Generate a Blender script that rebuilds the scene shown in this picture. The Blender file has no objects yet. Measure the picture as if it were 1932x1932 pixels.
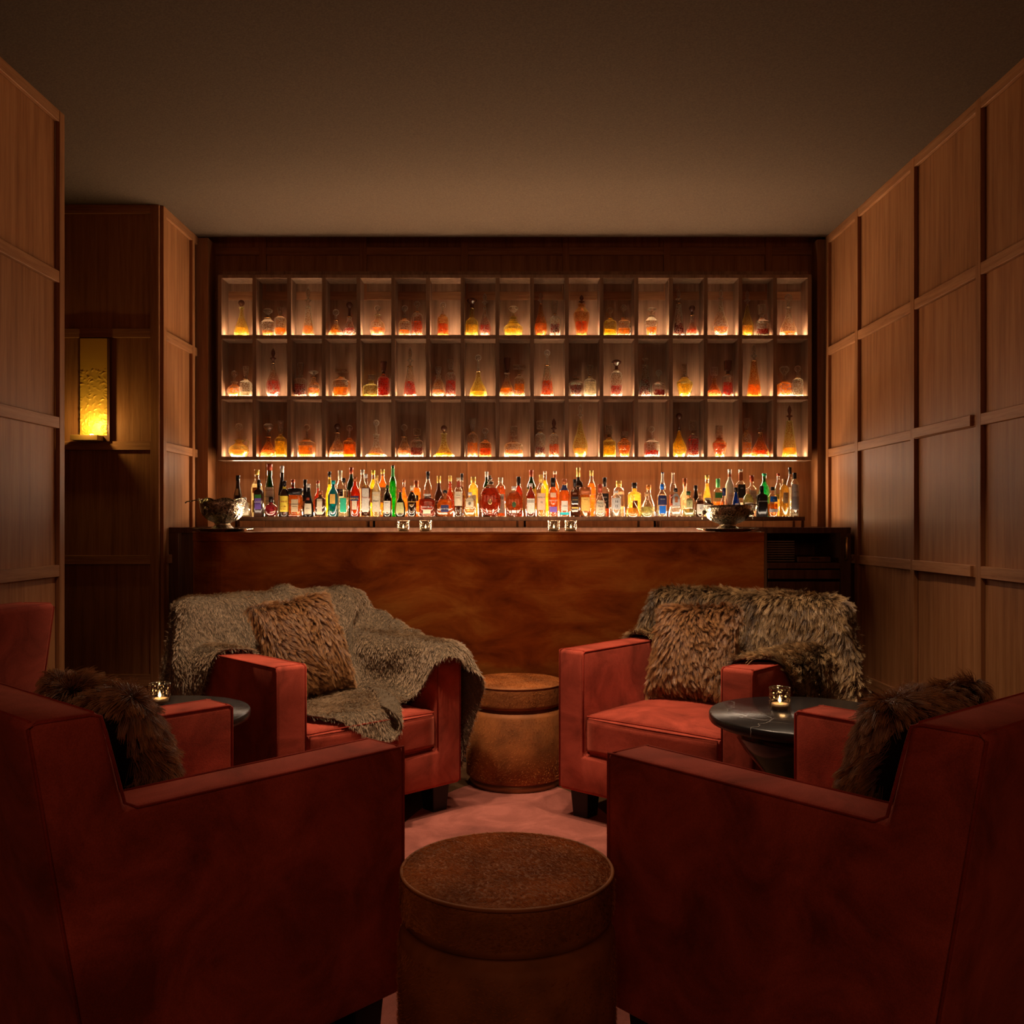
import bpy, bmesh, math, random
import numpy as np
from mathutils import Vector, Matrix
SC = bpy.context.scene
COL = SC.collection
random.seed(7)
PI = math.pi
# ---------------------------------------------------------------- camera, world, exposure, area and spot lights
F, EYE, CX, CY = 1784.0, 1.16, 963.0, 987.0
cam = bpy.data.cameras.new('camera'); camo = bpy.data.objects.new('camera', cam); COL.objects.link(camo)
cam.sensor_width = 36; cam.lens = 36 * F / 1932; cam.shift_x = (966 - CX) / 1932; cam.shift_y = (CY - 966) / 1932
cam.clip_start = .05; camo.location = (0, 0, EYE); camo.rotation_euler = (PI / 2, 0, 0); SC.camera = camo
W = bpy.data.worlds.new('world'); SC.world = W; W.use_nodes = True
W.node_tree.nodes['Background'].inputs[0].default_value = (1, .55, .32, 1)
W.node_tree.nodes['Background'].inputs[1].default_value = .012
SC.view_settings.view_transform = 'Standard'; SC.view_settings.look = 'None'; SC.view_settings.gamma = 1
SC.view_settings.exposure = 0; SC.view_settings.use_curve_mapping = False
SC.cycles.max_bounces = 9; SC.cycles.transparent_max_bounces = 20; SC.cycles.diffuse_bounces = 4
SC.cycles.glossy_bounces = 4; SC.cycles.transmission_bounces = 8
SC.cycles.caustics_reflective = False; SC.cycles.caustics_refractive = False; SC.cycles.sample_clamp_indirect = 4
SC.cycles.use_light_tree = True
WARM = (1, .70, .46)
def spot(name, loc, tgt, power, size, blend=.8, col=WARM, rad=.04):
    l = bpy.data.lights.new(name, 'SPOT'); l.energy = power; l.spot_size = math.radians(size); l.spot_blend = blend
    l.color = col; l.shadow_soft_size = rad
    o = bpy.data.objects.new(name, l); COL.objects.link(o); o.location = loc
    o.rotation_euler = (Vector(tgt) - Vector(loc)).to_track_quat('-Z', 'Y').to_euler(); return o
def area(name, loc, tgt, power, sx, sy, col=WARM, spread=180):
    l = bpy.data.lights.new(name, 'AREA'); l.energy = power; l.shape = 'RECTANGLE'; l.size = sx; l.size_y = sy; l.color = col
    l.spread = math.radians(spread)
    o = bpy.data.objects.new(name, l); COL.objects.link(o); o.location = loc
    o.rotation_euler = (Vector(tgt) - Vector(loc)).to_track_quat('-Z', 'Y').to_euler(); return o
# ceiling downlights over the seating group
spot('ceiling_downlight', (.0, 3.10, 2.72), (0, 2.98, 0), 112, 84, 1.0)
spot('ceiling_downlight', (-.58, 3.22, 2.72), (-.80, 3.68, .5), 210, 64, .9)
spot('ceiling_downlight', (.60, 3.20, 2.72), (.95, 3.64, .5), 180, 62, .9)
spot('ceiling_downlight', (-.42, 2.35, 2.72), (-.80, 2.52, .6), 42, 30, .9)
spot('ceiling_downlight', (.42, 2.30, 2.72), (.84, 2.45, .6), 42, 30, .9)
spot('bar_downlight', (.10, 3.85, 2.72), (.10, 4.6, .50), 75, 62, 1.0)
# soft light of the rest of the lounge behind the camera
area('lounge_light', (0, -1.6, 2.3), (0, 2.2, .3), 14, 2.5, .8, (1, .45, .25))
# fill light added in the gap behind the bar to brighten the side walls
area('bar_fill_light', (-.1, 4.84, 1.10), (-.1, 3.94, 1.53), 22, 2.5, .03, (1, .66, .38))
# led line under the front edge of the display shelf, washing the bottles and the side walls
area('shelf_led_line', (.025, 5.36, 1.510), (.025, 4.9, 1.10), 22, 3.2, .10, (1, .77, .55))
# riser led line on the stand behind the bottles: lights the boards, the shelf's underside and the side walls over the counter
area('bottle_fill_light', (-.1, 4.77, 1.09), (-.1, 5.2, 1.19), 5, 2.4, .03, (1, .80, .60))  # added fill that brightens the bottle labels from behind the bar
area('riser_led_line', (.05, 5.315, 1.203), (.05, 4.50, 1.75), 44, 2.95, .02, (1, .69, .41))

# ---------------------------------------------------------------- helpers
def link(name, me, mat=None, parent=None, smooth=False):
    if mat is not None: me.materials.append(mat)
    if smooth:
        for p in me.polygons: p.use_smooth = True
    o = bpy.data.objects.new(name, me); COL.objects.link(o)
    if parent is not None: o.parent = parent
    return o
def bmo(name, bm, mat=None, parent=None, smooth=False):
    me = bpy.data.meshes.new(name); bm.to_mesh(me); bm.free(); return link(name, me, mat, parent, smooth)
def tag(o, label=None, cat=None, group=None, kind=None):
    if label: o['label'] = label
    if cat: o['category'] = cat
    if group: o['group'] = group
    if kind: o['kind'] = kind
    return o
def thing(name, label, cat, loc=(0, 0, 0), rz=0, group=None, parent=None):
    o = bpy.data.objects.new(name, None); COL.objects.link(o); o.location = loc; o.rotation_euler = (0, 0, rz)
    o.empty_display_size = .1
    return tag(o, label, cat, group)
def addbox(bm, x0, x1, y0, y1, z0, z1, bev=0, seg=2):
    if x0 > x1: x0, x1 = x1, x0
    if y0 > y1: y0, y1 = y1, y0
    r = bmesh.ops.create_cube(bm, size=1, matrix=Matrix.Translation(((x0 + x1) / 2, (y0 + y1) / 2, (z0 + z1) / 2)) @ Matrix.Diagonal((x1 - x0, y1 - y0, z1 - z0, 1)))
    if bev:
        es = list({e for v in r['verts'] for e in v.link_edges})
        bmesh.ops.bevel(bm, geom=es, offset=bev, segments=seg, affect='EDGES', profile=.5)
def box(name, x0, x1, y0, y1, z0, z1, mat, parent=None, bev=0, seg=2):
    bm = bmesh.new(); addbox(bm, x0, x1, y0, y1, z0, z1, bev, seg)
    return bmo(name, bm, mat, parent)
def lathe_bm(bm, prof, n=24, sq=0.0, cut=0.0, cutn=0, twist=0.0, sy=1.0, cx=0, cy=0, z0=0):
    """prof: (r, z) list from the bottom to the top; sq 0 round .. 1 square; cut: relief of cutn flutes"""
    rings = []
    for k, (r, z) in enumerate(prof):
        ring = []
        for i in range(n):
            a = 2 * PI * i / n
            rr = r
            if sq > 0:
                p = 2 + sq * 8
                rr = r / ((abs(math.cos(a)) ** p + abs(math.sin(a)) ** p) ** (1 / p))
            if cut and r > .004:
                rr *= 1 + cut * (1 if (i * cutn // n + (k if twist else 0)) % 2 == 0 else -1)
            ring.append(bm.verts.new((cx + rr * math.cos(a), cy + rr * sy * math.sin(a), z0 + z)))
        rings.append(ring)
    for a, b in zip(rings[:-1], rings[1:]):
        for i in range(n): bm.faces.new((a[i], a[(i + 1) % n], b[(i + 1) % n], b[i]))
    bm.faces.new(rings[0][::-1]); bm.faces.new(rings[-1])
def lathe(name, prof, mat, parent=None, n=24, smooth=True, **k):
    bm = bmesh.new(); lathe_bm(bm, prof, n, **k); o = bmo(name, bm, mat, parent, smooth)
    return o
def tube_bm(bm, pts, r, n=6, closed=False):
    pts = [Vector(p) for p in pts]; m = len(pts); rings = []; up = Vector((0, 0, 1))
    nrm = None
    for i, p in enumerate(pts):
        a = pts[(i - 1) % m] if (closed or i > 0) else p; b = pts[(i + 1) % m] if (closed or i < m - 1) else p
        t = (b - a).normalized()
        if nrm is None:
            nrm = t.cross(up if abs(t.z) < .9 else Vector((1, 0, 0))).normalized()
        nrm = (nrm - t * nrm.dot(t)).normalized(); bi = t.cross(nrm)
        rr = r[i] if isinstance(r, (list, tuple)) else r
        rings.append([bm.verts.new(p + (nrm * math.cos(2 * PI * k / n) + bi * math.sin(2 * PI * k / n)) * rr) for k in range(n)])
    for i in range(m if closed else m - 1):
        a, b = rings[i], rings[(i + 1) % m]
        for k in range(n): bm.faces.new((a[k], a[(k + 1) % n], b[(k + 1) % n], b[k]))
    if not closed: bm.faces.new(rings[0][::-1]); bm.faces.new(rings[-1])
def tube(name, pts, r, mat, parent=None, n=6, closed=False):
    bm = bmesh.new(); tube_bm(bm, pts, r, n, closed); return bmo(name, bm, mat, parent, True)
def pix(px, py, y): return ((px - CX) * y / F, y, EYE + (CY - py) * y / F)

# ---------------------------------------------------------------- materials
def mat(name):
    m = bpy.data.materials.new(name); m.use_nodes = True; nt = m.node_tree
    return m, nt, nt.nodes['Principled BSDF']
def N(nt, t, **k):
    n = nt.nodes.new(t)
    for a, b in k.items():
        if a == 'ins':
            for i, v in b.items(): n.inputs[i].default_value = v
        else: setattr(n, a, b)
    return n
def ramp(nt, stops, interp='LINEAR'):
    r = nt.nodes.new('ShaderNodeValToRGB'); r.color_ramp.interpolation = interp
    el = r.color_ramp.elements
    while len(el) < len(stops): el.new(.5)
    for e, (p, c) in zip(el, stops): e.position = p; e.color = (*c, 1)
    return r
def bump(nt, b, h, strength, dist=.01):
    n = N(nt, 'ShaderNodeBump', ins={'Strength': strength, 'Distance': dist}); nt.links.new(h, n.inputs['Height']); nt.links.new(n.outputs[0], b.inputs['Normal'])
def wood(name, c0, c1, c2, sc=(34, 34, 1.7), rough=.55, coat=.0, spec=.16):
    m, nt, b = mat(name); L = nt.links.new
    tc = N(nt, 'ShaderNodeTexCoord'); oi = N(nt, 'ShaderNodeObjectInfo')
    mul = N(nt, 'ShaderNodeVectorMath', operation='SCALE', ins={'Scale': 7.0})
    comb = N(nt, 'ShaderNodeCombineXYZ'); L(oi.outputs['Random'], comb.inputs[0]); L(oi.outputs['Random'], comb.inputs[2]); L(oi.outputs['Random'], comb.inputs[1])
    L(comb.outputs[0], mul.inputs[0])
    add = N(nt, 'ShaderNodeVectorMath', operation='ADD'); L(tc.outputs['Object'], add.inputs[0]); L(mul.outputs[0], add.inputs[1])
    mp = N(nt, 'ShaderNodeMapping', ins={'Scale': sc}); L(add.outputs[0], mp.inputs[0])
    n1 = N(nt, 'ShaderNodeTexNoise', ins={'Scale': 1.0, 'Detail': 5, 'Roughness': .62, 'Distortion': .25}); L(mp.outputs[0], n1.inputs[0])
    mp2 = N(nt, 'ShaderNodeMapping', ins={'Scale': tuple(s * 5 for s in sc)}); L(add.outputs[0], mp2.inputs[0])
    n2 = N(nt, 'ShaderNodeTexNoise', ins={'Scale': 1.0, 'Detail': 4, 'Roughness': .6}); L(mp2.outputs[0], n2.inputs[0])
    mx = N(nt, 'ShaderNodeMath', operation='MULTIPLY_ADD', ins={1: .42}); L(n2.outputs[0], mx.inputs[0]); L(n1.outputs[0], mx.inputs[2])
    r = ramp(nt, [(.44, c0), (.68, c1), (.92, c2)]); L(mx.outputs[0], r.inputs[0])
    hsv = N(nt, 'ShaderNodeHueSaturation'); L(r.outputs[0], hsv.inputs['Color'])
    v = N(nt, 'ShaderNodeMapRange', ins={3: .88, 4: 1.12}); L(oi.outputs['Random'], v.inputs[0]); L(v.outputs[0], hsv.inputs['Value'])
    L(hsv.outputs[0], b.inputs['Base Color'])
    b.inputs['Roughness'].default_value = rough; b.inputs['Specular IOR Level'].default_value = spec
    bump(nt, b, mx.outputs[0], .25, .004)
    return m
WOOD = wood('stained oak, upright grain', (.165, .064, .024), (.26, .108, .041), (.335, .150, .062))
WOODX = wood('stained oak, level grain', (.175, .070, .029), (.275, .120, .050), (.35, .165, .074), sc=(3, 3, 60))
WOODD = wood('dark oak cabinet', (.050, .020, .009), (.095, .040, .018), (.14, .062, .03), rough=.35)
WOODS = wood('oak of the display shelf', (.115, .060, .034), (.20, .110, .064), (.26, .150, .091))
def plain(name, c, rough=.5, metal=0, spec=.5, noise=0, nsc=20, sheen=0):
    m, nt, b = mat(name); b.inputs['Base Color'].default_value = (*c, 1); b.inputs['Roughness'].default_value = rough
    b.inputs['Metallic'].default_value = metal; b.inputs['Specular IOR Level'].default_value = spec
    tc = N(nt, 'ShaderNodeTexCoord'); n = N(nt, 'ShaderNodeTexNoise', ins={'Scale': nsc, 'Detail': 3}); nt.links.new(tc.outputs['Object'], n.inputs[0])
    r = ramp(nt, [(.3, tuple(x * (1 - noise) for x in c)), (.7, tuple(min(1, x * (1 + noise)) for x in c))]); nt.links.new(n.outputs[0], r.inputs[0])
    nt.links.new(r.outputs[0], b.inputs['Base Color'])
    return m
def velvet(name, c, dark=.55, sheen=.5):
    m, nt, b = mat(name); L = nt.links.new
    tc = N(nt, 'ShaderNodeTexCoord')
    n = N(nt, 'ShaderNodeTexNoise', ins={'Scale': 5.5, 'Detail': 6, 'Roughness': .62, 'Distortion': .8}); L(tc.outputs['Object'], n.inputs[0])
    n2 = N(nt, 'ShaderNodeTexNoise', ins={'Scale': 420, 'Detail': 2}); L(tc.outputs['Object'], n2.inputs[0])
    r = ramp(nt, [(.3, tuple(x * dark for x in c)), (.5, c), (.72, tuple(min(1, x * 1.45 + .006) for x in c))]); L(n.outputs[0], r.inputs[0])
    mx = N(nt, 'ShaderNodeMixRGB', blend_type='MULTIPLY', ins={0: .5}); L(r.outputs[0], mx.inputs[1])
    r2 = ramp(nt, [(.3, (.6, .6, .6)), (.7, (1.25, 1.25, 1.25))]); L(n2.outputs[0], r2.inputs[0]); L(r2.outputs[0], mx.inputs[2])
    L(mx.outputs[0], b.inputs['Base Color']); b.inputs['Roughness'].default_value = .85; b.inputs['Specular IOR Level'].default_value = .15
    b.inputs['Sheen Weight'].default_value = sheen; b.inputs['Sheen Roughness'].default_value = .35; b.inputs['Sheen Tint'].default_value = (1, .26, .16, 1)
    bump(nt, b, n2.outputs[0], .3, .0015)
    return m
VELVET = velvet('rust red velvet', (.35, .056, .032), .52, .35)
PIPING = velvet('rust red piping', (.26, .028, .014), .7, .3)
BLACKLEG = plain('black stained wood', (.008, .006, .005), .4, spec=.3)
def ceilmat():
    m, nt, b = mat('dark stippled plaster'); L = nt.links.new
    tc = N(nt, 'ShaderNodeTexCoord'); n = N(nt, 'ShaderNodeTexNoise', ins={'Scale': 160, 'Detail': 3}); L(tc.outputs['Object'], n.inputs[0])
    r = ramp(nt, [(.3, (.070, .047, .032)), (.7, (.098, .067, .046))]); L(n.outputs[0], r.inputs[0]); L(r.outputs[0], b.inputs['Base Color'])
    b.inputs['Roughness'].default_value = .95; b.inputs['Specular IOR Level'].default_value = .1; bump(nt, b, n.outputs[0], .4, .003); return m
CEIL = ceilmat()
def coppermat():
    m, nt, b = mat('aged copper sheet'); L = nt.links.new
    tc = N(nt, 'ShaderNodeTexCoord'); mp = N(nt, 'ShaderNodeMapping', ins={'Scale': (2.0, 2.0, 5.0)}); L(tc.outputs['Object'], mp.inputs[0])
    n = N(nt, 'ShaderNodeTexNoise', ins={'Scale': 1.5, 'Detail': 7, 'Roughness': .6, 'Distortion': .6}); L(mp.outputs[0], n.inputs[0])
    r = ramp(nt, [(.30, (.20, .038, .007)), (.5, (.50, .125, .018)), (.72, (.82, .32, .06))]); L(n.outputs[0], r.inputs[0]); L(r.outputs[0], b.inputs['Base Color'])
    b.inputs['Metallic'].default_value = .85
    mr = N(nt, 'ShaderNodeMapRange', ins={1: .3, 2: .7, 3: .48, 4: .34}); L(n.outputs[0], mr.inputs[0]); L(mr.outputs[0], b.inputs['Roughness'])
    mp2 = N(nt, 'ShaderNodeMapping', ins={'Scale': (6, 6, 260)}); L(tc.outputs['Object'], mp2.inputs[0])
    n2 = N(nt, 'ShaderNodeTexNoise', ins={'Scale': 1, 'Detail': 2}); L(mp2.outputs[0], n2.inputs[0]); bump(nt, b, n2.outputs[0], .12, .002)
    return m
COPPER = coppermat()
def emis(name, c, s):
    m, nt, b = mat(name); nt.nodes.remove(b); e = N(nt, 'ShaderNodeEmission', ins={0: (*c, 1), 1: s}); nt.links.new(e.outputs[0], nt.nodes['Material Output'].inputs[0]); return m
LED = emis('warm led strip', (1, .72, .46), 140)
LEDR = emis('dim warm led strip', (1, .79, .57), 12)
LEDB = emis('warm led strip under the bottles', (1, .78, .56), 11)
GLOWLAMP = emis('sconce lamp', (1, .55, .10), 90)
FLAME = emis('candle flame', (1, .60, .24), 12)
SLOT = plain('black slot', (.01, .006, .004), .8)
def glassmat(name, tint=(1, 1, 1), rough=.04, bumps=0, bsc=120, refl=1.0):
    m, nt, b = mat(name); nt.nodes.remove(b); L = nt.links.new
    t = N(nt, 'ShaderNodeBsdfTransparent', ins={0: (*tint, 1)}); g = N(nt, 'ShaderNodeBsdfGlossy', ins={0: (1, .95, .88, 1), 1: rough})
    fr = N(nt, 'ShaderNodeLayerWeight', ins={0: .42}); mr = N(nt, 'ShaderNodeMapRange', ins={1: 0, 2: 1, 3: .05 * refl, 4: .75 * refl}); L(fr.outputs['Facing'], mr.inputs[0])
    mx = N(nt, 'ShaderNodeMixShader'); L(mr.outputs[0], mx.inputs[0]); L(t.outputs[0], mx.inputs[1]); L(g.outputs[0], mx.inputs[2])
    L(mx.outputs[0], nt.nodes['Material Output'].inputs[0])
    if bumps:
        tc = N(nt, 'ShaderNodeTexCoord'); v = N(nt, 'ShaderNodeTexVoronoi', ins={'Scale': bsc}); L(tc.outputs['Object'], v.inputs['Vector'])
        bp = N(nt, 'ShaderNodeBump', ins={'Strength': bumps, 'Distance': .003}); L(v.outputs[0], bp.inputs['Height'])
        L(bp.outputs[0], g.inputs['Normal']); L(bp.outputs[0], fr.inputs['Normal'])
    return m
def crystal(name, tint, lines=.5, base=.06, sc=80):
    """cut crystal: clear body, bright polished cuts that catch light"""
    m, nt, b = mat(name); nt.nodes.remove(b); L = nt.links.new
    tc = N(nt, 'ShaderNodeTexCoord'); v = N(nt, 'ShaderNodeTexVoronoi', feature='DISTANCE_TO_EDGE', ins={'Scale': sc, 'Randomness': .85}); L(tc.outputs['Object'], v.inputs['Vector'])
    mr = N(nt, 'ShaderNodeMapRange', ins={1: .03, 2: .11, 3: lines, 4: base}); L(v.outputs[0], mr.inputs[0])
    lw = N(nt, 'ShaderNodeLayerWeight', ins={0: .5}); ad = N(nt, 'ShaderNodeMath', operation='MAXIMUM'); L(mr.outputs[0], ad.inputs[0]); L(lw.outputs['Facing'], ad.inputs[1])
    bp = N(nt, 'ShaderNodeBump', ins={'Strength': .8, 'Distance': .003}); L(v.outputs[0], bp.inputs['Height'])
    t = N(nt, 'ShaderNodeBsdfTransparent', ins={0: (*tint, 1)}); g = N(nt, 'ShaderNodeBsdfGlossy', ins={0: (1, .95, .86, 1), 1: .08}); L(bp.outputs[0], g.inputs['Normal'])
    tl = N(nt, 'ShaderNodeBsdfTranslucent', ins={0: (*[x * .95 for x in tint], 1)}); m1 = N(nt, 'ShaderNodeMixShader', ins={0: .72}); L(g.outputs[0], m1.inputs[1]); L(tl.outputs[0], m1.inputs[2])
    mx = N(nt, 'ShaderNodeMixShader'); L(ad.outputs[0], mx.inputs[0]); L(t.outputs[0], mx.inputs[1]); L(m1.outputs[0], mx.inputs[2]); L(mx.outputs[0], nt.nodes['Material Output'].inputs[0])
    return m
def liquid(name, c, dens=.55):
    """thin walled coloured drink: lets light from below through, scatters some of it"""
    m, nt, b = mat(name); nt.nodes.remove(b); L = nt.links.new
    tr = N(nt, 'ShaderNodeBsdfTransparent', ins={0: (*[min(1, x ** .6) for x in c], 1)}); tl = N(nt, 'ShaderNodeBsdfTranslucent', ins={0: (*c, 1)})
    df = N(nt, 'ShaderNodeBsdfDiffuse', ins={0: (*c, 1)}); gl = N(nt, 'ShaderNodeBsdfGlossy', ins={0: (1, .9, .8, 1), 1: .08})
    tc = N(nt, 'ShaderNodeTexCoord'); v = N(nt, 'ShaderNodeTexNoise', ins={'Scale': 38, 'Detail': 1}); L(tc.outputs['Object'], v.inputs[0])
    a = N(nt, 'ShaderNodeMixShader', ins={0: .35}); L(tl.outputs[0], a.inputs[1]); L(df.outputs[0], a.inputs[2])
    mr = N(nt, 'ShaderNodeMapRange', ins={1: .35, 2: .65, 3: max(0, dens - .3), 4: min(1, dens + .3)}); L(v.outputs[0], mr.inputs[0])
    bb = N(nt, 'ShaderNodeMixShader'); L(mr.outputs[0], bb.inputs[0]); L(tr.outputs[0], bb.inputs[1]); L(a.outputs[0], bb.inputs[2])
    cc = N(nt, 'ShaderNodeMixShader', ins={0: .06}); L(bb.outputs[0], cc.inputs[1]); L(gl.outputs[0], cc.inputs[2]); L(cc.outputs[0], nt.nodes['Material Output'].inputs[0])
    return m
def furmat(name, root, mid, tip, patch=None, rough=.34, spec=.6):
    m, nt, b = mat(name); L = nt.links.new
    hi = N(nt, 'ShaderNodeHairInfo'); r = ramp(nt, [(0, root), (.5, mid), (1, tip)]); L(hi.outputs['Intercept'], r.inputs[0])
    col = r.outputs[0]
    if patch:
        tc = N(nt, 'ShaderNodeTexCoord'); mp = N(nt, 'ShaderNodeMapping', ins={'Scale': patch[1]}); L(tc.outputs['Object'], mp.inputs[0])
        n = N(nt, 'ShaderNodeTexNoise', ins={'Scale': 1, 'Detail': 3}); L(mp.outputs[0], n.inputs[0])
        rr = ramp(nt, [(.38, patch[0]), (.62, (1.2, 1.2, 1.2))]); L(n.outputs[0], rr.inputs[0])
        mx = N(nt, 'ShaderNodeMixRGB', blend_type='MULTIPLY', ins={0: 1}); L(col, mx.inputs[1]); L(rr.outputs[0], mx.inputs[2]); col = mx.outputs[0]
    hv = N(nt, 'ShaderNodeHueSaturation'); L(col, hv.inputs['Color']); mr = N(nt, 'ShaderNodeMapRange', ins={3: .6, 4: 1.4}); L(hi.outputs['Random'], mr.inputs[0]); L(mr.outputs[0], hv.inputs['Value'])
    L(hv.outputs[0], b.inputs['Base Color']); b.inputs['Roughness'].default_value = rough; b.inputs['Specular IOR Level'].default_value = spec
    return m

# ---------------------------------------------------------------- fur: combed hair strands grown on a mesh
def fur(name, parent, V, T, count, length, mt, lay=1.2, noise=.25, rad=.0006, clump=.010, pull=.55, keep=None, seed=3, comb=(0, 0, -1), pts=5, droop=.5):
    V = np.asarray(V, float); T = np.asarray(T, int); rng = np.random.default_rng(seed)
    a, b, c = V[T[:, 0]], V[T[:, 1]], V[T[:, 2]]; cr = np.cross(b - a, c - a); ar = np.linalg.norm(cr, axis=1) + 1e-12
    vn = np.zeros_like(V)
    for k in range(3): np.add.at(vn, T[:, k], cr)
    vn /= np.linalg.norm(vn, axis=1, keepdims=True) + 1e-12
    w = ar.copy()
    if keep is not None: w = w * keep((a + b + c) / 3, cr / ar[:, None])
    idx = rng.choice(len(T), count, p=w / w.sum()); u = rng.random((count, 2)); f = u.sum(1) > 1; u[f] = 1 - u[f]
    P = a[idx] + (b - a)[idx] * u[:, :1] + (c - a)[idx] * u[:, 1:]
    n = vn[T[idx, 0]] * (1 - u.sum(1))[:, None] + vn[T[idx, 1]] * u[:, :1] + vn[T[idx, 2]] * u[:, 1:]
    n /= np.linalg.norm(n, axis=1, keepdims=True) + 1e-12
    # clumping and swirl from a smooth random field
    fr = rng.normal(size=(6, 3)) * 22; ph = rng.random(6) * 6.3
    sw = np.stack([np.sin(P @ fr[0] + ph[0]) + .6 * np.sin(P @ fr[3] * 2.1 + ph[3]), np.sin(P @ fr[1] + ph[1]) + .6 * np.sin(P @ fr[4] * 2.1 + ph[4]), np.sin(P @ fr[2] + ph[2]) + .6 * np.sin(P @ fr[5] * 2.1 + ph[5])], 1)
    cb = np.array(comb, float) if np.ndim(comb) == 1 else comb[idx]
    g = cb + sw * noise; g = g - n * (g * n).sum(1)[:, None]; g /= np.linalg.norm(g, axis=1, keepdims=True) + .15
    L = length * (.65 + .5 * rng.random(count))[:, None]
    d = n + g * lay + rng.normal(size=(count, 3)) * noise * .55; d /= np.linalg.norm(d, axis=1, keepdims=True)
    out = np.zeros((count, pts, 3)); out[:, 0] = P - n * .001; dirn = d
    for k in range(1, pts):
        out[:, k] = out[:, k - 1] + dirn * L / (pts - 1)
        dirn = dirn + g * droop * .5 - n * droop * .22 + np.array([0, 0, -.12 * droop]); dirn /= np.linalg.norm(dirn, axis=1, keepdims=True)
    jit = P + sw * .004; key = np.floor(jit / clump).astype(np.int64); _, inv, cnt = np.unique(key, axis=0, return_inverse=True, return_counts=True); inv = inv.ravel()
    cen = np.zeros((len(cnt), pts, 3))
    for k in range(pts):
        for c in range(3): cen[:, k, c] = np.bincount(inv, out[:, k, c]) / cnt
    off = rng.normal(size=(len(cnt), 3)) * length * .16
    for k in range(1, pts):
        q = (k / (pts - 1)) ** 1.3; out[:, k] += (cen[inv, k] - out[:, k]) * pull * q + off[inv] * q
    hc = bpy.data.hair_curves.new(name); hc.add_curves([pts] * count)
    hc.position_data.foreach_set('vector', out.astype(np.float32).ravel())
    ra = hc.attributes.new('radius', 'FLOAT', 'POINT') if 'radius' not in hc.attributes else hc.attributes['radius']
    rr = np.tile(np.linspace(1, .25, pts) * rad, count).astype(np.float32); ra.data.foreach_set('value', rr)
    hc.materials.append(mt); o = bpy.data.objects.new(name, hc); COL.objects.link(o); o.parent = parent; o['kind'] = 'stuff'
    return o
def tris(o):
    me = o.data; me.calc_loop_triangles(); V = np.empty(len(me.vertices) * 3, np.float32); me.vertices.foreach_get('co', V)
    T = np.empty(len(me.loop_triangles) * 3, np.int32); me.loop_triangles.foreach_get('vertices', T); return V.reshape(-1, 3), T.reshape(-1, 3)
# ---------------------------------------------------------------- room shell
HC = 2.76
RX, LX, YB, YR = 1.78, -1.765, 5.44, 4.765
def struct(o, kind='structure'): o['kind'] = kind; return o
fl = box('floor', -3.7, 2.0, -2.6, 5.6, -.1, 0, plain('brown carpet', (.075, .036, .016), .95, spec=.1, noise=.55, nsc=300)); struct(fl)
bm = bmesh.new(); addbox(bm, -3.7, 2.0, -2.6, 5.286, HC, HC + .1)
struct(bmo('ceiling', bm, CEIL))
struct(box('trim_1', -3.7, 2.0, 5.286, 5.6, HC + .14, HC + .2, SLOT))
RAILH = [(2.716, 2.76), (2.092, 2.137), (1.527, 1.571), (.953, .998), (.34, .40)]
def run_y(wall, xf, sgn, stiles, y0, y1, panelx=.006, rails=RAILH, skip=None, stile_w=.04, prot=.018):
    """panelling along a side wall whose board faces lie at x = xf; sgn = the direction into the room"""
    ys = sorted(stiles); edges = []
    prev = y0
    for s in ys: edges.append((prev, s)); prev = s + stile_w
    edges.append((prev, y1))
    for s in ys: box('stile', xf, xf + sgn * prot, s, s + stile_w, .10, HC, WOOD, wall, .0015, 1)
    zb = [.10] + [z for lo, hi in reversed(rails) for z in (lo, hi)]
    for a, b in edges:
        if b - a < .03: continue
        for lo, hi in rails: box('rail', xf, xf + sgn * (prot - .001), a, b, lo, hi, WOODX, wall, .0015, 1)
        for k in range(0, len(zb) - 1, 2): box('panel', xf - sgn * .02, xf, a + .0008, b - .0008, zb[k], zb[k + 1], WOOD, wall)
def run_x(wall, yf, x0, x1, stiles, rails, z0=.10, z1=HC, stile_w=.043, prot=.018):
    ys = sorted(stiles); edges = []; prev = x0
    for s in ys: edges.append((prev, s)); prev = s + stile_w
    edges.append((prev, x1))
    for s in ys: box('stile', s, s + stile_w, yf - prot, yf, z0, z1, WOOD, wall, .0015, 1)
    zb = [z0] + [z for lo, hi in sorted(rails) for z in (lo, hi)] + ([z1] if max(r[1] for r in rails) < z1 - .02 else [])
    for a, b in edges:
        if b - a < .02: continue
        for lo, hi in rails: box('rail', a, b, yf - prot + .001, yf, lo, hi, WOODX, wall, .0015, 1)
        for k in range(0, len(zb) - 1, 2):
            if zb[k + 1] - zb[k] > .02: box('panel', a + .0008, b - .0008, yf, yf + .02, zb[k], zb[k + 1], WOOD, wall)
# right wall
wr = struct(box('wall_right', RX + .02, RX + .14, -2.6, 5.6, 0, HC + .2, WOODD))
run_y(wr, RX, -1, [5.245, 4.80, 4.128, 2.94, 2.33, 1.72, 1.11, .50, -.11, -.72, -1.33], -2.6, 5.286)
# the concealed door's leaf stands a little proud: stile at 3.544 and the two short rails that stop before it
box('stile', RX, RX - .018, 3.544, 3.584, .10, HC, WOOD, wr, .0015, 1)
dr = struct(box('door_1', RX - .004, RX - .0005, 3.60, 3.985, .11, 2.09, WOOD, wr, .001, 1)); del dr['kind']; dr.name = 'door_leaf'
for lo, hi in ((1.529, 1.572), (.955, .999)): box('rail', RX - .001, RX - .030, 3.60, 4.12, lo, hi, WOODX, wr, .002, 1)
struct(box('baseboard_right', RX, RX - .014, -2.6, 5.4, 0, .10, WOODX))
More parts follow.
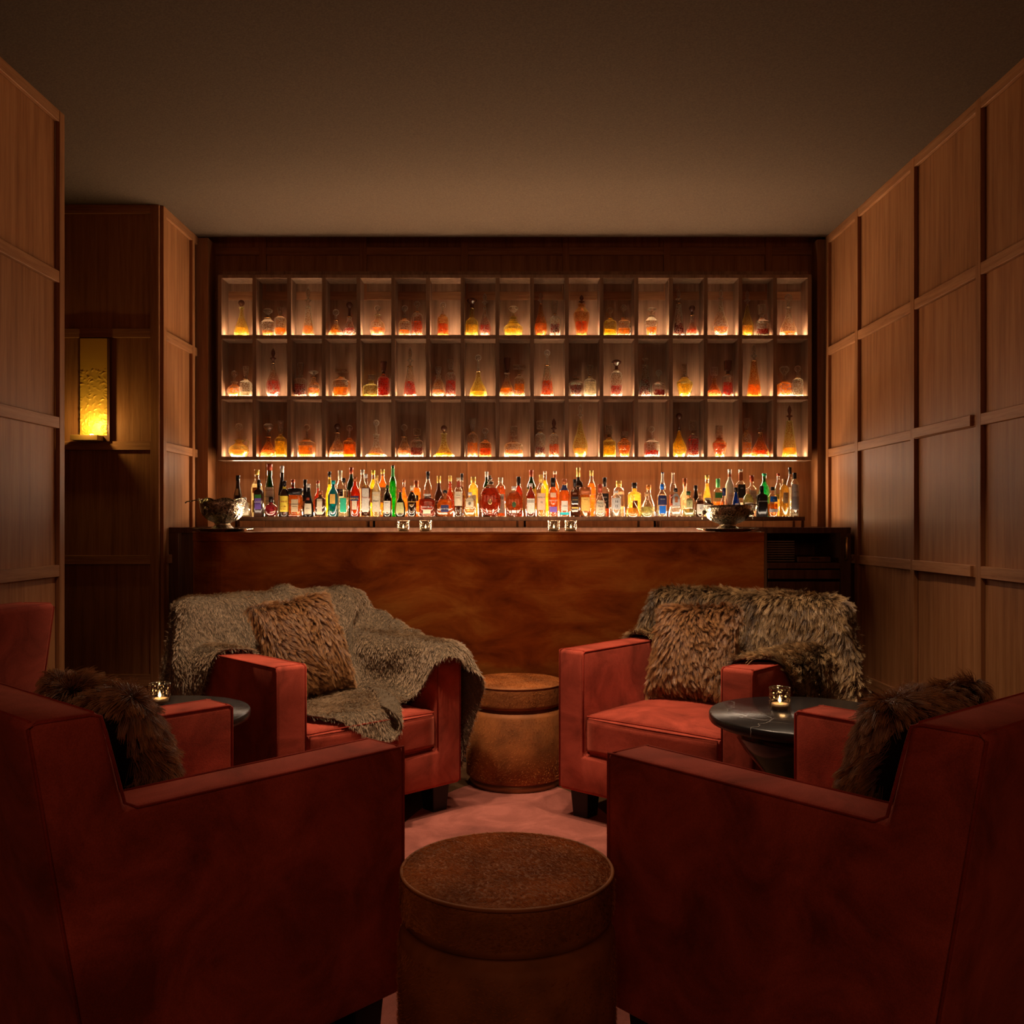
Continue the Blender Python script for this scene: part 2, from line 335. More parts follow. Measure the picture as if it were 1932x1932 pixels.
# left pier, recess and the short wall behind the bar
wl = struct(box('wall_left', -3.6, LX - .02, 3.18, 3.706, 0, HC, WOOD))
run_y(wl, LX, 1, [3.666, 3.18], 3.18, 3.706)
wf = struct(box('wall_left_far', LX - .12, LX - .02, YR + .02, 5.6, 0, HC + .2, WOODD))
run_y(wf, LX, 1, [YR, 5.20], YR, 5.286)
wc = struct(box('wall_back_recess', -3.6, LX - .12, YR + .02, YR + .1, 0, HC, WOODD))
run_x(wc, YR, -3.6, LX, [LX - .043, LX - .043 - .62, LX - .043 - 1.24], RAILH)
struct(box('baseboard_left', LX + .014, LX, YR, 5.4, 0, .10, WOODX))
struct(box('baseboard_back_recess', -3.6, LX, YR - .014, YR, 0, .10, WOODX))
struct(box('wall_left_outer', -3.7, -3.6, -2.6, 5.6, 0, HC, WOOD))
struct(box('wall_rear', -3.7, 2.0, -2.7, -2.6, 0, HC, WOOD))
# back wall: frieze above the shelf, stiles at the sides, boards behind the bottles
wb = struct(box('wall_back', -1.9, 1.92, YB + .02, YB + .12, 0, HC + .2, WOODD))
fr = [(x - CX) * YB / F for x in (388, 490, 679, 870, 1061, 1252, 1443, 1537)]
run_x(wb, YB, LX, RX, fr, [(2.44, 2.49), (2.70, 2.745)], z0=2.44, z1=HC + .14, stile_w=.04, prot=.012)
jx = [-1.90] + [(x - CX) * YB / F for x in (407, 501, 691, 881, 1065, 1248, 1440, 1538)] + [1.92]
for a, b in zip(jx[:-1], jx[1:]): box('panel', a + .0012, b - .0012, YB, YB + .02, .9, 2.44, WOOD, wb)
for x in (403, 1541): px = (x - CX) * YB / F; box('stile', px - .012, px + .012, YB - .03, YB, 1.14, 1.50, WOOD, wb, .001, 1)
# side jambs of the bar niche
box('stile', LX, LX + .07, 5.30, YB, 1.14, HC, WOOD, wb, .001, 1)
box('stile', RX - .05, RX, 5.33, YB, 1.14, HC, WOOD, wb, .001, 1)

# ---------------------------------------------------------------- display shelf: 17 x 3 cells
YS, DS = 5.30, .13
SX0, PITCH, CW, DV = -1.619, .1946, .1729, .0217
FLOORS = [2.2147, 1.8730, 1.5328]; TOPS = [2.534, 2.1924, 1.8528]
shelf = thing('display_shelf', 'long oak wall shelf of fifty-one lit cells full of decanters', 'shelf', (0, 0, 0))
SXR = SX0 + 16 * PITCH + CW
box('back_panel', SX0 - .02, SXR + .02, YS + DS, YB, 1.512, 2.553, WOODS, shelf)
for k in range(1, 17):
    x = SX0 + k * PITCH - DV
    box('divider', x, x + DV, YS, YS + DS, 1.5328, 2.534, WOODS, shelf, .0006, 1)
box('side_panel', SX0 - .0215, SX0, YS, YS + DS, 1.512, 2.553, WOODS, shelf, .0006, 1); box('side_panel', SXR, SXR + .0215, YS, YS + DS, 1.512, 2.553, WOODS, shelf, .0006, 1)
for lo, hi in ((1.512, 1.5328), (1.8528, 1.873), (2.1924, 2.2147), (2.534, 2.553)): box('shelf_board', SX0, SXR, YS - .0005, YS + DS, lo, hi, WOODS, shelf, .0006, 1)
box('top_board', SX0, SXR, YS + .01, YB, 2.5535, 2.575, WOODS, shelf, .0006, 1)
for z in FLOORS:
    for k in range(17):
        x = SX0 + k * PITCH
        box('led_strip', x + .008, x + CW - .008, YS + .040, YS + .058, z - .001, z + .0002, LED, shelf)
        box('led_strip', x + .006, x + CW - .006, YS + .106, YS + .122, z - .001, z + .0002, LEDR, shelf)

# ---------------------------------------------------------------- back counter, bottle riser, bar
CT = 1.138
ctr = thing('back_counter', 'dark oak back counter along the wall below the lit bottles', 'counter')
box('worktop', LX, RX - .02, 4.885, YB, CT - .03, CT, WOODD, ctr, .002, 2)
box('body', LX, 1.26, 4.93, YB, 0, CT - .03, WOODD, ctr)
box('body', 1.26, RX - .02, 5.30, YB, 0, CT - .03, WOODD, ctr)
box('side_panel', LX, LX + .05, 4.885, 4.93, 0, CT - .03, WOODD, ctr, .001, 1)
box('side_panel', 1.26, 1.325, 4.885, 5.30, 0, CT - .03, WOODD, ctr, .001, 1); box('side_panel', RX - .075, RX - .02, 4.885, 5.30, 0, CT - .03, WOODD, ctr, .001, 1)
box('shelf_board', 1.325, RX - .075, 4.885, 5.30, .925, .955, WOODD, ctr, .001, 1)
box('drawer_front', 1.33, RX - .08, 4.875, 4.90, .872, .918, WOODD, ctr, .002, 1)
box('door_front', 1.33, RX - .08, 4.875, 4.90, .10, .858, WOODD, ctr, .002, 1)
for k in range(9): box('rack_slat', 1.335, 1.475, 4.91, 4.918, .962 + k * .0125, .968 + k * .0125, plain('dull steel', (.18, .13, .09), .4, .7) if k == 0 else bpy.data.materials['dull steel'], ctr)
box('tray_drawer', 1.49, 1.66, 4.90, 5.2, .958, .985, WOODD, ctr, .002, 1); box('finger_slot', 1.56, 1.60, 4.897, 4.90, .972, .98, SLOT, ctr)
BRASS = plain('aged brass', (.42, .25, .09), .35, .9)
tube('handle', [(RX - .045, 4.885, 1.085), (RX - .052, 4.855, 1.082), (RX - .055, 4.845, 1.06), (RX - .055, 4.845, 1.0), (RX - .052, 4.855, .978), (RX - .045, 4.885, .975)], .007, BRASS, ctr, 8)
RY0, RY1, RT = 4.98, 5.33, 1.1935
ris = thing('bottle_riser', 'low dark wooden stand that lifts the bottles above the back counter', 'riser')
RXL, RXR = -1.45, 1.552
box('top_board', RXL, RXR, RY0, RY1, RT - .021, RT - .002, WOODD, ris, .001, 1)
for x in (445, 695, 976, 1205, 1242, 1515): px = (x - CX) * RY0 / F; box('leg', px - .006, px + .006, RY0 + .001, RY0 + .012, CT, RT - .021, WOODD, ris)
for x in (451, 706, 990, 1235, 1497): px = (x - CX) * RY1 / F; box('leg', px - .006, px + .006, RY1 - .012, RY1 - .001, CT, RT - .021, WOODD, ris)
box('front_lip', RXL, RXR, RY0, RY0 + .003, RT - .003, RT, WOODD, ris)
for a in np.linspace(RXL, RXR, 9)[:-1]:
    w = (RXR - RXL) / 8
    box('led_strip', a + .01, a + w - .01, RY0 + .018, RY0 + .026, RT - .002, RT - .0008, LEDB, ris)
    box('led_strip', a + .01, a + w - .01, RY1 - .13, RY1 - .118, RT - .002, RT - .0008, LEDB, ris)
# copper fronted bar with a rounded corner
BX0, BX1, BY0, BY1, BT = -1.592, 1.224, 4.56, 4.74, 1.1178
bar = thing('bar_counter', 'long bar with an aged copper front and a rounded left corner', 'bar')
def outline(off=0, r=.22, n=14):
    pts = [(BX1, BY1), (BX1, BY0 + off)]
    for k in range(n + 1):
        a = -PI / 2 - k / n * PI / 2; pts.append((BX0 + r + off * 0 + (r - off) * math.cos(a), BY0 + r + (r - off) * math.sin(a)))
    pts.append((BX0 + off, BY1)); return pts
def prism(name, pts, z0, z1, m, parent, bev=0):
    bm = bmesh.new(); vb = [bm.verts.new((x, y, z0)) for x, y in pts]; vt = [bm.verts.new((x, y, z1)) for x, y in pts]
    n = len(pts)
    for i in range(n): bm.faces.new((vb[i], vb[(i + 1) % n], vt[(i + 1) % n], vt[i]))
    bm.faces.new(vb[::-1]); bm.faces.new(vt); bmesh.ops.recalc_face_normals(bm, faces=bm.faces)
    return bmo(name, bm, m, parent)
prism('front_panel', outline(.003), .08, BT - .047, COPPER, bar)
prism('trim_band', outline(0), BT - .0455, BT - .006, COPPER, bar)
prism('plinth', outline(.03), 0, .08, SLOT, bar)
prism('bar_top', outline(-.004), BT - .006, BT, plain('polished copper edge', (.62, .26, .09), .28, .9), bar)
box('end_panel', BX1 + .001, BX1 + .014, BY0, BY1, 0, BT - .006, WOODD, bar, .001, 1)
# wall sconce in the recess
sc_ = thing('wall_sconce', 'gilded panel sconce glowing yellow on the recess wall', 'sconce')
sx0, sx1, sz0, sz1 = -2.155, -2.02, 1.60, 2.085
def goldmat():
    m, nt, b = mat('gold leaf relief'); L = nt.links.new; tc = N(nt, 'ShaderNodeTexCoord')
    b.inputs['Base Color'].default_value = (.72, .42, .055, 1); b.inputs['Metallic'].default_value = .45; b.inputs['Roughness'].default_value = .45
    n = N(nt, 'ShaderNodeTexNoise', ins={'Scale': 40, 'Detail': 3}); L(tc.outputs['Object'], n.inputs[0]); bump(nt, b, n.outputs[0], .3, .003); return m
GOLD = goldmat()
nx, nz = 46, 150; bm = bmesh.new(); rr = random.Random(4); g = []
bl = [(rr.random(), rr.random() ** 1.25 * .68 + .0, .012 + rr.random() * .03, rr.uniform(0, PI), rr.uniform(.3, 1)) for _ in range(150)]
for j in range(nz):
    row = []
    for i in range(nx):
        u, v = i / (nx - 1), j / (nz - 1); d = .0
        for bu, bv, br, ba, bh in bl:
            du, dv = (u - bu) * .135, (v - bv) * .485
            if abs(du) > .03 or abs(dv) > .03: continue
            p = du * math.cos(ba) + dv * math.sin(ba); q = -du * math.sin(ba) + dv * math.cos(ba)
            q += 25 * p * p
            d = max(d, bh * math.exp(-(p / (br * .35)) ** 2 - (q / .0022) ** 2))
        e = min(u, 1 - u) * .135
        row.append(bm.verts.new((sx0 + u * .135, YR - .030 - d * .0045, sz0 + v * (sz1 - sz0))))
    g.append(row)
for j in range(nz - 1):
    for i in range(nx - 1): bm.faces.new((g[j][i], g[j][i + 1], g[j + 1][i + 1], g[j + 1][i]))
bmo('gilded_plate', bm, GOLD, sc_, True)
box('backing', sx0 + .001, sx1 + .012, YR - .0295, YR - .001, sz0 - .03, sz1 - .001, WOODD, sc_)
box('ledge', sx0 - .018, sx1 - .018, YR - .10, YR - .031, sz0 - .030, sz0 - .004, plain('gilt ledge', (.35, .19, .05), .5, .5), sc_, .001, 1)
lathe('lamp', [(.006, 0), (.009, .003), (.006, .006)], GLOWLAMP, sc_, 12, cx=sx0 + .07, cy=YR - .058, z0=sz0 - .003)
l = bpy.data.lights.new('sconce_light', 'POINT'); l.energy = 1.9; l.color = (1, .66, .20); l.shadow_soft_size = .012
lo = bpy.data.objects.new('sconce_light', l); COL.objects.link(lo); lo.location = (sx0 + .07, YR - .12, sz0 + .05)
# ---------------------------------------------------------------- rug
bm = bmesh.new(); ring = [bm.verts.new((.0 + .477 * math.cos(a), 3.0 + 1.28 * math.sin(a), z)) for z in (.0002, .0018) for a in [2 * PI * k / 72 for k in range(72)]]
bm.faces.new(ring[72:]); bm.faces.new(ring[:72][::-1])
for k in range(72): bm.faces.new((ring[k], ring[(k + 1) % 72], ring[72 + (k + 1) % 72], ring[72 + k]))
rug = bmo('rug', bm, velvet('dusty rose pile', (.25, .080, .060), .66, .3)); tag(rug, 'dusty rose oval rug on the brown carpet between the armchairs', 'rug')
# ---------------------------------------------------------------- armchairs (local: x across, y from the front back, z up)
AH, AT, AW, BH = .662, .122, .8366, .837; HW = AW / 2; IN = HW - AT
def yf(z): return .641 + (z - .662) * .24 if z > .662 else .641 - (.662 - z) * .12     # front face of the back
def yr(z): return .690 + (z - .11) * .165                                                   # rear face
def chair_frame():
    bm = bmesh.new(); V = {}
    def v(x, y, z):
        k = (round(x, 4), round(y, 4), round(z, 4))
        if k not in V: V[k] = bm.verts.new(k)
        return V[k]
    def q(*p): bm.faces.new([v(*a) for a in p])
    zb, zs = .11, .26
    for s in (-1, 1):
        o, i = s * HW, s * IN
        ysb = yf(zs)
        q((o, 0, zb), (o, ysb, zb), (o, ysb, zs), (o, 0, zs)); q((o, 0, zs), (o, ysb, zs), (o, yf(AH), AH), (o, 0, AH))
        q((o, ysb, zb), (o, yr(zb), zb), (o, yr(zs), zs), (o, ysb, zs)); q((o, ysb, zs), (o, yr(zs), zs), (o, yr(AH), AH), (o, yf(AH), AH))
        q((o, yf(AH), AH), (o, yr(AH), AH), (o, yr(BH), BH), (o, yf(BH), BH))
        q((o, 0, AH), (o, yf(AH), AH), (i, yf(AH), AH), (i, 0, AH))
        q((o, 0, zb), (o, 0, zs), (i, 0, zs), (i, 0, zb)); q((o, 0, zs), (o, 0, AH), (i, 0, AH), (i, 0, zs))
        q((i, 0, zs), (i, 0, AH), (i, yf(AH), AH), (i, ysb, zs))
        q((o, yf(AH), AH), (o, yf(BH), BH), (i, yf(BH), BH), (i, yf(AH), AH))
        q((o, yf(BH), BH), (o, yr(BH), BH), (i, yr(BH), BH), (i, yf(BH), BH))
        q((o, yr(zb), zb), (i, yr(zb), zb), (i, yr(zs), zs), (o, yr(zs), zs)); q((o, yr(zs), zs), (i, yr(zs), zs), (i, yr(AH), AH), (o, yr(AH), AH)); q((o, yr(AH), AH), (i, yr(AH), AH), (i, yr(BH), BH), (o, yr(BH), BH))
        q((o, 0, zb), (i, 0, zb), (i, ysb, zb), (o, ysb, zb)); q((o, ysb, zb), (i, ysb, zb), (i, yr(zb), zb), (o, yr(zb), zb))
    a, b = -IN, IN; ysb = yf(zs)
    q((a, ysb, zs), (b, ysb, zs), (b, yf(AH), AH), (a, yf(AH), AH)); q((a, yf(AH), AH), (b, yf(AH), AH), (b, yf(BH), BH), (a, yf(BH), BH))
    q((a, yf(BH), BH), (b, yf(BH), BH), (b, yr(BH), BH), (a, yr(BH), BH))
    for z0, z1 in ((zb, zs), (zs, AH), (AH, BH)): q((a, yr(z0), z0), (b, yr(z0), z0), (b, yr(z1), z1), (a, yr(z1), z1))
    q((a, 0, zb), (b, 0, zb), (b, 0, zs), (a, 0, zs)); q((a, 0, zs), (b, 0, zs), (b, ysb, zs), (a, ysb, zs)); q((a, 0, zb), (b, 0, zb), (b, ysb, zb), (a, ysb, zb)); q((a, ysb, zb), (b, ysb, zb), (b, yr(zb), zb), (a, yr(zb), zb))
    bmesh.ops.recalc_face_normals(bm, faces=bm.faces)
    es = [e for e in bm.edges if len(e.link_faces) == 2 and e.calc_face_angle(0) > .6]
    bmesh.ops.bevel(bm, geom=es, offset=.016, segments=3, affect='EDGES', profile=.5)
    for k, co in ((0, IN - .001), (0, -IN + .001)):
        bmesh.ops.bisect_plane(bm, geom=bm.verts[:] + bm.edges[:] + bm.faces[:], plane_co=(co, 0, 0), plane_no=(1, 0, 0))
    bmesh.ops.bisect_plane(bm, geom=bm.verts[:] + bm.edges[:] + bm.faces[:], plane_co=(0, .641, .662), plane_no=(0, 1, -.12))
    return bm
fbm = chair_frame(); fme = bpy.data.meshes.new('tmp'); fbm.to_mesh(fme); fbm.free()
def split(name, test):
    bm = bmesh.new(); bm.from_mesh(fme)
    bmesh.ops.delete(bm, geom=[f for f in bm.faces if not test(f.calc_center_median())], context='FACES')
    bmesh.ops.subdivide_edges(bm, edges=[e for e in bm.edges if e.calc_length() > .12], cuts=3, use_grid_fill=True)
    me = bpy.data.meshes.new(name); bm.to_mesh(me); bm.free(); me.materials.append(VELVET)
    for p in me.polygons: p.use_smooth = True
    me.set_sharp_from_angle(angle=math.radians(35)) if hasattr(me, 'set_sharp_from_angle') else None
    return me
isback = lambda c: c.y > .641 + .12 * (c.z - .662)
M_BACK = split('backrest', isback); M_ARML = split('armrest', lambda c: not isback(c) and c.x < -IN + .001); M_ARMR = split('armrest', lambda c: not isback(c) and c.x > IN - .001)
M_RAIL = split('seat_base', lambda c: not isback(c) and abs(c.x) < IN - .001)
def cushion_mesh():
    bm = bmesh.new(); nx, ny = 17, 19; w, y0, y1, zb, zt = IN - .003, .004, .61, .262, .415
    bmesh.ops.create_cube(bm, size=1, matrix=Matrix.Translation((0, (y0 + y1) / 2, (zb + zt) / 2)) @ Matrix.Diagonal((2 * w, y1 - y0, zt - zb, 1)))
    bmesh.ops.bevel(bm, geom=bm.edges[:], offset=.014, segments=3, affect='EDGES')
    bmesh.ops.subdivide_edges(bm, edges=[e for e in bm.edges if e.calc_length() > .1], cuts=9, use_grid_fill=True)
    for v in bm.verts:
        if v.co.z > zt - .02:
            u = v.co.x / w; t = (v.co.y - y0) / (y1 - y0) * 2 - 1
            v.co.z += .035 * max(0, 1 - u * u) ** .7 * max(0, 1 - t * t) ** .7
        elif v.co.y < y0 + .02: v.co.y -= .008 * max(0, 1 - (v.co.x / w) ** 2)
    me = bpy.data.meshes.new('seat_cushion'); bm.to_mesh(me); bm.free(); me.materials.append(VELVET)
    for p in me.polygons: p.use_smooth = True
    return me
M_CUSH = cushion_mesh()
def piping_mesh():
    bm = bmesh.new(); k = .003; r = .0032
    for s in (-1, 1):
        o = s * (HW - k); i = s * (IN + k)
        tube_bm(bm, [(o, k, .12), (o, k, AH - .02), (o, .004, AH - k), (o, .02, AH - k), (o, .62, AH - k), (o, .643, AH + .01), (o, yf(.80) + .002, .80), (o, yf(.82) + .006, BH - .008), (o, yf(BH) + .02, BH - k), (o, yr(BH) - .02, BH - k), (o, yr(.825) - .004, .825), (o, yr(.6) - k, .6), (o, yr(.12) - k, .12)], r, 6)
        tube_bm(bm, [(i, k, .27), (i, k, AH - .01), (i, .012, AH - k), (i, .62, AH - k)], r, 6)
        tube_bm(bm, [(o, .016, AH - .001), (i, .016, AH - .001)], r * .8, 6)
    tube_bm(bm, [(-HW + .01, yf(BH) + .012, BH - .001), (HW - .01, yf(BH) + .012, BH - .001)], r * .8, 6)
    tube_bm(bm, [(-HW + .01, yr(BH) - .012, BH - .002), (HW - .01, yr(BH) - .012, BH - .002)], r * .8, 6)
    me = bpy.data.meshes.new('piping'); bm.to_mesh(me); bm.free(); me.materials.append(PIPING)
    for p in me.polygons: p.use_smooth = True
    return me
M_PIPE = piping_mesh()
def cpipe():
    bm = bmesh.new(); w = IN - .006
    pts = [(-w + .01, .006, .409), (w - .01, .006, .409), (w, .02, .409), (w, .60, .409)]
    xs = [(-w, .60, .409), (-w, .02, .409)] + pts
    xs = [(-w, .60, .409), (-w, .02, .409)] + [(-w + .01 + (2 * w - .02) * t, .006 - .006 * (1 - (2 * t - 1) ** 2), .411 + .004 * (1 - (2 * t - 1) ** 2)) for t in [k / 12 for k in range(13)]] + [(w, .02, .409), (w, .60, .409)]
    tube_bm(bm, xs, .0035, 6); me = bpy.data.meshes.new('cushion_piping'); bm.to_mesh(me); bm.free(); me.materials.append(PIPING); return me
M_CPIPE = cpipe()
def leg_mesh():
    bm = bmesh.new(); r = bmesh.ops.create_cube(bm, size=1, matrix=Matrix.Translation((0, 0, .0575)) @ Matrix.Diagonal((.085, .085, .115, 1)))
    for v in bm.verts:
        if v.co.z < .01: v.co.x *= .82; v.co.y *= .82
    bmesh.ops.bevel(bm, geom=bm.edges[:], offset=.003, segments=1, affect='EDGES')
    me = bpy.data.meshes.new('leg'); bm.to_mesh(me); bm.free(); me.materials.append(BLACKLEG); return me
M_LEG = leg_mesh()
def part(name, me, parent, loc=(0, 0, 0)):
    o = bpy.data.objects.new(name, me); COL.objects.link(o); o.parent = parent; o.location = loc; return o
def armchair(label, O, th, sg, front_cushion=True, group='rust red velvet club chairs'):
    th = math.radians(th); Fd = Vector((math.cos(th), math.sin(th))); Wd = Vector((-Fd.y, Fd.x)) * sg
    C = Vector(O) + Wd * HW
    t = thing('club_chair', label, 'armchair', (C.x, C.y, 0), th + PI / 2, group)
    part('backrest', M_BACK, t); part('armrest', M_ARML, t); part('armrest', M_ARMR, t); part('seat_base', M_RAIL, t)
    c = part('seat_cushion', M_CUSH, t); part('cushion_piping', M_CPIPE, c); part('piping', M_PIPE, t)
    for x in (-HW + .075, HW - .075):
        for y in (.075, .64): part('leg', M_LEG, t, (x, y, 0))
    return t
ch0 = armchair('rust velvet club chair seen from behind, closest to the round black table by the recess', (-.236, 2.122), 47.41, 1)
ch1 = armchair('rust velvet club chair seen from behind, nearest to the panelled wall with the hidden door', (.209, 2.061), 130.17, -1)
ch2 = armchair('rust velvet club chair draped with the plush taupe throw', (-.2, 3.831), -46.49, -1)
ch3 = armchair('rust velvet club chair draped with the long-haired brown throw', (.191, 3.743), -131.43, 1)
# the fifth chair: only its back shows past the pier; it is a little taller
ch4 = armchair('dark red velvet chair of which only the back shows in front of the pier', (-2.215, 3.091), 170, 1)
ch4.scale = (1, 1, 1.09)
for o in (ch0, ch1, ch2, ch3): pass
# ---------------------------------------------------------------- hide covered stools
HIDE = plain('ginger cowhide skin', (.26, .085, .020), .7, spec=.3, noise=.35, nsc=9, sheen=.3)
HIDEF = furmat('ginger cowhide hair', (.17, .050, .010), (.42, .135, .028), (.56, .21, .055), ((.62, .55, .5), (7, 7, 7)), .55, .2)
def stool(label, x, y, r, h, n, band, seed):
    t = thing('hide_stool', label, 'stool', (x, y, 0), 0, 'round hide stools')
    lt = .10
    body = lathe('body', [(r * .97, .035), (r * 1.02, .045), (r * 1.02, .2), (r * 1.015, h - lt - .03), (r * .985, h - lt - .016), (r * .90, h - lt - .008), (r * .90, h - lt)], HIDE, t, 64)
    lid = lathe('lid', [(r * .93, h - lt + .0005), (r * .985, h - lt + .006), (r * .998, h - lt + .02), (r, h - .05), (r * .998, h - .016), (r * .985, h - .006), (r * .965, h - .001), (r * .8, h + .004), (r * .4, h + .009), (.004, h + .011)], HIDE, t, 64)
    tube('piping', [(r * .990 * math.cos(a), r * .990 * math.sin(a), h - .004) for a in [2 * PI * k / 72 for k in range(72)]], .0045, HIDE, lid, 6, True)
    lathe('base_band', [(r * .955, .001), (r * .955, .036)], band, t, 64)
    for o, cnt, kp in ((lid, n, lambda c, nn: (c[:, 2] > h - lt + .018) * 1.0), (body, n // 2, lambda c, nn: (c[:, 2] < h - lt - .03) * 1.0)):
        V, T = tris(o); fur('hair', o, V, T, cnt, .008, HIDEF, lay=2.2, noise=.35, rad=.00032, keep=kp, comb=(-.9, -.45, .05), pts=3, seed=seed, droop=.3, clump=.005, pull=.12)
    return t
BAND = plain('pale bronze band', (.28, .15, .07), .4, .6)
stool('round ginger hide stool closest to the camera', -.007, 1.951, .2185, .452, 70000, BAND, 1)
stool('round ginger hide stool standing against the copper bar front', .023, 4.25, .2155, .452, 30000, BAND, 2)
# ---------------------------------------------------------------- round marble tables
def marble():
    m, nt, b = mat('black marble with white veins'); L = nt.links.new; tc = N(nt, 'ShaderNodeTexCoord')
    n = N(nt, 'ShaderNodeTexNoise', ins={'Scale': 4, 'Detail': 5}); L(tc.outputs['Object'], n.inputs[0])
    mx = N(nt, 'ShaderNodeMixRGB', ins={0: .35}); L(tc.outputs['Object'], mx.inputs[1]); L(n.outputs['Color'], mx.inputs[2])
    v = N(nt, 'ShaderNodeTexVoronoi', feature='DISTANCE_TO_EDGE', ins={'Scale': 4}); L(mx.outputs[0], v.inputs['Vector'])
    r = ramp(nt, [(0, (.42, .38, .34)), (.006, (.012, .010, .010)), (1, (.010, .009, .009))]); L(v.outputs[0], r.inputs[0])
    n2 = N(nt, 'ShaderNodeTexNoise', ins={'Scale': 3}); L(tc.outputs['Object'], n2.inputs[0]); r2 = ramp(nt, [(.48, (0, 0, 0)), (.6, (1, 1, 1))]); L(n2.outputs[0], r2.inputs[0])
    m2 = N(nt, 'ShaderNodeMixRGB'); L(r2.outputs[0], m2.inputs[0]); m2.inputs[1].default_value = (.011, .0095, .0095, 1); L(r.outputs[0], m2.inputs[2])
    L(m2.outputs[0], b.inputs['Base Color']); b.inputs['Roughness'].default_value = .27; b.inputs['Specular IOR Level'].default_value = .35; return m
MARB = marble()
def rtable(label, x, y, r, h):
    t = thing('marble_table', label, 'table', (x, y, 0), 0, 'round black marble tables')
    lathe('table_top', [(r - .012, h - .032), (r - .003, h - .028), (r, h - .022), (r, h - .006), (r - .004, h)], MARB, t, 96)
    b = lathe('pedestal', [(.19, 0), (.195, .01), (.195, .03), (.17, .05), (.11, .14), (.095, .22), (.10, .30), (.13, .39), (.19, .46), (.215, .50), (.215, h - .032)], plain('black lacquer', (.006, .005, .005), .18), t, 64)
    return t
TH = .575
rtable('round black marble table beside the taupe throw chair, near the recess', -1.10, 2.93, .285, TH)
rtable('round black marble table under the long-haired brown throw, by the panelled wall', .912, 2.90, .297, TH)
# ---------------------------------------------------------------- candles in cut glass
CUT = glassmat('cut glass', (.62, .57, .50), .05, .9, 130, .8); SMOKE = glassmat('smoked cut glass', (.55, .50, .44), .06, .7, 110, 1.0)
WAX = plain('candle wax', (.75, .55, .33), .5)
def candle(label, x, y, z, r, h, g, gm):
    t = thing('candle_glass', label, 'candle', (x, y, z), 0, g)
    bm = bmesh.new(); lathe_bm(bm, [(r * .9, .0005), (r * .96, .004), (r, h * .5), (r, h)], 24, cut=.02, cutn=24); bm.faces.ensure_lookup_table()
    bmesh.ops.delete(bm, geom=[bm.faces[-1]], context='FACES_ONLY')
    bmo('glass', bm, gm, t)
    tube('rim', [(r * math.cos(a), r * math.sin(a), h) for a in [2 * PI * k / 24 for k in range(24)]], r * .045, gm, t, 5, True)
    lathe('wax', [(r * .80, .004), (r * .82, h * .28), (r * .5, h * .27)], WAX, t, 20)
    lathe('flame', [(.0005, 0), (r * .16, h * .10), (r * .13, h * .17), (r * .05, h * .28), (.0003, h * .36)], FLAME, t, 10, z0=h * .30)
    l = bpy.data.lights.new('candle_light', 'POINT'); l.energy = .05 if r < .03 else .14; l.color = (1, .55, .22); l.shadow_soft_size = .008
    o = bpy.data.objects.new('candle_light', l); COL.objects.link(o); o.parent = t; o.location = (0, 0, h * .55)
for px, lb in ((761, 'lit cut-glass candle on the bar, first from the silver bowl with the wavy rim'), (803, 'lit cut-glass candle on the bar, second from the wavy-rimmed silver bowl'), (1045, 'lit cut-glass candle on the bar, third from the wavy-rimmed silver bowl'), (1077, 'lit cut-glass candle on the bar, nearest to the lion-handled silver bowl')):
    candle(lb, (px - CX) * 4.62 / F, 4.62, BT, .028, .055, 'candles on the bar', CUT)
candle('smoked glass candle on the black table by the panelled wall', .846, 2.97, TH, .033, .068, 'candles on the tables', SMOKE)
candle('smoked glass candle on the black table near the recess', -1.135, 3.06, TH, .034, .066, 'candles on the tables', SMOKE)
# ---------------------------------------------------------------- silver punch bowls on trays
def silver():
    m, nt, b = mat('chased silver'); L = nt.links.new; b.inputs['Metallic'].default_value = 1; b.inputs['Base Color'].default_value = (.50, .44, .34, 1); b.inputs['Roughness'].default_value = .22
    tc = N(nt, 'ShaderNodeTexCoord'); n = N(nt, 'ShaderNodeTexNoise', ins={'Scale': 45, 'Detail': 4, 'Distortion': 2.5}); L(tc.outputs['Object'], n.inputs[0]); bump(nt, b, n.outputs[0], .65, .006)
    r = ramp(nt, [(.35, (.10, .08, .055)), (.6, (.6, .53, .42))]); L(n.outputs[0], r.inputs[0]); L(r.outputs[0], b.inputs['Base Color']); return m
SILV = silver()
def revolve(name, outer, n, mt, parent, wave=0, wn=8, flute=0, fz=(0, 0), loc=(0, 0, 0)):
    bm = bmesh.new(); rings = []
    for k, (r, z) in enumerate(outer):
        ring = []
        for i in range(n):
            a = 2 * PI * i / n; rr = r; zz = z
            if wave and z > .72 * max(p[1] for p in outer): zz += wave * abs(math.sin(a * wn / 2)) * (z / max(p[1] for p in outer) - .72) / .28
            if flute and fz[0] <= z <= fz[1]: rr *= 1 + flute * math.cos(a * 24)
            ring.append(bm.verts.new((rr * math.cos(a), rr * math.sin(a), zz)))
        rings.append(ring)
    for a, b in zip(rings[:-1], rings[1:]):
        for i in range(n): bm.faces.new((a[i], a[(i + 1) % n], b[(i + 1) % n], b[i]))
    bm.faces.new(rings[0][::-1]); bm.faces.new(rings[-1])
    o = bmo(name, bm, mt, parent, True); o.location = loc; return o
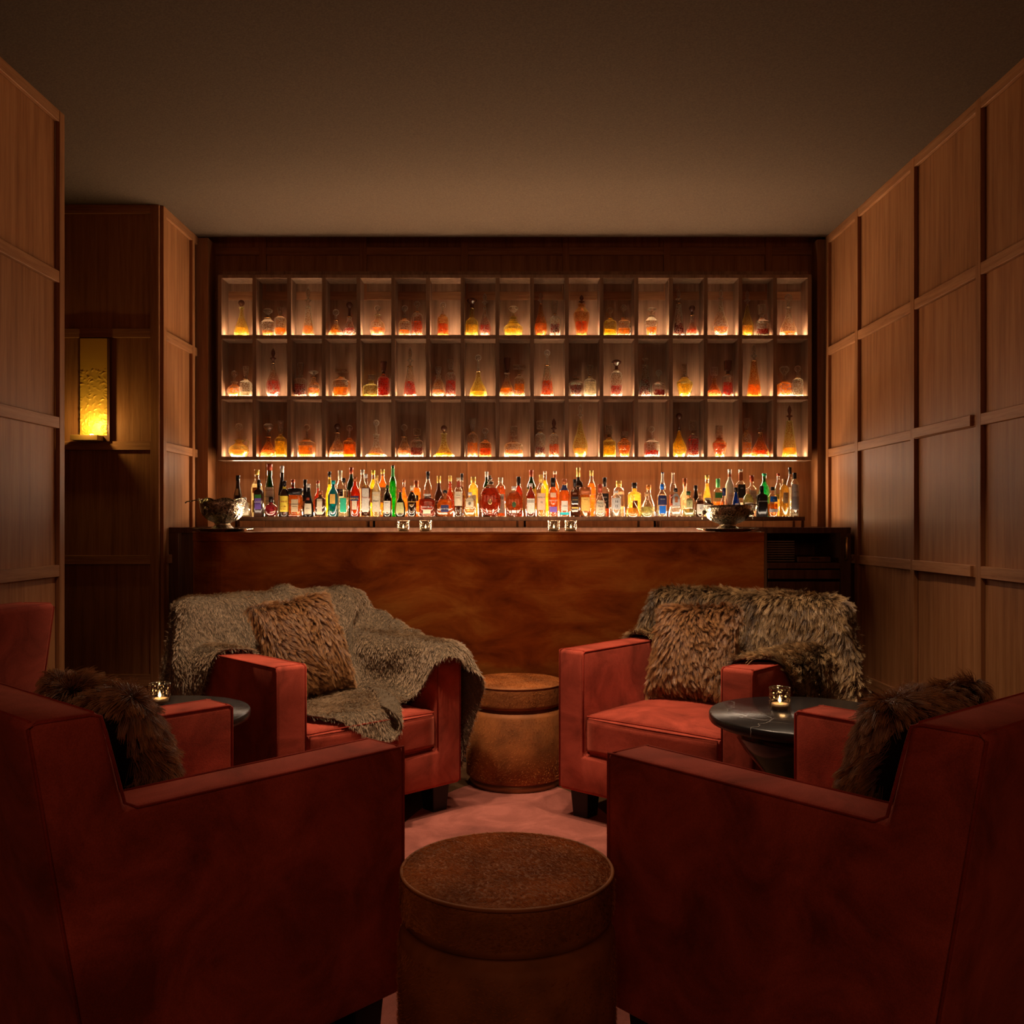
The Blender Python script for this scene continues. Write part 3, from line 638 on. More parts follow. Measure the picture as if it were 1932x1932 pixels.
def bowl(label, px, pyt, w, wavy, lab2, handles, y=4.65):
    s = y / F; x = (px - CX) * s; R = w * s / 2; H = (998 - pyt) * s
    tr = thing('silver_tray', lab2, 'tray', (x, y, BT + .001), 0)
    revolve('dish', [(R * .6, 0), (R * .9, .001), (R * 1.05, .010), (R * 1.26, .013), (R * 1.27, .0155), (R * 1.04, .0125), (R * .88, .004), (R * .01, .003)], 96, SILV, tr, flute=.015, fz=(.009, .02))
    z0 = BT + .0055
    t = thing('silver_bowl', label, 'bowl', (x, y, z0))
    revolve('bowl', [(R * .55, 0), (R * .56, .004), (R * .48, H * .09), (R * .36, H * .17), (R * .32, H * .22), (R * .36, H * .27), (R * .48, H * .31), (R * .64, H * .38), (R * .80, H * .50), (R * .92, H * .66), (R * .97, H * .85), (R * 1.0, H), (R * .97, H * 1.0), (R * .93, H * .82), (R * .85, H * .62), (R * .6, H * .42), (R * .01, H * .36)], 96, SILV, t, wave=.012 if wavy else 0, wn=8, flute=.03, fz=(H * .30, H * .52))
    tube('rim', [((R * .99) * math.cos(a), R * .99 * math.sin(a), H + (.012 * abs(math.sin(a * 4)) if wavy else 0)) for a in [2 * PI * k / 96 for k in range(96)]], .0022, SILV, t, 5, True)
    for a in handles:
        ca, sa = math.cos(a), math.sin(a); hx, hy, hz = R * 1.0 * ca, R * 1.0 * sa, H * .72
        h = lathe('lion_mask', [(.003, -.012), (.010, -.007), (.012, 0), (.009, .008), (.003, .013)], SILV, t, 10, cx=hx, cy=hy, z0=hz)
        tube('ring_handle', [(hx + ca * .008 - sa * .014 * math.cos(b), hy + sa * .008 + ca * .014 * math.cos(b), hz - .016 + .016 * math.sin(b)) for b in [2 * PI * k / 20 for k in range(20)]], .0018, SILV, t, 5, True)
    return t, x, y, R, H, z0
_, bx, by, R, H, z0 = bowl('silver punch bowl with wavy rim on the bar, by the brown bottles', 420, 942, 87, True, 'fluted silver tray under the wavy-rimmed punch bowl', (-2.0, 1.1))
ld = thing('silver_ladle', 'silver ladle hooked over the wavy rim of the punch bowl', 'ladle', (0, 0, 0))
tube('handle', [(bx - R * .3, by + .02, z0 + H * .66), (bx - R * .8, by + .005, z0 + H * 1.02), (bx - R * 1.08, by - .01, z0 + H * 1.03), (bx - R * 1.5, by - .02, z0 + H * .97), (bx - R * 1.56, by - .02, z0 + H * .93)], [.003, .003, .003, .0035, .0045], SILV, ld, 6)
lathe('scoop', [(.006, 0), (.02, .006), (.026, .018), (.025, .018), (.004, .004)], SILV, ld, 20, cx=bx - R * .24, cy=by + .02, z0=z0 + H * .56)
_, bx, by, R, H, z0 = bowl('darker silver punch bowl with lion-mask ring handles on the bar', 1373, 951, 90, False, 'fluted silver tray under the lion-handled punch bowl', (0, PI))
ld = thing('silver_ladle', 'silver ladle resting across the lion-handled punch bowl', 'ladle', (0, 0, 0))
tube('handle', [(bx + R * .2, by, z0 + H * .7), (bx + R * .7, by, z0 + H * 1.04), (bx + R * .95, by, z0 + H * 1.07), (bx + R * 1.25, by, z0 + H * 1.03), (bx + R * 1.3, by, z0 + H * .98)], .003, SILV, ld, 6)
lathe('scoop', [(.006, 0), (.02, .006), (.026, .018), (.025, .018), (.004, .004)], SILV, ld, 20, cx=bx + R * .15, cy=by, z0=z0 + H * .58)
sp = thing('serving_spoon', 'dark metal spoon leaning out of the lion-handled punch bowl', 'spoon', (0, 0, 0))
tube('handle', [(bx - R * .1, by, z0 + H * .5), (bx - R * .55, by, z0 + H * .98), (bx - R * .72, by, z0 + H * 1.10)], .0045, SILV, sp, 6)
tube('spoon_bowl', [(bx - R * .70, by, z0 + H * 1.08), (bx - R * .82, by, z0 + H * 1.18), (bx - R * .96, by, z0 + H * 1.24)], [.004, .011, .004], SILV, sp, 8)
DRAPE2 = [  # 54 rows of 76 points, 2 mm steps, x then y then z; each number is the change of the change
[
[-226,0,0,1,1,0,1,1,0,1,1,2,4,15,16,18,18,8,3,2,6,8,10,13,14,14,13,14,13,14,14,13,12,8,4,0,-3,-5,-3,1,9,13,15,15,16,14,11,7,4,1,1,2,5,8,12,13,12,10,9,11,11,12,11,9,6,2,-2,-3,-4,-3,-3,-2,-1,-1,-1,0],
[-1,1,0,-1,0,0,0,0,1,0,0,0,0,-1,0,-1,0,2,0,2,-2,0,1,0,-1,0,1,-1,1,0,0,0,1,2,2,1,0,0,-1,-1,-1,0,1,0,0,-1,-1,-1,0,0,0,0,-1,1,0,0,1,2,1,0,1,-1,-2,-3,-3,-3,0,-1,1,1,1,0,1,0,1,1],
[0,0,0,0,-1,0,0,0,0,0,1,0,-1,-1,1,-1,1,1,1,-1,1,-1,0,0,1,-1,0,1,-1,0,0,1,1,1,2,2,0,0,0,-1,-1,-1,0,1,-1,0,-1,-1,-1,0,1,-1,-1,-1,2,2,0,1,2,1,-1,-2,-2,-3,-3,-1,-1,1,1,0,1,2,0,1,0,0],
[0,0,0,0,-1,0,0,0,0,1,-1,0,1,-1,-1,1,-1,2,0,0,-1,1,0,0,0,1,-1,0,1,0,-1,0,0,2,3,1,1,0,-1,0,-2,1,0,0,-1,-1,-1,-1,0,0,0,0,-1,1,2,0,1,2,0,-1,-1,-2,-3,-3,-1,-1,1,1,1,1,1,0,1,0,1,-1],
[0,0,0,-1,0,0,-1,0,1,0,1,0,-1,1,-1,0,0,1,1,0,0,-1,0,0,0,0,1,-1,0,0,1,0,0,0,1,3,1,1,0,-1,-1,0,-1,0,0,-1,-1,0,-1,0,-1,1,1,3,-2,0,1,-1,1,1,-2,-3,-3,-1,-1,1,1,1,0,2,0,1,-1,1,-1,0],
[0,0,1,-1,0,-1,0,0,0,0,0,1,0,-1,1,-1,0,1,0,1,0,-1,0,0,0,0,0,1,-1,0,0,0,0,1,1,2,2,0,0,0,0,-2,1,-1,0,-1,0,-1,-1,0,0,-1,3,1,0,0,-1,0,0,-1,-2,-3,-1,0,1,1,0,1,2,-1,1,-1,1,-1,0,1],
[0,0,0,1,-2,-1,0,0,0,1,0,0,1,-1,0,0,0,1,-1,1,0,1,-1,0,0,0,0,0,1,-1,0,0,0,0,1,1,3,1,0,-1,0,0,0,0,-1,-1,-1,-1,0,0,0,0,2,0,0,-1,1,-1,0,-2,-2,0,0,0,1,1,1,0,0,0,0,0,-1,0,1,-1],
[-1,1,0,0,0,0,-2,0,1,-1,1,1,0,0,-1,1,-1,0,1,-1,0,0,1,0,0,0,0,0,0,1,0,0,0,0,0,1,1,2,0,1,-1,0,-1,1,-1,-1,-1,-1,0,-1,0,1,1,0,0,0,0,0,-1,-1,0,-1,0,1,0,1,0,0,0,0,-1,0,0,1,-1,1],
[0,0,1,0,0,-2,0,-1,0,1,1,-1,0,0,1,-1,0,1,-1,0,0,1,0,0,0,0,0,0,0,0,0,0,0,1,0,1,2,1,1,-1,1,0,-1,-1,-1,-1,-1,0,-1,0,0,1,1,0,0,0,0,1,0,-1,-2,1,0,0,1,-1,0,0,-1,0,0,0,1,0,0,0],
[0,0,0,1,0,-1,-1,-1,-1,1,1,1,0,0,-1,1,0,0,1,-1,0,0,0,0,0,0,0,0,0,0,0,0,1,-1,0,1,1,2,1,1,-1,-1,1,-1,-1,-1,-2,0,-1,1,0,2,0,0,0,0,0,1,0,-1,0,-1,0,0,-1,0,0,0,0,0,0,1,0,0,0,-1],
[-1,1,0,1,0,0,-2,0,-1,0,0,1,1,0,0,-1,0,1,0,1,0,-1,0,0,0,0,0,0,0,0,0,0,0,0,0,1,1,2,1,0,0,0,-1,0,-1,-2,-1,-1,0,0,1,1,1,0,-1,1,-1,-1,-1,0,0,1,0,0,0,0,0,0,0,1,0,0,0,0,0,0],
[0,-1,1,0,1,0,0,-2,-1,0,0,1,1,-1,0,0,0,0,1,0,0,0,0,0,0,0,0,0,0,0,0,0,-1,1,0,-1,3,1,2,0,-1,1,-1,-1,-1,-1,-1,-1,0,0,2,0,1,-1,1,-1,-1,-1,0,0,1,-1,1,0,0,0,0,1,0,0,1,0,-1,-1,0,0],
[0,-1,0,2,0,0,-1,-1,-1,-1,1,1,1,0,0,0,0,0,-1,1,0,0,0,0,0,0,0,0,0,0,0,0,0,-1,0,1,0,2,2,0,1,-1,0,-1,-2,-1,-1,-1,0,1,2,1,0,0,-2,0,1,-1,0,0,0,1,-1,0,0,1,0,0,1,0,-1,0,0,0,-1,0],
[0,0,0,0,1,1,0,-2,-1,-1,-1,1,2,-1,0,0,0,0,1,0,1,-1,0,0,0,0,0,-1,0,0,0,0,0,0,1,0,0,2,1,2,-1,0,0,-2,-1,-1,-1,0,1,1,0,1,-1,0,0,-1,0,1,0,0,0,0,0,0,1,0,0,0,-1,0,0,-1,0,-1,1,0],
[1,-2,-1,1,2,1,0,-1,-2,-1,0,0,1,1,0,-1,0,0,1,1,-1,1,-1,0,0,-1,0,1,0,0,0,0,0,0,-1,0,1,2,2,0,1,-1,-1,-1,-1,-2,0,0,0,2,0,2,0,-2,0,0,0,1,0,0,-1,0,1,0,0,-1,1,-1,0,-1,0,-1,0,1,0,0],
[0,0,-1,0,1,2,0,0,-1,-3,-1,0,1,1,0,0,0,0,1,0,0,0,0,0,-1,1,0,0,0,0,0,0,0,0,0,0,0,1,2,1,0,0,-1,-2,-1,0,-1,0,2,0,2,0,0,1,-1,0,0,-1,0,0,0,0,-1,0,0,0,-1,0,0,-1,0,1,0,0,0,0],
[1,-2,0,0,1,1,1,0,-1,-1,-2,-1,1,1,0,0,0,0,0,1,1,-1,0,0,0,0,0,0,0,0,0,-1,0,0,0,0,1,1,1,1,0,0,-1,-1,-1,-1,0,1,1,2,-1,1,1,0,1,-1,-1,-1,-1,-1,0,0,0,0,-1,0,0,0,0,1,0,0,0,0,0,0],
[2,-2,-1,-1,1,1,2,1,-1,-1,-2,-1,-1,1,0,0,0,0,1,0,0,1,0,0,1,-1,0,0,0,0,-1,1,0,0,0,0,0,0,0,1,1,1,-1,-1,-1,-1,1,1,1,0,2,0,0,1,-1,0,-1,-1,-1,-1,0,-1,1,0,0,0,0,0,0,0,0,0,0,1,0,0],
[2,-1,-2,0,0,1,2,1,0,-1,-2,-1,-2,1,0,0,0,-1,2,0,1,0,1,-1,0,1,-1,0,0,0,1,-1,0,0,0,0,0,0,0,0,1,0,0,-1,-1,1,0,1,2,0,1,0,0,0,1,0,-1,-1,-2,0,-1,0,-1,1,0,0,0,0,0,0,0,1,0,-1,0,0],
[2,-1,-1,-2,0,2,1,1,1,-1,-1,-2,0,-1,-1,1,-1,0,3,-1,0,1,0,1,-1,0,1,-1,0,0,0,1,-1,0,0,0,0,0,1,0,0,-1,-1,1,0,0,0,2,0,1,1,1,0,-1,0,0,1,-2,-1,-2,0,1,0,-1,0,0,0,0,1,0,0,-1,0,1,0,0],
[2,0,-2,-1,-1,1,1,2,1,0,-1,-1,-2,-1,0,-1,1,-1,2,-1,1,1,0,0,1,-1,0,1,-1,0,0,0,1,0,0,0,0,0,0,0,-1,-1,0,0,1,0,1,1,1,1,0,0,0,1,0,0,-1,-1,-1,-1,0,-1,0,0,0,1,0,0,-1,0,1,0,0,-1,1,0],
[2,0,-1,-2,0,-1,2,2,1,0,0,-2,-2,-1,0,0,-1,0,0,1,1,1,1,0,-1,1,0,-1,1,0,-1,0,0,0,0,0,0,1,1,0,-2,-2,0,1,0,1,2,1,0,1,1,-1,0,0,0,0,0,-1,-2,0,0,0,0,0,0,-1,0,1,0,0,-1,1,0,0,-1,1],
[3,-1,-1,-1,-2,0,1,1,2,1,-1,-1,0,-2,0,0,-1,0,-3,4,1,1,0,0,0,0,-1,1,0,-1,1,0,0,0,0,0,0,-1,1,2,-1,-3,-2,1,2,1,1,0,2,1,-1,1,0,-1,0,0,-1,0,-1,-1,-1,0,1,0,0,0,0,-1,1,0,0,0,0,0,1,-1],
[2,0,1,-2,-2,-1,0,2,2,1,1,-2,-2,0,-1,-1,1,-1,0,1,1,0,1,0,0,-1,1,0,-1,1,-1,0,0,0,0,0,0,0,1,1,0,-3,-2,0,2,2,1,2,0,0,1,-1,0,0,0,-1,0,-1,-1,1,0,0,-1,0,0,0,0,1,-1,0,0,0,0,1,-1,0],
[1,2,-1,0,-2,-1,-1,1,1,2,1,0,-1,-2,-1,0,-1,1,0,1,1,0,0,0,0,0,0,0,0,-1,1,0,-1,0,0,0,0,0,1,1,0,-1,-2,-1,1,2,2,1,1,0,-1,1,-1,0,-1,0,-1,0,0,-1,0,0,0,0,0,0,1,-1,0,0,1,-1,1,-1,1,0],
[1,0,2,-1,0,-3,0,0,1,2,0,1,-2,0,-2,0,0,-1,1,0,1,1,0,0,0,0,0,-1,1,0,-1,0,1,-1,0,0,0,0,0,2,1,-1,-3,-1,1,2,2,1,0,0,1,-1,0,-1,0,0,-1,-1,0,0,0,0,0,0,0,0,0,0,0,1,-1,1,-1,1,-1,1],
[-1,2,1,1,-1,-1,-2,-1,1,2,2,-1,1,-3,0,0,0,0,0,0,0,1,-1,0,1,0,0,0,0,0,0,-1,0,1,-1,0,0,0,0,1,2,0,-1,-3,0,3,1,1,1,0,0,-1,-1,0,0,-1,-1,-1,0,0,0,0,1,0,0,0,-1,1,0,-1,0,0,0,-1,1,0],
[-2,3,1,1,0,-1,-2,-1,0,0,2,2,-1,-1,-1,-1,0,0,0,1,1,-1,1,0,0,0,0,0,-1,0,0,1,-1,0,0,-1,0,1,0,1,2,1,-1,-1,-1,0,3,1,0,0,-1,0,-1,-1,0,0,-1,-1,0,0,0,0,0,0,0,0,0,-1,0,0,0,-1,0,1,-1,0],
[-3,2,2,1,1,0,-1,-2,-1,0,1,1,0,0,-3,2,0,0,0,1,0,0,0,0,0,0,0,0,0,0,0,-1,1,-1,-1,1,0,0,0,0,2,2,1,-2,-1,1,0,1,0,0,0,0,-1,-1,-1,-1,-1,0,-1,1,0,0,-1,0,0,0,0,0,0,0,0,-1,0,-1,1,-1],
[-2,0,2,1,1,1,0,-1,-2,0,0,1,0,-1,0,1,0,0,0,-1,0,1,0,0,0,0,0,0,0,-1,0,0,0,-1,1,0,-1,0,0,1,1,3,1,0,0,-1,0,0,1,0,0,-2,-1,0,0,-1,-2,-1,0,-1,0,0,0,0,0,0,-1,0,0,0,-1,1,0,0,-1,0],
[-2,0,0,2,1,1,1,0,-1,-1,-1,0,1,0,2,-1,0,-1,0,0,0,0,0,0,0,0,0,0,0,0,0,0,-1,0,0,-1,1,-1,0,1,1,1,3,1,-1,-1,0,0,0,0,-1,0,0,0,-1,-2,-1,-1,-1,0,-1,0,0,0,0,-1,1,0,-1,0,0,0,0,-1,0,1],
[-3,0,0,1,1,1,1,1,0,-1,0,0,0,2,2,-1,-2,0,-1,0,0,0,0,1,-1,0,0,0,0,0,-1,0,0,0,-1,1,-1,0,0,0,1,2,2,2,1,-1,-1,0,-1,0,0,0,-1,1,-1,-1,-1,-1,-1,-1,0,0,-1,0,-1,1,0,-1,0,0,0,0,-1,1,0,-1],
[-2,-1,0,0,1,0,1,0,1,1,-1,1,0,2,1,-1,0,-1,0,0,0,-1,1,-1,0,0,0,0,-1,0,1,0,-1,0,0,-1,0,0,0,0,0,2,1,3,1,0,-1,-1,1,0,-1,0,1,-1,-1,-2,0,-1,1,0,0,-1,0,-1,0,0,-1,0,0,0,0,-1,1,-1,-1,0],
[-2,0,-1,-1,0,1,0,1,0,0,1,0,0,1,2,1,1,-1,-1,-1,0,1,-1,0,0,0,0,0,0,0,-1,0,0,0,0,0,0,0,-1,0,0,0,2,2,2,1,0,-1,-1,0,0,0,0,0,-2,0,-1,1,0,0,0,0,-1,0,0,-1,1,0,0,-1,0,0,-1,0,0,-1],
[-2,-1,0,0,-1,0,0,0,1,1,1,0,1,-1,1,1,0,2,-1,0,0,-1,0,0,0,1,-1,0,0,0,0,-1,0,-1,0,0,1,-1,0,-1,1,1,1,1,1,2,0,0,0,-2,1,0,0,-1,-1,-1,1,0,1,0,0,0,1,0,0,0,-1,-1,0,0,0,0,-1,0,-1,0],
[-3,0,-1,0,0,0,0,1,1,0,1,1,0,-2,1,1,1,1,0,0,-1,1,-1,1,0,-1,0,0,0,0,0,0,-1,0,0,0,-1,0,1,-1,0,1,1,0,2,1,1,1,-2,0,0,0,-1,-2,0,1,0,2,0,1,0,0,0,0,0,0,-1,1,0,-1,0,-1,1,-1,0,-2],
[-2,-1,0,0,0,0,1,1,1,1,0,1,1,-1,-1,-2,1,-1,2,0,0,0,1,-1,0,0,0,0,1,-1,-1,0,0,0,0,0,0,0,-1,0,0,0,1,2,0,0,2,1,-1,0,-1,0,0,-2,-1,0,2,1,1,0,1,1,0,0,0,0,1,-1,0,0,0,0,-1,-1,0,0],
[-2,0,0,-1,1,1,1,0,1,1,1,-1,0,2,-3,0,-2,0,1,1,1,-1,0,0,0,0,0,0,0,0,0,-1,0,0,0,0,0,0,-1,0,0,1,0,1,0,1,1,2,-1,0,0,-1,-3,-1,-1,0,1,1,1,1,1,0,1,1,0,1,0,1,-1,1,-1,0,0,0,-1,0],
[-1,-1,-1,1,1,1,1,1,1,0,0,0,0,1,-2,-1,-1,0,0,1,1,0,0,0,0,0,-1,0,0,0,0,0,-1,0,0,0,0,-1,1,-1,0,0,1,0,1,0,0,0,2,-1,-1,-2,-1,-2,0,0,-1,1,1,2,1,1,1,1,1,0,0,1,1,0,0,0,0,1,0,-1],
[-1,-1,1,1,1,1,1,0,0,0,0,-1,0,0,0,-1,0,0,0,0,0,1,-1,0,1,0,0,0,-1,0,0,-1,0,0,1,-1,0,0,-1,1,-1,0,0,1,-1,0,0,0,0,1,-3,-1,-1,1,-1,-1,1,-1,1,0,1,2,1,0,1,1,1,0,1,1,1,1,0,0,0,0],
[-3,1,1,1,2,0,1,1,0,-1,-1,-1,0,0,1,-1,0,-1,0,0,0,0,1,1,0,0,0,-1,1,0,-2,1,0,0,-1,0,0,0,-1,0,0,0,0,0,1,0,0,-2,0,-2,-2,-1,0,1,1,0,-1,0,-1,1,0,1,0,2,1,0,2,1,0,1,1,0,1,1,0,1],
[-2,1,1,2,0,2,-1,0,0,0,-2,0,-1,1,0,1,-1,0,-1,0,0,0,1,0,0,1,0,0,-1,0,0,-1,1,0,-1,0,-1,1,0,-1,0,0,1,1,0,1,-1,-1,-1,-3,-1,-2,1,0,0,0,-1,0,0,-1,1,0,1,0,1,1,1,0,2,0,1,1,2,0,2,1],
[-3,2,2,1,1,0,0,1,-1,-1,-2,-1,2,0,1,-1,0,-1,0,0,-1,1,0,-1,0,0,1,1,0,0,0,0,-1,0,0,0,0,-1,0,0,1,0,1,0,2,0,1,0,-3,-1,-2,-1,-1,-1,0,-1,0,0,-1,0,-1,0,1,0,0,2,-1,2,0,1,1,2,0,1,1,1],
[-2,3,1,0,1,0,1,-1,-1,-2,0,0,0,2,-1,0,-1,1,0,-1,0,0,-1,1,-1,0,0,0,1,0,-1,0,1,-1,0,-1,1,0,1,1,0,1,0,0,0,1,1,0,-1,-1,-1,-1,-1,-1,-2,0,0,-2,0,-1,0,-1,0,0,1,-1,2,0,1,1,0,1,1,1,2,2],
[0,0,2,1,0,0,0,-1,-1,-2,-1,1,2,0,1,-1,0,-1,0,0,0,-1,1,-1,1,-1,0,1,-1,0,0,0,0,0,-1,1,-1,2,0,1,0,0,0,1,-1,0,0,-1,3,0,0,-1,-2,-1,0,0,-2,0,-1,-1,-1,0,-1,0,-1,1,-1,1,0,1,1,0,1,1,1,2],
[0,2,0,1,0,1,-1,-1,-2,-1,0,1,1,1,-1,0,0,0,0,0,0,0,-1,0,0,0,0,-1,1,-1,0,0,-1,0,0,1,0,0,1,1,0,0,0,-1,1,-1,-1,1,2,2,0,-1,-1,-1,-1,-1,0,-1,0,-1,0,-2,-1,-1,0,-1,1,0,0,0,1,0,1,1,0,3],
[0,2,1,0,0,0,-1,-1,-3,0,1,1,1,1,0,-1,0,0,0,0,-1,0,0,0,0,0,0,1,-1,-1,0,0,0,-1,1,-1,1,0,1,0,0,0,0,0,-1,0,0,1,1,2,2,1,-1,-2,-2,-1,0,0,-1,0,-1,-1,-1,0,-1,-1,-1,0,0,0,0,1,0,1,2,1],
[1,1,1,0,1,-1,-1,-3,-1,0,1,2,1,0,-1,0,0,0,0,0,0,0,0,0,-1,1,0,-1,-1,0,0,0,0,0,0,0,1,0,0,-1,1,-1,0,0,0,0,-1,1,1,2,3,1,0,-1,-1,-2,-2,0,0,0,-1,0,0,-2,-1,0,-1,-1,0,0,0,0,0,1,1,3],
[2,0,1,0,0,-1,-2,-1,-1,0,2,1,1,-1,1,-1,0,0,0,0,0,0,0,0,0,0,0,-1,-1,-1,1,1,0,-1,0,0,-1,1,0,1,-1,1,-1,0,0,0,0,-1,0,2,3,2,2,0,-1,-2,-1,-2,-1,-1,0,0,0,0,0,-2,-1,-1,0,-1,0,0,0,1,2,1],
[2,1,0,1,-2,-1,-1,-3,1,1,1,2,0,0,-1,0,0,0,0,-1,1,0,0,0,0,0,0,-1,-1,-1,1,1,1,0,-2,0,0,-1,1,0,0,0,0,0,0,-1,0,-1,1,1,2,3,2,2,-1,0,-2,-2,-1,-1,-1,0,-1,0,0,0,0,-1,-2,-1,0,0,0,1,1,1],
[3,0,0,0,0,-2,-3,0,0,1,2,1,1,-1,-1,0,0,0,0,0,0,0,0,0,1,-1,-1,-1,-1,1,1,1,0,0,-1,-1,0,0,0,-1,1,0,0,-1,0,1,-1,0,-1,1,1,3,2,2,2,0,-1,-1,-2,-1,-1,-1,-1,0,-1,0,0,-1,0,-1,-1,-1,1,0,1,0],
[2,1,0,-1,-1,-2,-1,-1,1,2,1,1,0,0,-1,0,0,0,0,0,0,0,0,0,0,0,0,-1,-1,1,1,-1,1,0,-1,-1,0,0,-1,1,0,0,0,0,0,0,0,-1,-1,-1,2,1,4,2,2,1,1,-1,-1,-1,-2,-1,-1,-1,-1,0,-1,0,0,-1,-1,0,0,0,0,1],
[3,0,0,0,-2,-2,-2,1,0,2,2,1,-1,0,-1,0,0,1,0,-1,-1,0,1,0,0,0,-1,-1,1,0,0,1,0,0,0,-1,-1,0,0,0,0,0,0,-1,0,0,1,-1,-1,0,-1,3,1,3,3,2,1,0,0,-2,0,-2,-1,-1,-1,-1,-1,0,-1,0,-1,-1,-1,1,1,0],
[3,0,0,-1,-2,-2,-1,0,3,1,1,0,1,-2,0,0,0,0,0,1,-1,0,0,0,0,-1,0,0,0,1,0,0,0,0,0,-1,-1,0,0,0,-1,0,1,0,0,0,-1,0,-1,-1,0,1,3,2,3,2,1,1,0,0,-1,-1,-2,-1,-1,-1,0,-2,0,-1,-1,-1,0,0,1,0],
],
[
[324,-9,-9,-10,-10,-9,-9,-9,-8,-9,-8,-8,-8,-7,-8,-8,-10,-13,-18,-24,-30,-32,-26,-18,-13,-8,-3,-2,0,-1,-3,-5,-7,-7,-5,0,7,12,15,15,12,8,3,1,-2,-3,-4,-6,-7,-7,-8,-8,-8,-7,-6,-2,1,5,8,4,-2,-5,-2,2,4,6,5,4,4,4,5,5,5,5,5,4],
[4,0,-1,1,0,0,0,1,0,1,0,0,0,0,0,1,0,-1,1,1,1,1,1,-1,0,-2,-4,-1,-1,0,1,2,2,1,1,0,0,0,0,0,0,0,0,0,0,0,0,0,0,-1,0,0,0,-1,1,0,-1,-1,-3,-2,1,3,2,1,0,-1,-1,0,0,0,0,1,0,0,0,0],
[3,1,0,0,0,0,1,0,0,0,0,1,0,0,1,-1,0,1,0,0,1,2,0,1,0,-1,-2,-4,-2,0,0,2,2,2,0,1,-1,1,0,1,0,-1,0,0,0,0,0,0,0,0,0,-1,0,-1,1,-1,0,-2,-2,0,0,2,2,1,0,-2,0,0,1,0,0,0,0,0,0,0],
[4,-1,1,0,1,0,0,0,0,0,1,-1,1,0,0,1,0,0,0,1,1,0,1,1,0,0,0,-2,-3,-4,0,1,1,2,2,0,1,0,0,0,1,0,0,-1,0,0,0,0,-1,1,-1,1,-1,0,-2,1,-2,-1,0,0,2,2,0,-1,0,0,0,0,0,1,0,-1,1,0,-1,0],
[4,0,0,0,0,0,0,1,0,1,-1,1,0,0,0,0,1,0,0,0,1,2,1,0,0,1,-1,1,-2,-2,-2,-3,1,1,2,2,0,0,1,0,-1,1,-1,0,1,-1,0,0,0,-1,1,0,0,1,-1,-1,0,0,-1,0,1,0,0,0,-1,0,1,0,0,0,0,0,-1,0,0,0],
[4,0,0,0,0,1,0,-1,1,0,1,0,0,0,1,0,0,0,0,1,1,1,0,1,0,0,1,-1,1,0,-2,-1,-2,0,1,1,1,0,0,-1,1,-1,1,0,-1,1,-1,0,0,0,0,0,0,0,0,0,1,-1,-1,0,0,0,0,0,0,1,-1,0,0,-1,0,0,0,0,0,0],
[3,1,0,0,0,0,0,1,0,0,1,0,0,0,0,0,0,1,1,0,1,1,1,-1,1,0,0,1,-1,1,0,0,-1,0,0,0,0,-1,0,0,0,0,-1,0,0,0,0,0,1,0,-1,0,1,0,1,0,-1,0,-1,0,-1,0,1,-1,0,0,0,0,0,0,0,0,0,-1,1,-1],
[4,-1,1,0,1,0,0,0,0,1,-1,0,1,1,0,0,0,0,0,1,1,0,1,1,1,0,0,0,0,0,0,0,0,0,-1,0,0,0,-1,0,-1,0,1,0,0,0,0,0,-1,0,1,0,0,1,0,-1,0,0,0,-1,1,-1,0,0,0,0,-1,1,-1,0,0,-1,0,1,-1,0],
[4,0,0,0,0,0,1,0,0,0,1,0,0,0,0,1,0,0,1,0,1,1,1,0,0,0,1,0,0,0,0,0,1,-1,0,-1,0,-1,0,0,0,0,0,-1,0,0,1,-1,1,0,0,0,0,0,0,0,0,-1,0,0,0,1,-1,0,0,-1,1,-1,0,0,0,0,0,-1,0,0],
[3,1,-1,1,0,1,0,0,0,0,0,1,0,0,1,0,0,1,-1,2,0,1,0,1,0,1,-1,0,1,0,0,0,0,0,0,0,-1,0,-1,0,0,0,-1,1,0,0,-1,1,0,0,0,0,0,0,0,0,0,0,0,0,-1,0,0,0,0,0,-1,0,0,0,-1,1,-1,0,0,0],
[4,-1,1,0,0,0,0,1,0,0,1,0,0,0,0,0,1,0,1,0,1,1,1,0,0,0,1,0,0,0,0,0,0,0,0,0,-1,0,0,-1,0,0,0,0,0,0,0,0,0,0,0,0,0,0,0,0,-1,0,0,0,0,0,0,0,-1,0,1,0,-1,0,0,-1,0,0,0,0],
[3,1,0,0,0,0,1,-1,1,0,0,0,1,0,0,1,0,1,0,0,1,1,0,1,1,0,-1,1,0,0,1,-1,0,0,0,-1,0,-1,0,0,0,0,0,0,1,-1,0,0,0,0,0,0,0,0,0,0,0,0,0,0,0,-1,0,0,0,0,-1,0,0,0,0,0,0,0,-1,0],
[3,0,0,0,1,0,0,1,0,0,0,1,0,1,0,0,1,-1,1,1,0,1,1,0,0,0,1,0,0,0,0,1,-1,0,0,0,0,-1,-1,0,0,0,1,0,-1,0,0,0,0,0,0,0,0,0,0,0,0,0,0,0,0,0,-1,0,0,0,0,-1,0,0,-1,0,0,0,0,0],
[4,-1,0,1,0,0,1,0,0,0,0,0,0,1,0,0,1,0,1,0,1,1,1,1,-1,1,0,0,0,0,0,0,1,0,-1,0,-1,0,-1,0,0,0,0,0,0,0,1,-1,0,0,0,0,0,0,-1,0,1,0,0,-1,0,0,0,0,0,-1,0,0,0,0,0,0,0,-1,0,0],
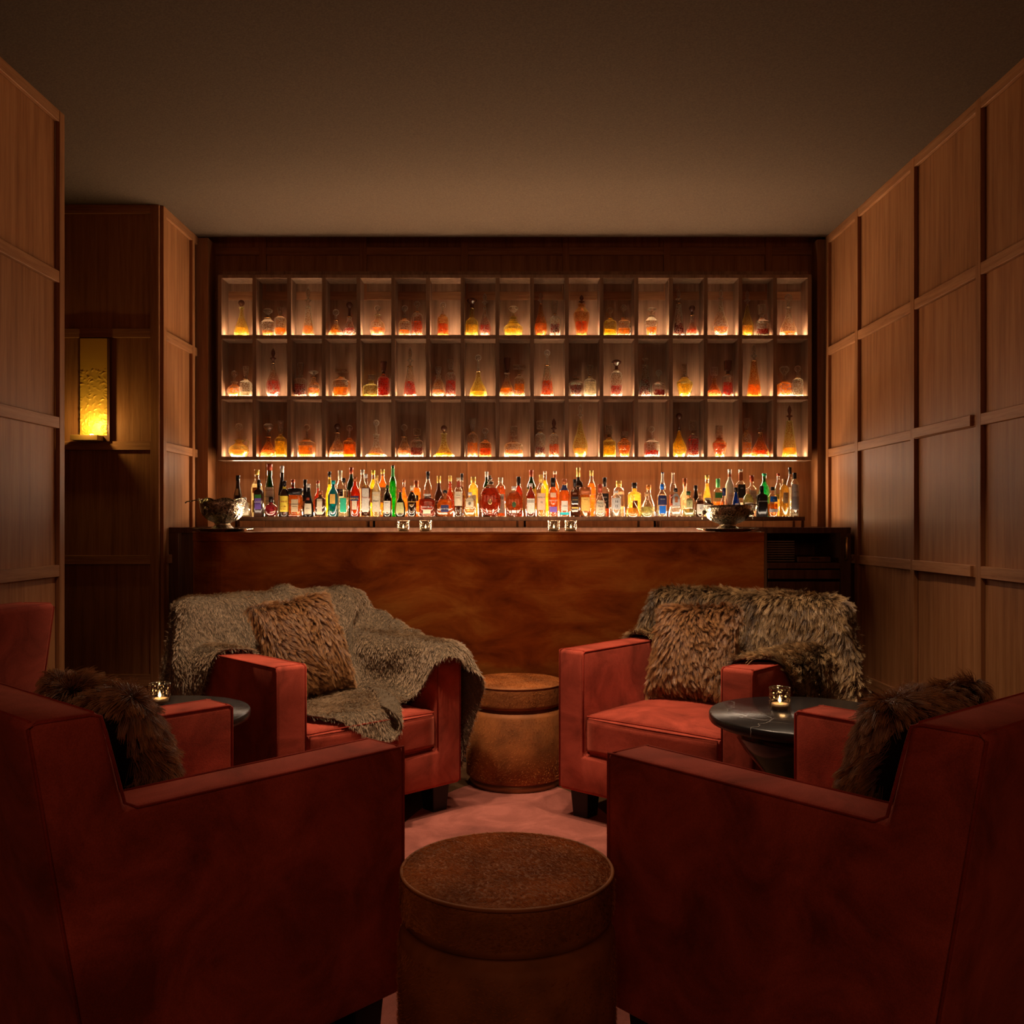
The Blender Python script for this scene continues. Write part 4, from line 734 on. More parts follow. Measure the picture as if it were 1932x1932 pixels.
[2,1,1,-1,0,1,-1,2,0,0,-1,1,1,0,1,0,0,1,-1,1,1,1,0,1,1,-1,1,-1,1,0,0,0,0,0,1,-1,0,-1,0,-1,0,1,-1,0,0,1,-1,0,0,0,0,0,0,-1,0,0,1,0,-1,1,-1,0,0,-1,0,1,-1,0,0,0,0,-1,0,0,0,0],
[3,0,0,1,0,-1,1,0,1,-1,1,-1,1,0,1,1,0,0,1,1,0,1,1,0,0,1,-1,1,0,0,0,0,0,0,0,1,-1,-1,-1,0,0,0,1,-1,0,0,0,0,0,0,0,0,0,0,0,0,-1,0,0,0,0,0,0,0,0,-1,1,-1,0,0,0,0,-1,1,-1,-1],
[3,0,0,0,0,1,0,-1,1,1,-1,0,0,2,0,0,1,0,1,0,1,1,1,0,1,-1,1,0,0,0,1,0,0,0,-1,0,0,-1,0,-1,0,0,0,1,0,-1,0,0,0,0,0,0,0,0,0,0,-1,0,0,-1,1,-1,0,1,-1,0,0,1,0,-2,1,0,0,-1,0,0],
[2,1,-1,1,1,0,-1,1,0,1,-1,0,-1,1,1,2,-1,2,0,0,1,0,1,1,0,1,0,0,0,0,0,0,0,0,1,-1,0,0,-1,0,0,-1,0,0,0,0,0,0,0,0,0,0,0,0,1,-1,0,-1,0,0,-1,1,0,-1,1,0,-1,0,0,0,-1,0,0,0,0,0],
[2,0,1,0,0,0,1,-1,1,0,1,-2,0,0,2,0,1,0,1,1,1,1,0,1,0,1,0,0,0,1,-1,0,0,0,0,0,0,0,-1,0,-1,1,0,-1,0,0,0,0,0,0,0,0,0,0,0,0,0,0,0,0,0,-1,0,0,0,0,0,-1,0,0,0,0,0,-1,1,-1],
[1,1,1,-1,1,1,-1,1,-1,1,1,0,-2,-1,0,1,3,1,0,1,0,1,1,0,1,0,0,1,0,0,0,1,0,0,0,0,-1,-1,0,-1,0,0,0,1,-1,0,0,0,0,0,-1,1,0,0,0,0,-1,1,0,-1,0,1,-1,0,0,-1,0,1,-1,0,0,-1,0,1,-1,0],
[1,1,0,1,0,0,1,-1,1,0,0,0,-1,-2,0,2,0,2,1,1,1,0,1,1,1,0,1,0,0,0,0,0,0,0,0,0,0,0,-2,-1,0,0,1,0,0,0,0,0,-1,0,1,-1,0,1,-1,0,1,-1,1,0,0,-1,0,0,-1,1,0,-1,0,0,0,0,-1,0,0,0],
[1,0,1,1,0,0,0,1,-1,1,0,1,-1,-1,-2,0,2,1,1,1,1,1,1,0,0,1,1,0,1,0,1,-1,0,1,-1,1,0,-1,-1,-3,-2,1,2,0,1,0,0,0,0,0,0,0,0,0,0,0,0,0,-1,1,-1,0,1,-1,0,0,-1,0,0,0,-1,1,0,-1,0,0],
[1,1,0,0,0,1,1,-1,0,0,1,0,0,-1,-1,-1,0,2,1,0,1,1,1,2,1,0,0,1,0,0,0,1,0,0,0,0,0,0,-2,-3,-1,0,1,2,1,0,-1,0,0,0,0,0,1,-1,1,0,0,0,0,-1,1,0,-1,0,0,-1,1,0,-1,0,0,-1,0,0,0,-1],
[1,0,1,0,1,0,0,1,0,-1,1,0,1,-1,-1,-1,0,-1,1,1,2,1,1,1,0,1,1,0,0,1,0,0,0,0,1,0,-1,0,-1,-2,-3,-1,2,3,1,0,0,0,0,0,0,0,-1,1,-1,0,0,0,0,0,0,0,0,0,0,0,-1,0,0,0,0,0,-1,0,-1,1],
[1,0,0,1,0,0,1,0,1,0,-1,1,0,0,-1,-1,-1,1,0,1,1,2,1,0,1,1,-1,1,1,-1,0,0,1,0,1,0,0,0,-1,-2,-3,-1,0,2,2,2,0,-1,1,0,0,0,0,-1,1,0,-1,0,0,0,0,0,0,0,0,0,0,-1,0,0,-1,0,1,-1,0,0],
[3,-2,0,1,0,1,0,0,0,1,0,0,0,0,-1,-1,0,-1,1,1,1,1,1,1,0,0,2,0,0,0,-1,0,1,0,1,0,1,-2,0,0,-3,-3,0,2,3,1,0,1,-1,0,0,0,0,1,-1,0,1,0,0,0,0,-1,0,0,-1,0,0,0,0,0,0,-1,0,0,0,-1],
[2,0,-1,0,1,0,0,1,0,0,1,0,1,-1,-1,-1,-1,1,1,1,0,1,1,0,1,0,0,1,-1,0,0,1,-1,2,0,0,0,0,0,-1,-1,-3,-1,1,2,2,1,0,1,0,0,0,0,-1,0,1,0,0,0,0,-1,0,0,0,0,0,0,0,0,-1,0,0,-1,0,0,0],
[0,2,0,-1,0,1,1,0,1,0,0,0,0,0,-1,-1,0,0,0,1,1,1,0,1,0,1,0,0,0,-1,0,0,1,1,1,0,0,-1,0,-1,0,-2,-3,1,2,2,2,1,-1,1,0,-1,0,0,0,0,1,0,-1,0,0,1,-1,0,0,-1,0,0,-1,0,0,0,0,0,-1,0],
[-1,1,2,0,0,0,0,1,0,0,0,1,1,0,-2,-1,1,-1,0,1,1,0,1,0,1,0,1,-1,1,-1,0,0,0,1,1,0,-1,1,-1,1,-1,-2,-2,-1,1,3,2,1,1,-1,0,0,0,0,0,1,-1,0,1,0,0,-1,0,0,-1,1,-1,-1,1,0,-1,0,-1,0,0,0],
[-2,2,1,1,0,-1,1,0,0,1,1,1,-1,1,0,0,-2,-1,1,0,1,0,0,1,0,1,0,1,-1,0,0,-1,2,0,0,1,-1,-1,0,1,0,-1,-2,-2,0,2,3,1,1,1,-1,1,-1,0,1,-1,0,0,-1,0,0,0,0,0,0,-1,0,1,-1,-1,0,0,0,-1,0,0],
[-2,2,1,1,0,1,-1,0,1,0,1,0,1,1,3,-1,-3,-2,0,0,0,1,1,0,0,0,0,0,0,0,0,0,1,1,0,0,0,-1,0,0,1,0,-2,-3,0,2,2,2,1,0,0,-1,1,-1,0,0,0,0,1,-1,0,0,0,-1,1,0,-1,-1,0,0,0,-1,0,-1,0,-1],
[-1,0,2,1,1,0,0,0,0,0,0,1,2,1,1,1,-1,-3,-3,1,0,0,1,0,1,0,0,1,-1,0,0,1,-1,1,1,-1,-1,0,0,2,0,0,-2,-2,-1,0,2,2,1,1,1,0,-1,1,0,0,0,0,-1,1,0,0,-1,0,0,-1,1,-1,0,0,-1,0,-1,1,-1,-1],
[1,0,-1,1,1,0,1,0,0,1,0,0,1,1,2,1,0,-1,-4,-1,0,1,-1,1,0,0,1,0,0,0,-1,1,1,1,-1,0,0,-2,1,0,2,0,-1,-2,-2,0,1,2,1,2,0,0,0,1,0,0,0,0,0,0,0,-1,1,0,-1,0,0,0,-1,0,0,-1,1,-1,-1,1],
[3,-1,-1,0,0,1,0,1,1,0,0,1,0,2,1,0,0,1,-2,-5,1,0,1,0,0,0,0,0,1,0,0,0,1,0,0,0,-2,0,0,1,2,1,-1,-2,-2,-1,0,0,3,1,2,0,0,0,1,0,1,-1,1,-1,-1,1,0,-1,0,0,0,0,0,-1,0,1,-1,-1,1,-1],
[2,-1,0,-1,0,1,1,0,0,1,1,0,2,2,0,0,1,-1,1,-3,-3,0,0,0,1,0,1,0,0,-1,1,-1,1,0,1,-2,1,-1,0,1,0,1,1,-1,-2,-2,0,1,1,2,1,1,0,1,0,1,-1,0,-1,0,1,-1,-1,1,0,0,-1,0,0,0,0,-1,0,1,-1,0],
[1,-1,-1,0,1,0,1,2,0,1,0,1,2,1,0,0,0,0,0,0,-3,-1,0,-1,0,1,-1,1,0,1,-1,1,1,0,-1,0,-1,0,-1,1,1,2,1,-1,-1,-2,-2,0,2,2,1,1,1,-1,0,0,0,0,0,0,-1,0,0,-1,0,0,0,0,0,0,0,0,0,0,0,0],
[-2,0,1,0,1,2,1,0,1,-1,1,1,0,3,2,-2,-1,1,1,1,-2,-4,-1,1,0,-1,1,0,1,0,0,1,-1,0,-1,0,-1,1,0,0,0,1,2,1,0,-2,-2,-2,2,1,2,0,0,0,0,0,1,0,0,-1,0,-1,0,0,0,-1,0,0,0,-1,0,1,0,-1,1,0],
[-2,0,1,2,1,1,0,0,-1,0,0,1,1,1,2,1,0,0,1,0,1,-2,-3,-1,-1,1,-1,0,1,1,1,0,0,-1,-1,-1,1,0,-1,0,1,1,1,3,0,0,-3,-1,0,0,1,1,1,-1,0,0,0,1,-1,1,-1,1,-1,0,-1,0,-1,-1,0,0,0,-1,0,1,-1,1],
[-3,2,1,2,1,0,-1,0,0,0,0,0,1,-2,1,3,2,1,0,2,0,0,0,-2,-2,-1,-2,0,1,2,0,0,0,-2,-1,0,1,1,0,0,-1,1,3,1,1,0,0,0,-3,-1,0,1,0,1,-1,0,-1,1,1,0,0,0,0,-1,0,-1,0,0,-1,-1,-1,0,-1,0,0,1],
[-3,2,2,1,1,-1,0,-1,-1,0,1,2,0,0,-1,1,2,2,1,0,1,2,-1,1,0,-2,-1,-1,-1,1,1,0,-1,-2,-2,1,2,0,2,-1,1,1,1,1,0,0,1,-1,-3,-2,0,0,1,0,1,-1,0,-1,0,0,1,0,1,0,0,0,-1,0,-1,0,0,-2,-1,-1,0,-1],
[-1,2,2,0,-1,0,-1,-1,0,1,1,1,0,0,0,0,0,3,2,1,1,0,1,0,1,1,-1,-1,0,-1,1,-1,-1,-1,0,0,-1,2,0,1,1,0,0,1,0,0,-1,-1,-1,-2,-2,0,1,1,0,-1,0,-1,0,0,1,0,0,1,0,0,1,-1,0,0,-1,0,-1,-1,-1,-1],
[-1,2,1,0,0,-1,-1,-1,1,2,1,0,1,-1,0,-1,0,1,3,2,1,1,1,0,0,0,2,-1,0,0,0,1,0,-1,1,0,-1,0,1,-1,0,0,0,-1,0,-1,0,0,-2,-1,-2,1,-1,1,1,0,-1,0,-1,0,-1,1,0,1,0,1,0,0,0,0,0,-1,0,0,-1,-2],
[1,1,0,0,-1,-1,-1,1,1,1,2,0,-1,1,-2,0,-1,0,3,3,2,1,0,0,1,0,0,1,0,0,1,0,-1,0,0,1,0,0,-1,1,-1,-1,-1,0,0,0,0,-1,-2,-1,1,-1,1,0,-1,1,-1,-1,0,-1,0,-1,1,0,0,1,0,1,0,1,-1,1,0,-1,-1,0],
[2,1,-1,0,-1,-1,0,1,1,1,0,1,0,-1,-1,-1,-1,0,0,4,3,2,1,1,-1,1,0,0,0,2,0,0,-1,0,-1,0,1,0,1,-1,-1,0,-1,0,0,0,1,-2,-1,0,-1,1,0,0,0,-1,1,-1,-1,0,-1,-1,-1,0,0,0,1,0,1,0,1,0,0,0,0,0],
[2,0,0,-1,-1,-1,1,1,2,1,0,0,0,-1,-1,-2,-1,0,1,0,3,4,2,1,1,-1,1,0,1,-1,2,0,-1,-2,1,0,1,0,-1,0,0,-1,0,-1,0,0,-2,0,1,-1,1,0,0,1,0,0,-1,0,0,-2,0,-1,-1,-1,0,0,0,1,0,0,1,0,0,0,1,0],
[3,-1,-1,-1,-1,1,0,2,1,0,1,-1,0,-1,-1,-1,0,-1,1,1,2,0,1,2,1,2,0,1,0,2,0,0,-1,0,0,0,0,0,-1,-1,0,-1,-1,-1,-2,-1,1,2,1,0,-1,1,1,0,0,0,0,1,-1,0,-1,0,-1,-1,0,-2,0,-1,1,1,0,0,1,0,0,2],
[2,0,-1,-1,0,-1,3,1,1,0,-1,1,-1,-1,-1,-1,-1,1,-1,2,0,1,0,-1,1,0,2,2,1,2,2,0,-1,-1,0,0,0,0,-1,-2,0,-1,-2,-2,0,1,2,2,1,0,0,-1,1,1,1,0,0,-1,1,0,-1,0,0,-1,-2,0,-1,0,-1,-1,1,1,0,0,2,1],
[3,-2,0,-1,-1,2,1,1,0,0,1,0,-1,-1,-2,-1,0,0,1,0,2,0,-1,0,0,0,0,1,3,3,1,1,-1,-1,-3,-1,-1,0,0,1,-1,0,-2,-1,0,1,2,2,2,0,-1,-1,0,1,1,1,1,0,0,0,0,-1,0,0,0,-1,-1,-1,-1,0,-1,0,1,1,0,1],
[1,0,-2,0,1,1,2,0,0,1,0,-1,-1,-2,-1,0,0,0,1,1,0,0,0,-1,-1,1,0,2,3,2,2,-1,-1,-2,-2,-2,0,-1,1,0,1,0,-1,-1,-1,0,1,3,2,2,0,-1,-1,-1,1,2,1,1,-1,1,0,0,0,-1,0,-1,0,-1,0,-1,-1,0,0,0,2,1],
[2,-2,0,0,1,2,0,0,0,1,0,-1,-1,-1,-1,-1,1,0,-1,1,1,0,0,-1,0,0,2,1,3,1,0,-1,0,-2,-2,-2,-1,1,0,1,1,-1,0,-1,-1,0,1,2,2,2,1,0,-2,-1,0,1,1,1,2,-1,1,0,-1,1,-1,1,-2,0,-1,0,-1,0,-1,2,0,1],
[1,-1,0,0,1,1,1,0,1,0,0,-1,-1,-2,-1,0,0,0,1,0,0,1,0,0,0,0,2,2,1,1,-1,0,-1,0,-2,-2,-1,-1,1,1,0,0,0,-1,-1,-1,1,1,3,3,1,0,0,-2,-1,0,1,1,1,1,0,1,0,-1,1,-1,0,0,0,-2,1,-2,1,0,0,0],
[1,-1,0,0,2,1,0,0,1,0,-1,0,-2,-1,-1,0,0,0,0,1,1,0,0,0,0,2,1,2,0,0,0,0,0,-1,-1,-1,-2,-1,0,1,0,0,-1,-1,0,-1,0,2,2,2,3,1,-1,0,-2,-2,0,1,1,2,1,0,0,1,-1,0,1,-1,-1,1,-2,1,-1,0,1,0],
[0,0,0,2,1,0,-1,1,0,1,0,-2,-2,-1,0,0,0,0,1,0,0,1,0,0,2,1,1,1,1,-1,-1,0,0,1,-1,-2,-1,-1,0,0,0,0,0,-1,-1,0,-2,1,2,3,2,2,1,0,-2,-1,-2,0,0,1,1,2,1,0,0,1,-1,0,0,-1,1,-1,0,-1,0,0],
[1,-1,1,1,1,0,0,1,0,0,-1,-2,0,-2,0,0,0,1,-1,0,1,1,1,1,0,1,2,1,-1,0,0,0,0,0,0,-1,-3,-1,0,0,0,0,0,-1,-1,-1,0,0,2,2,3,2,1,0,0,-3,-1,-2,0,1,2,0,2,0,1,0,0,0,0,0,-1,-1,0,1,0,0],
],
[
[155,12,13,14,14,14,15,15,16,15,16,16,16,9,1,-1,-5,-25,-28,-27,-19,-7,-2,-1,-3,-8,-9,-10,-9,-7,-6,-2,1,7,11,13,13,8,5,1,-1,0,1,-1,-1,2,7,10,12,12,12,12,10,7,3,-1,-4,-7,-7,-8,-6,-7,-9,-11,-13,-15,-15,-17,-16,-16,-17,-16,-16,-16,-16,-15],
[0,1,0,-1,0,1,-1,0,-1,1,-1,1,-1,1,0,0,1,2,1,-1,0,-2,0,0,2,5,2,1,1,0,0,-2,-1,-3,-2,0,-1,1,-1,-1,-1,-1,-1,0,1,2,2,1,0,0,0,0,1,0,0,0,0,1,0,0,-1,-2,-1,-2,-2,0,-1,1,-1,0,1,0,0,0,0,0],
[1,0,-1,1,-1,0,0,0,0,-1,1,-1,1,-1,1,0,1,2,0,1,-2,-1,-1,0,1,2,5,3,0,0,0,0,-2,-2,-1,-2,0,-1,0,-1,-2,-1,0,1,1,2,1,0,1,0,1,0,0,1,-1,0,1,0,0,0,-2,-1,-3,-1,0,-1,0,-1,1,0,-1,0,0,0,1,0],
[1,-1,1,-1,1,-1,0,0,0,0,-1,0,0,1,-1,1,1,0,2,0,-1,-1,-1,1,-1,1,1,5,3,2,0,-1,0,-2,-3,-1,-1,-1,-1,-1,0,-1,-1,1,2,1,1,1,0,0,0,1,1,2,-1,-2,1,0,-1,0,-1,-3,-1,-1,-1,0,-1,1,0,-1,1,0,0,0,0,0],
[1,0,0,0,-1,0,0,0,0,0,0,0,-1,1,0,0,1,1,0,0,0,-1,-1,0,1,-1,1,1,4,2,3,1,-1,-1,-2,-2,-2,-1,-1,0,-1,-1,0,0,1,2,0,1,0,1,0,0,0,-1,0,2,1,-2,1,-1,-2,-2,-1,-1,0,0,0,0,-1,1,0,0,0,0,0,0],
[1,0,0,0,0,0,0,-1,0,0,0,-1,0,1,0,1,-1,2,0,1,-1,-2,1,-1,0,1,-1,0,1,2,3,2,1,1,-2,-3,-1,-1,-1,-1,0,-1,0,1,1,1,1,0,0,0,0,0,0,-3,-1,1,0,2,0,-1,-1,-1,-1,0,0,-1,1,0,0,0,0,0,0,1,-1,0],
[1,0,0,-1,1,-1,0,0,0,0,0,0,0,-1,1,0,0,1,1,0,0,-1,-1,0,0,0,1,0,-1,1,0,1,2,0,0,-1,-1,0,0,0,-1,0,0,0,1,1,0,1,0,0,-1,0,-1,-2,1,-1,0,0,0,0,-1,0,0,0,0,0,0,0,0,0,0,0,0,0,0,1],
[2,0,-1,1,-1,0,0,0,-1,0,0,0,-1,1,0,0,1,0,0,0,0,0,-1,0,0,0,0,0,1,0,-1,1,0,0,0,-1,1,1,0,-1,-1,0,0,1,1,1,1,-1,0,0,0,0,-2,-1,0,0,-1,1,-1,-1,0,0,1,0,-1,1,0,0,0,0,0,0,0,0,1,-1],
[1,0,1,-1,0,0,0,0,0,-1,0,-1,1,0,0,0,0,2,0,0,0,-1,0,-1,0,0,0,0,0,0,1,0,-1,1,-1,0,-1,1,1,0,0,0,-1,1,2,0,0,0,0,0,0,-1,-1,-1,0,0,0,0,0,-1,0,0,-1,0,1,0,0,-1,1,0,0,0,1,-1,0,0],
[2,0,-1,1,-1,0,0,-1,0,0,0,0,0,0,0,0,0,0,1,1,0,-1,-1,0,0,0,0,0,0,0,0,0,1,-1,0,0,-1,0,1,1,0,-1,1,1,0,1,0,0,0,-1,0,0,-1,-1,0,0,-1,1,1,-1,-1,0,0,0,0,0,0,1,-1,0,0,1,-1,0,0,0],
[2,0,0,0,0,0,-1,1,-1,0,-1,0,0,0,0,0,0,1,0,0,0,1,-2,0,0,0,0,0,0,0,0,0,0,0,0,-1,0,0,1,0,0,0,1,0,2,0,1,0,-1,0,0,-2,0,0,-1,0,0,-1,-1,0,0,1,0,0,0,0,0,0,0,0,1,-1,0,1,0,0],
[3,-1,0,0,0,0,0,-1,1,-1,0,-1,-1,0,1,0,0,1,1,0,0,-1,0,-1,0,0,0,0,0,0,0,0,0,0,0,-1,-1,0,1,1,0,1,0,2,0,0,0,0,0,0,-1,0,-2,0,0,0,-1,-1,0,0,1,-1,1,0,0,0,0,0,1,0,-1,0,0,0,0,0],
[2,1,0,-1,1,-1,0,0,-1,0,0,0,-1,0,0,0,0,1,0,1,0,-1,0,-1,0,0,0,0,0,0,0,0,0,0,0,0,-2,0,0,2,1,0,1,0,1,1,0,-1,0,-1,0,-1,-1,0,0,0,-1,0,0,0,0,1,-1,0,0,0,0,0,0,0,0,0,1,-1,0,0],
[3,-1,0,0,0,1,-1,0,0,0,-1,-1,0,0,0,0,0,1,1,-1,1,0,-2,1,-1,0,0,0,0,0,0,0,0,0,0,-1,0,-2,1,1,1,1,1,1,1,0,-1,0,0,0,-1,-1,-1,0,0,0,0,1,0,0,-1,0,0,0,-1,0,0,0,0,0,0,0,0,0,0,1],
[2,1,-1,1,0,-1,1,-1,0,0,0,0,-2,0,0,0,0,2,-1,2,-1,0,0,-2,0,0,0,0,0,0,0,0,0,0,0,0,-2,-1,0,2,2,1,0,2,0,0,0,0,-1,0,0,-1,-1,0,0,-1,1,0,1,0,-1,-1,-1,0,1,-1,0,0,0,0,0,1,-1,1,0,-1],
[3,-1,1,0,-1,1,0,0,0,0,-1,0,-1,-2,1,0,0,1,1,0,0,0,-1,0,-1,0,0,0,0,0,0,0,0,0,0,0,-1,-1,-1,1,2,2,1,1,0,0,0,-1,1,-1,-1,-2,0,0,0,0,0,1,0,-1,0,-1,0,0,0,0,0,0,0,0,0,0,0,0,0,0],
[3,0,0,-1,1,0,0,0,0,0,0,-1,0,-2,0,0,0,1,1,0,1,-1,0,-1,0,-1,0,0,0,0,0,0,0,0,0,0,0,-2,-1,0,3,1,2,1,0,0,-1,1,-1,0,-1,-1,-1,0,1,-1,-1,-1,-1,0,0,1,1,-1,0,1,0,0,0,0,0,0,0,0,0,0],
[3,0,0,0,0,0,0,1,-1,0,1,0,-1,-2,0,0,-1,2,0,1,0,0,0,-1,-1,-1,0,0,0,0,0,0,0,0,0,0,0,-1,-1,-1,2,2,3,0,1,-1,0,0,0,-1,-1,-2,0,0,0,1,-1,-3,-2,1,1,0,0,1,0,0,0,0,1,0,0,0,0,0,0,0],
[3,0,0,0,0,0,0,0,1,0,-1,1,0,0,-1,0,-1,0,1,0,0,1,-1,0,-1,0,-1,-1,0,0,0,0,0,0,0,0,0,0,-2,0,1,3,1,1,0,0,1,-1,-1,0,-1,-1,-1,0,0,0,0,-1,-1,-1,0,1,0,1,0,0,0,0,-1,1,0,0,0,0,0,1],
[3,0,0,0,0,0,0,0,0,0,1,0,1,0,0,-1,-1,-1,1,1,0,0,1,-1,-1,-1,-1,0,-1,0,0,0,0,0,0,0,0,0,1,0,0,1,2,0,0,0,0,0,0,-1,-3,0,0,0,1,0,0,-1,-1,-1,0,0,1,-1,0,1,0,0,0,0,0,0,0,0,0,0],
[2,1,0,0,0,0,1,0,0,0,0,1,0,0,0,0,0,-3,3,0,1,0,-1,0,-1,0,-1,-1,0,-1,-1,0,0,0,0,0,0,1,1,2,0,1,0,0,0,0,-1,0,-1,-1,-2,0,0,0,0,2,0,-1,-1,0,-1,0,-1,1,0,-1,1,0,0,0,0,0,1,-1,1,-1],
[3,0,0,0,0,1,-1,1,0,0,0,0,1,1,1,-1,0,-1,1,-1,1,1,0,-1,0,-1,-1,-1,-1,0,0,-1,0,-1,1,0,0,0,2,2,3,0,-2,-1,0,0,0,-1,-1,-2,0,-1,0,0,1,1,1,-1,-2,-1,1,-1,0,0,0,0,-1,1,0,-1,1,0,0,0,0,0],
[3,0,0,0,1,-1,0,0,1,0,1,0,0,1,0,1,-1,0,-1,2,0,0,0,0,0,-1,0,-1,-1,-1,0,0,-1,1,-1,0,0,1,1,2,1,1,-1,-1,-1,0,0,-1,-1,-3,0,0,0,1,0,0,0,0,-1,0,-1,0,0,-1,1,0,0,-1,1,0,0,0,0,1,-1,0],
[3,-1,1,1,-1,0,1,0,0,0,0,0,1,1,0,1,0,0,0,1,1,0,0,-1,0,-1,0,0,-1,0,-1,0,0,-1,0,0,1,0,1,1,2,0,0,-2,-1,-1,-1,0,-3,0,-1,0,0,0,0,-1,-1,-1,1,0,0,0,1,0,-1,1,0,0,0,0,0,0,0,0,0,0],
[2,1,0,0,0,1,-1,0,0,1,0,1,0,0,2,0,0,0,0,1,0,1,0,0,-1,1,-1,-1,1,0,0,-1,0,0,-1,0,0,1,-1,1,1,1,0,-1,-2,-1,-1,-1,-1,-2,0,0,1,0,-1,-1,-2,1,0,0,1,0,-1,1,0,-1,1,0,0,0,0,0,0,0,0,0],
[3,0,-1,1,0,0,1,0,0,1,0,0,0,1,1,0,1,0,0,1,0,0,0,0,0,-1,0,1,0,0,0,0,0,-1,0,0,0,0,0,0,0,2,0,-1,-3,-1,-1,-2,-1,-1,0,0,0,2,0,-2,-1,-1,0,1,-1,1,0,0,0,0,0,0,0,0,0,0,0,0,0,0],
[2,0,1,-1,1,0,1,0,0,0,0,0,2,1,-1,1,0,1,1,-1,1,0,0,1,0,0,0,-1,0,0,1,0,0,0,-2,0,0,1,0,-1,0,1,1,-1,-1,-2,-2,-2,-2,0,0,1,1,1,0,-1,-2,-1,0,0,0,0,0,-1,1,0,-1,1,-1,1,0,0,-1,1,0,0],
[2,1,0,0,0,0,0,1,0,0,1,1,-1,1,2,0,0,0,0,1,0,1,0,0,0,0,0,0,0,1,0,0,-1,-1,1,-1,1,0,0,-1,0,0,1,1,-2,-3,-3,-1,-1,-1,0,1,3,0,0,-1,-1,-1,-1,-1,1,-1,0,0,-1,1,0,0,0,0,-1,0,1,-1,1,0],
[1,1,0,1,0,0,0,0,1,0,0,1,1,0,1,1,0,0,0,1,1,-1,1,0,0,0,0,1,0,0,0,0,0,0,-1,0,0,0,0,-1,-1,1,1,0,0,-3,-3,-2,-2,1,0,1,2,1,0,-1,-1,-2,-1,0,-1,0,0,0,0,-1,1,-1,1,-1,1,0,0,0,0,0],
[1,0,1,0,0,1,0,0,1,0,1,0,1,1,2,0,-1,0,1,0,0,2,0,0,0,0,0,0,0,0,0,1,-1,-1,1,0,0,0,0,-1,0,-2,1,1,0,-2,-2,-4,0,-1,1,2,0,0,-1,0,-2,-1,0,-1,0,-1,0,0,1,0,-1,1,-1,1,0,0,0,0,-1,1],
[1,1,0,0,1,-1,1,0,0,1,1,0,1,0,0,0,1,1,0,1,1,0,0,0,1,0,0,0,1,0,0,-1,0,0,-1,1,0,0,0,0,-2,0,0,1,-1,0,-3,-1,-2,0,1,0,0,-2,-4,-2,0,1,1,0,0,1,0,0,-1,0,1,-1,1,-1,0,0,0,1,0,-1],
[1,0,0,1,-1,1,0,1,0,1,0,2,1,-1,-3,-1,2,3,1,1,1,0,1,0,0,0,0,0,0,1,0,0,0,0,0,-1,1,0,-1,-1,-1,0,-1,1,1,-1,-1,-2,0,-2,0,1,-1,-3,-3,-3,1,1,0,1,0,0,0,0,0,0,0,0,0,1,0,0,0,-1,1,0],
[1,-1,1,-1,1,1,-1,0,0,1,1,1,1,-1,-3,1,1,2,4,0,0,1,0,1,0,1,0,0,0,-1,1,0,-1,0,0,1,0,0,0,-1,0,-2,0,0,0,0,0,-1,-2,0,-1,0,-1,-2,-3,-2,0,0,0,0,0,0,1,0,0,0,0,0,0,0,0,0,0,0,0,1],
[0,0,0,1,0,-1,1,0,0,-1,-1,0,0,1,1,0,0,1,4,3,1,1,0,0,0,0,0,1,0,0,0,0,0,0,0,0,0,0,0,0,-2,0,0,-1,0,0,0,0,-1,-1,-1,-1,-1,-1,-2,-2,-1,0,0,0,0,0,-1,0,1,0,0,0,0,0,0,0,0,1,-1,0],
[0,0,0,-1,0,0,0,0,0,0,-1,-1,-2,4,0,0,1,1,2,5,2,0,1,1,0,0,0,0,0,1,-1,0,1,-1,1,0,-1,1,-1,-1,0,-1,-1,0,0,0,0,0,0,-2,-1,-1,0,-1,-2,-2,-2,0,-1,0,0,0,0,1,-1,1,-1,1,0,0,0,0,0,0,0,0],
[-1,0,0,0,0,0,0,-1,0,-1,0,-1,0,1,3,-1,0,1,1,4,4,1,1,0,1,0,0,0,0,0,1,0,-1,0,0,0,1,-1,0,0,-1,0,-1,0,0,-1,1,-1,-1,0,-2,-1,-2,-1,-2,-1,-1,-1,1,-1,0,0,1,-1,0,0,1,-1,0,0,0,1,0,0,0,0],
[-1,0,-1,1,0,-1,-1,1,-1,-1,0,-1,0,0,3,0,1,1,0,2,5,3,1,1,0,0,1,-1,0,0,0,0,0,1,0,0,-1,1,0,0,-1,-2,0,-1,-1,1,0,0,0,-2,-2,-4,-4,-3,0,1,1,1,-1,1,0,0,0,0,1,-1,0,1,0,0,0,-1,1,-1,1,0],
[-1,0,0,-1,0,0,0,-2,0,0,0,-1,-1,-2,1,4,2,0,2,0,1,6,2,1,0,1,0,0,0,0,1,0,0,0,0,0,0,-1,0,0,0,0,-3,-1,-1,0,2,1,-2,-1,-3,-5,-5,-3,1,2,1,0,1,0,1,0,-1,1,0,0,0,0,0,0,0,1,-1,1,0,0],
[-1,-1,0,0,-1,0,0,0,-1,0,-1,0,0,-2,-1,2,3,2,1,1,2,0,4,2,2,1,0,0,0,0,0,0,0,1,0,0,-1,0,1,-1,0,-2,-1,-2,-1,-1,1,1,0,-1,-2,-5,-4,-2,0,1,1,0,1,0,0,0,1,-1,0,1,0,0,0,0,1,-1,1,0,-1,1],
[-2,1,-1,0,-1,0,-1,0,0,0,-1,0,-1,0,-2,1,1,3,1,2,1,1,1,2,2,1,2,1,0,0,0,1,0,0,1,0,0,-1,-1,-1,-1,-1,-2,-1,-1,-1,-1,1,1,0,-3,-3,-2,-1,0,-1,0,1,0,1,-1,1,0,1,0,0,0,0,0,0,0,0,0,0,1,-1],
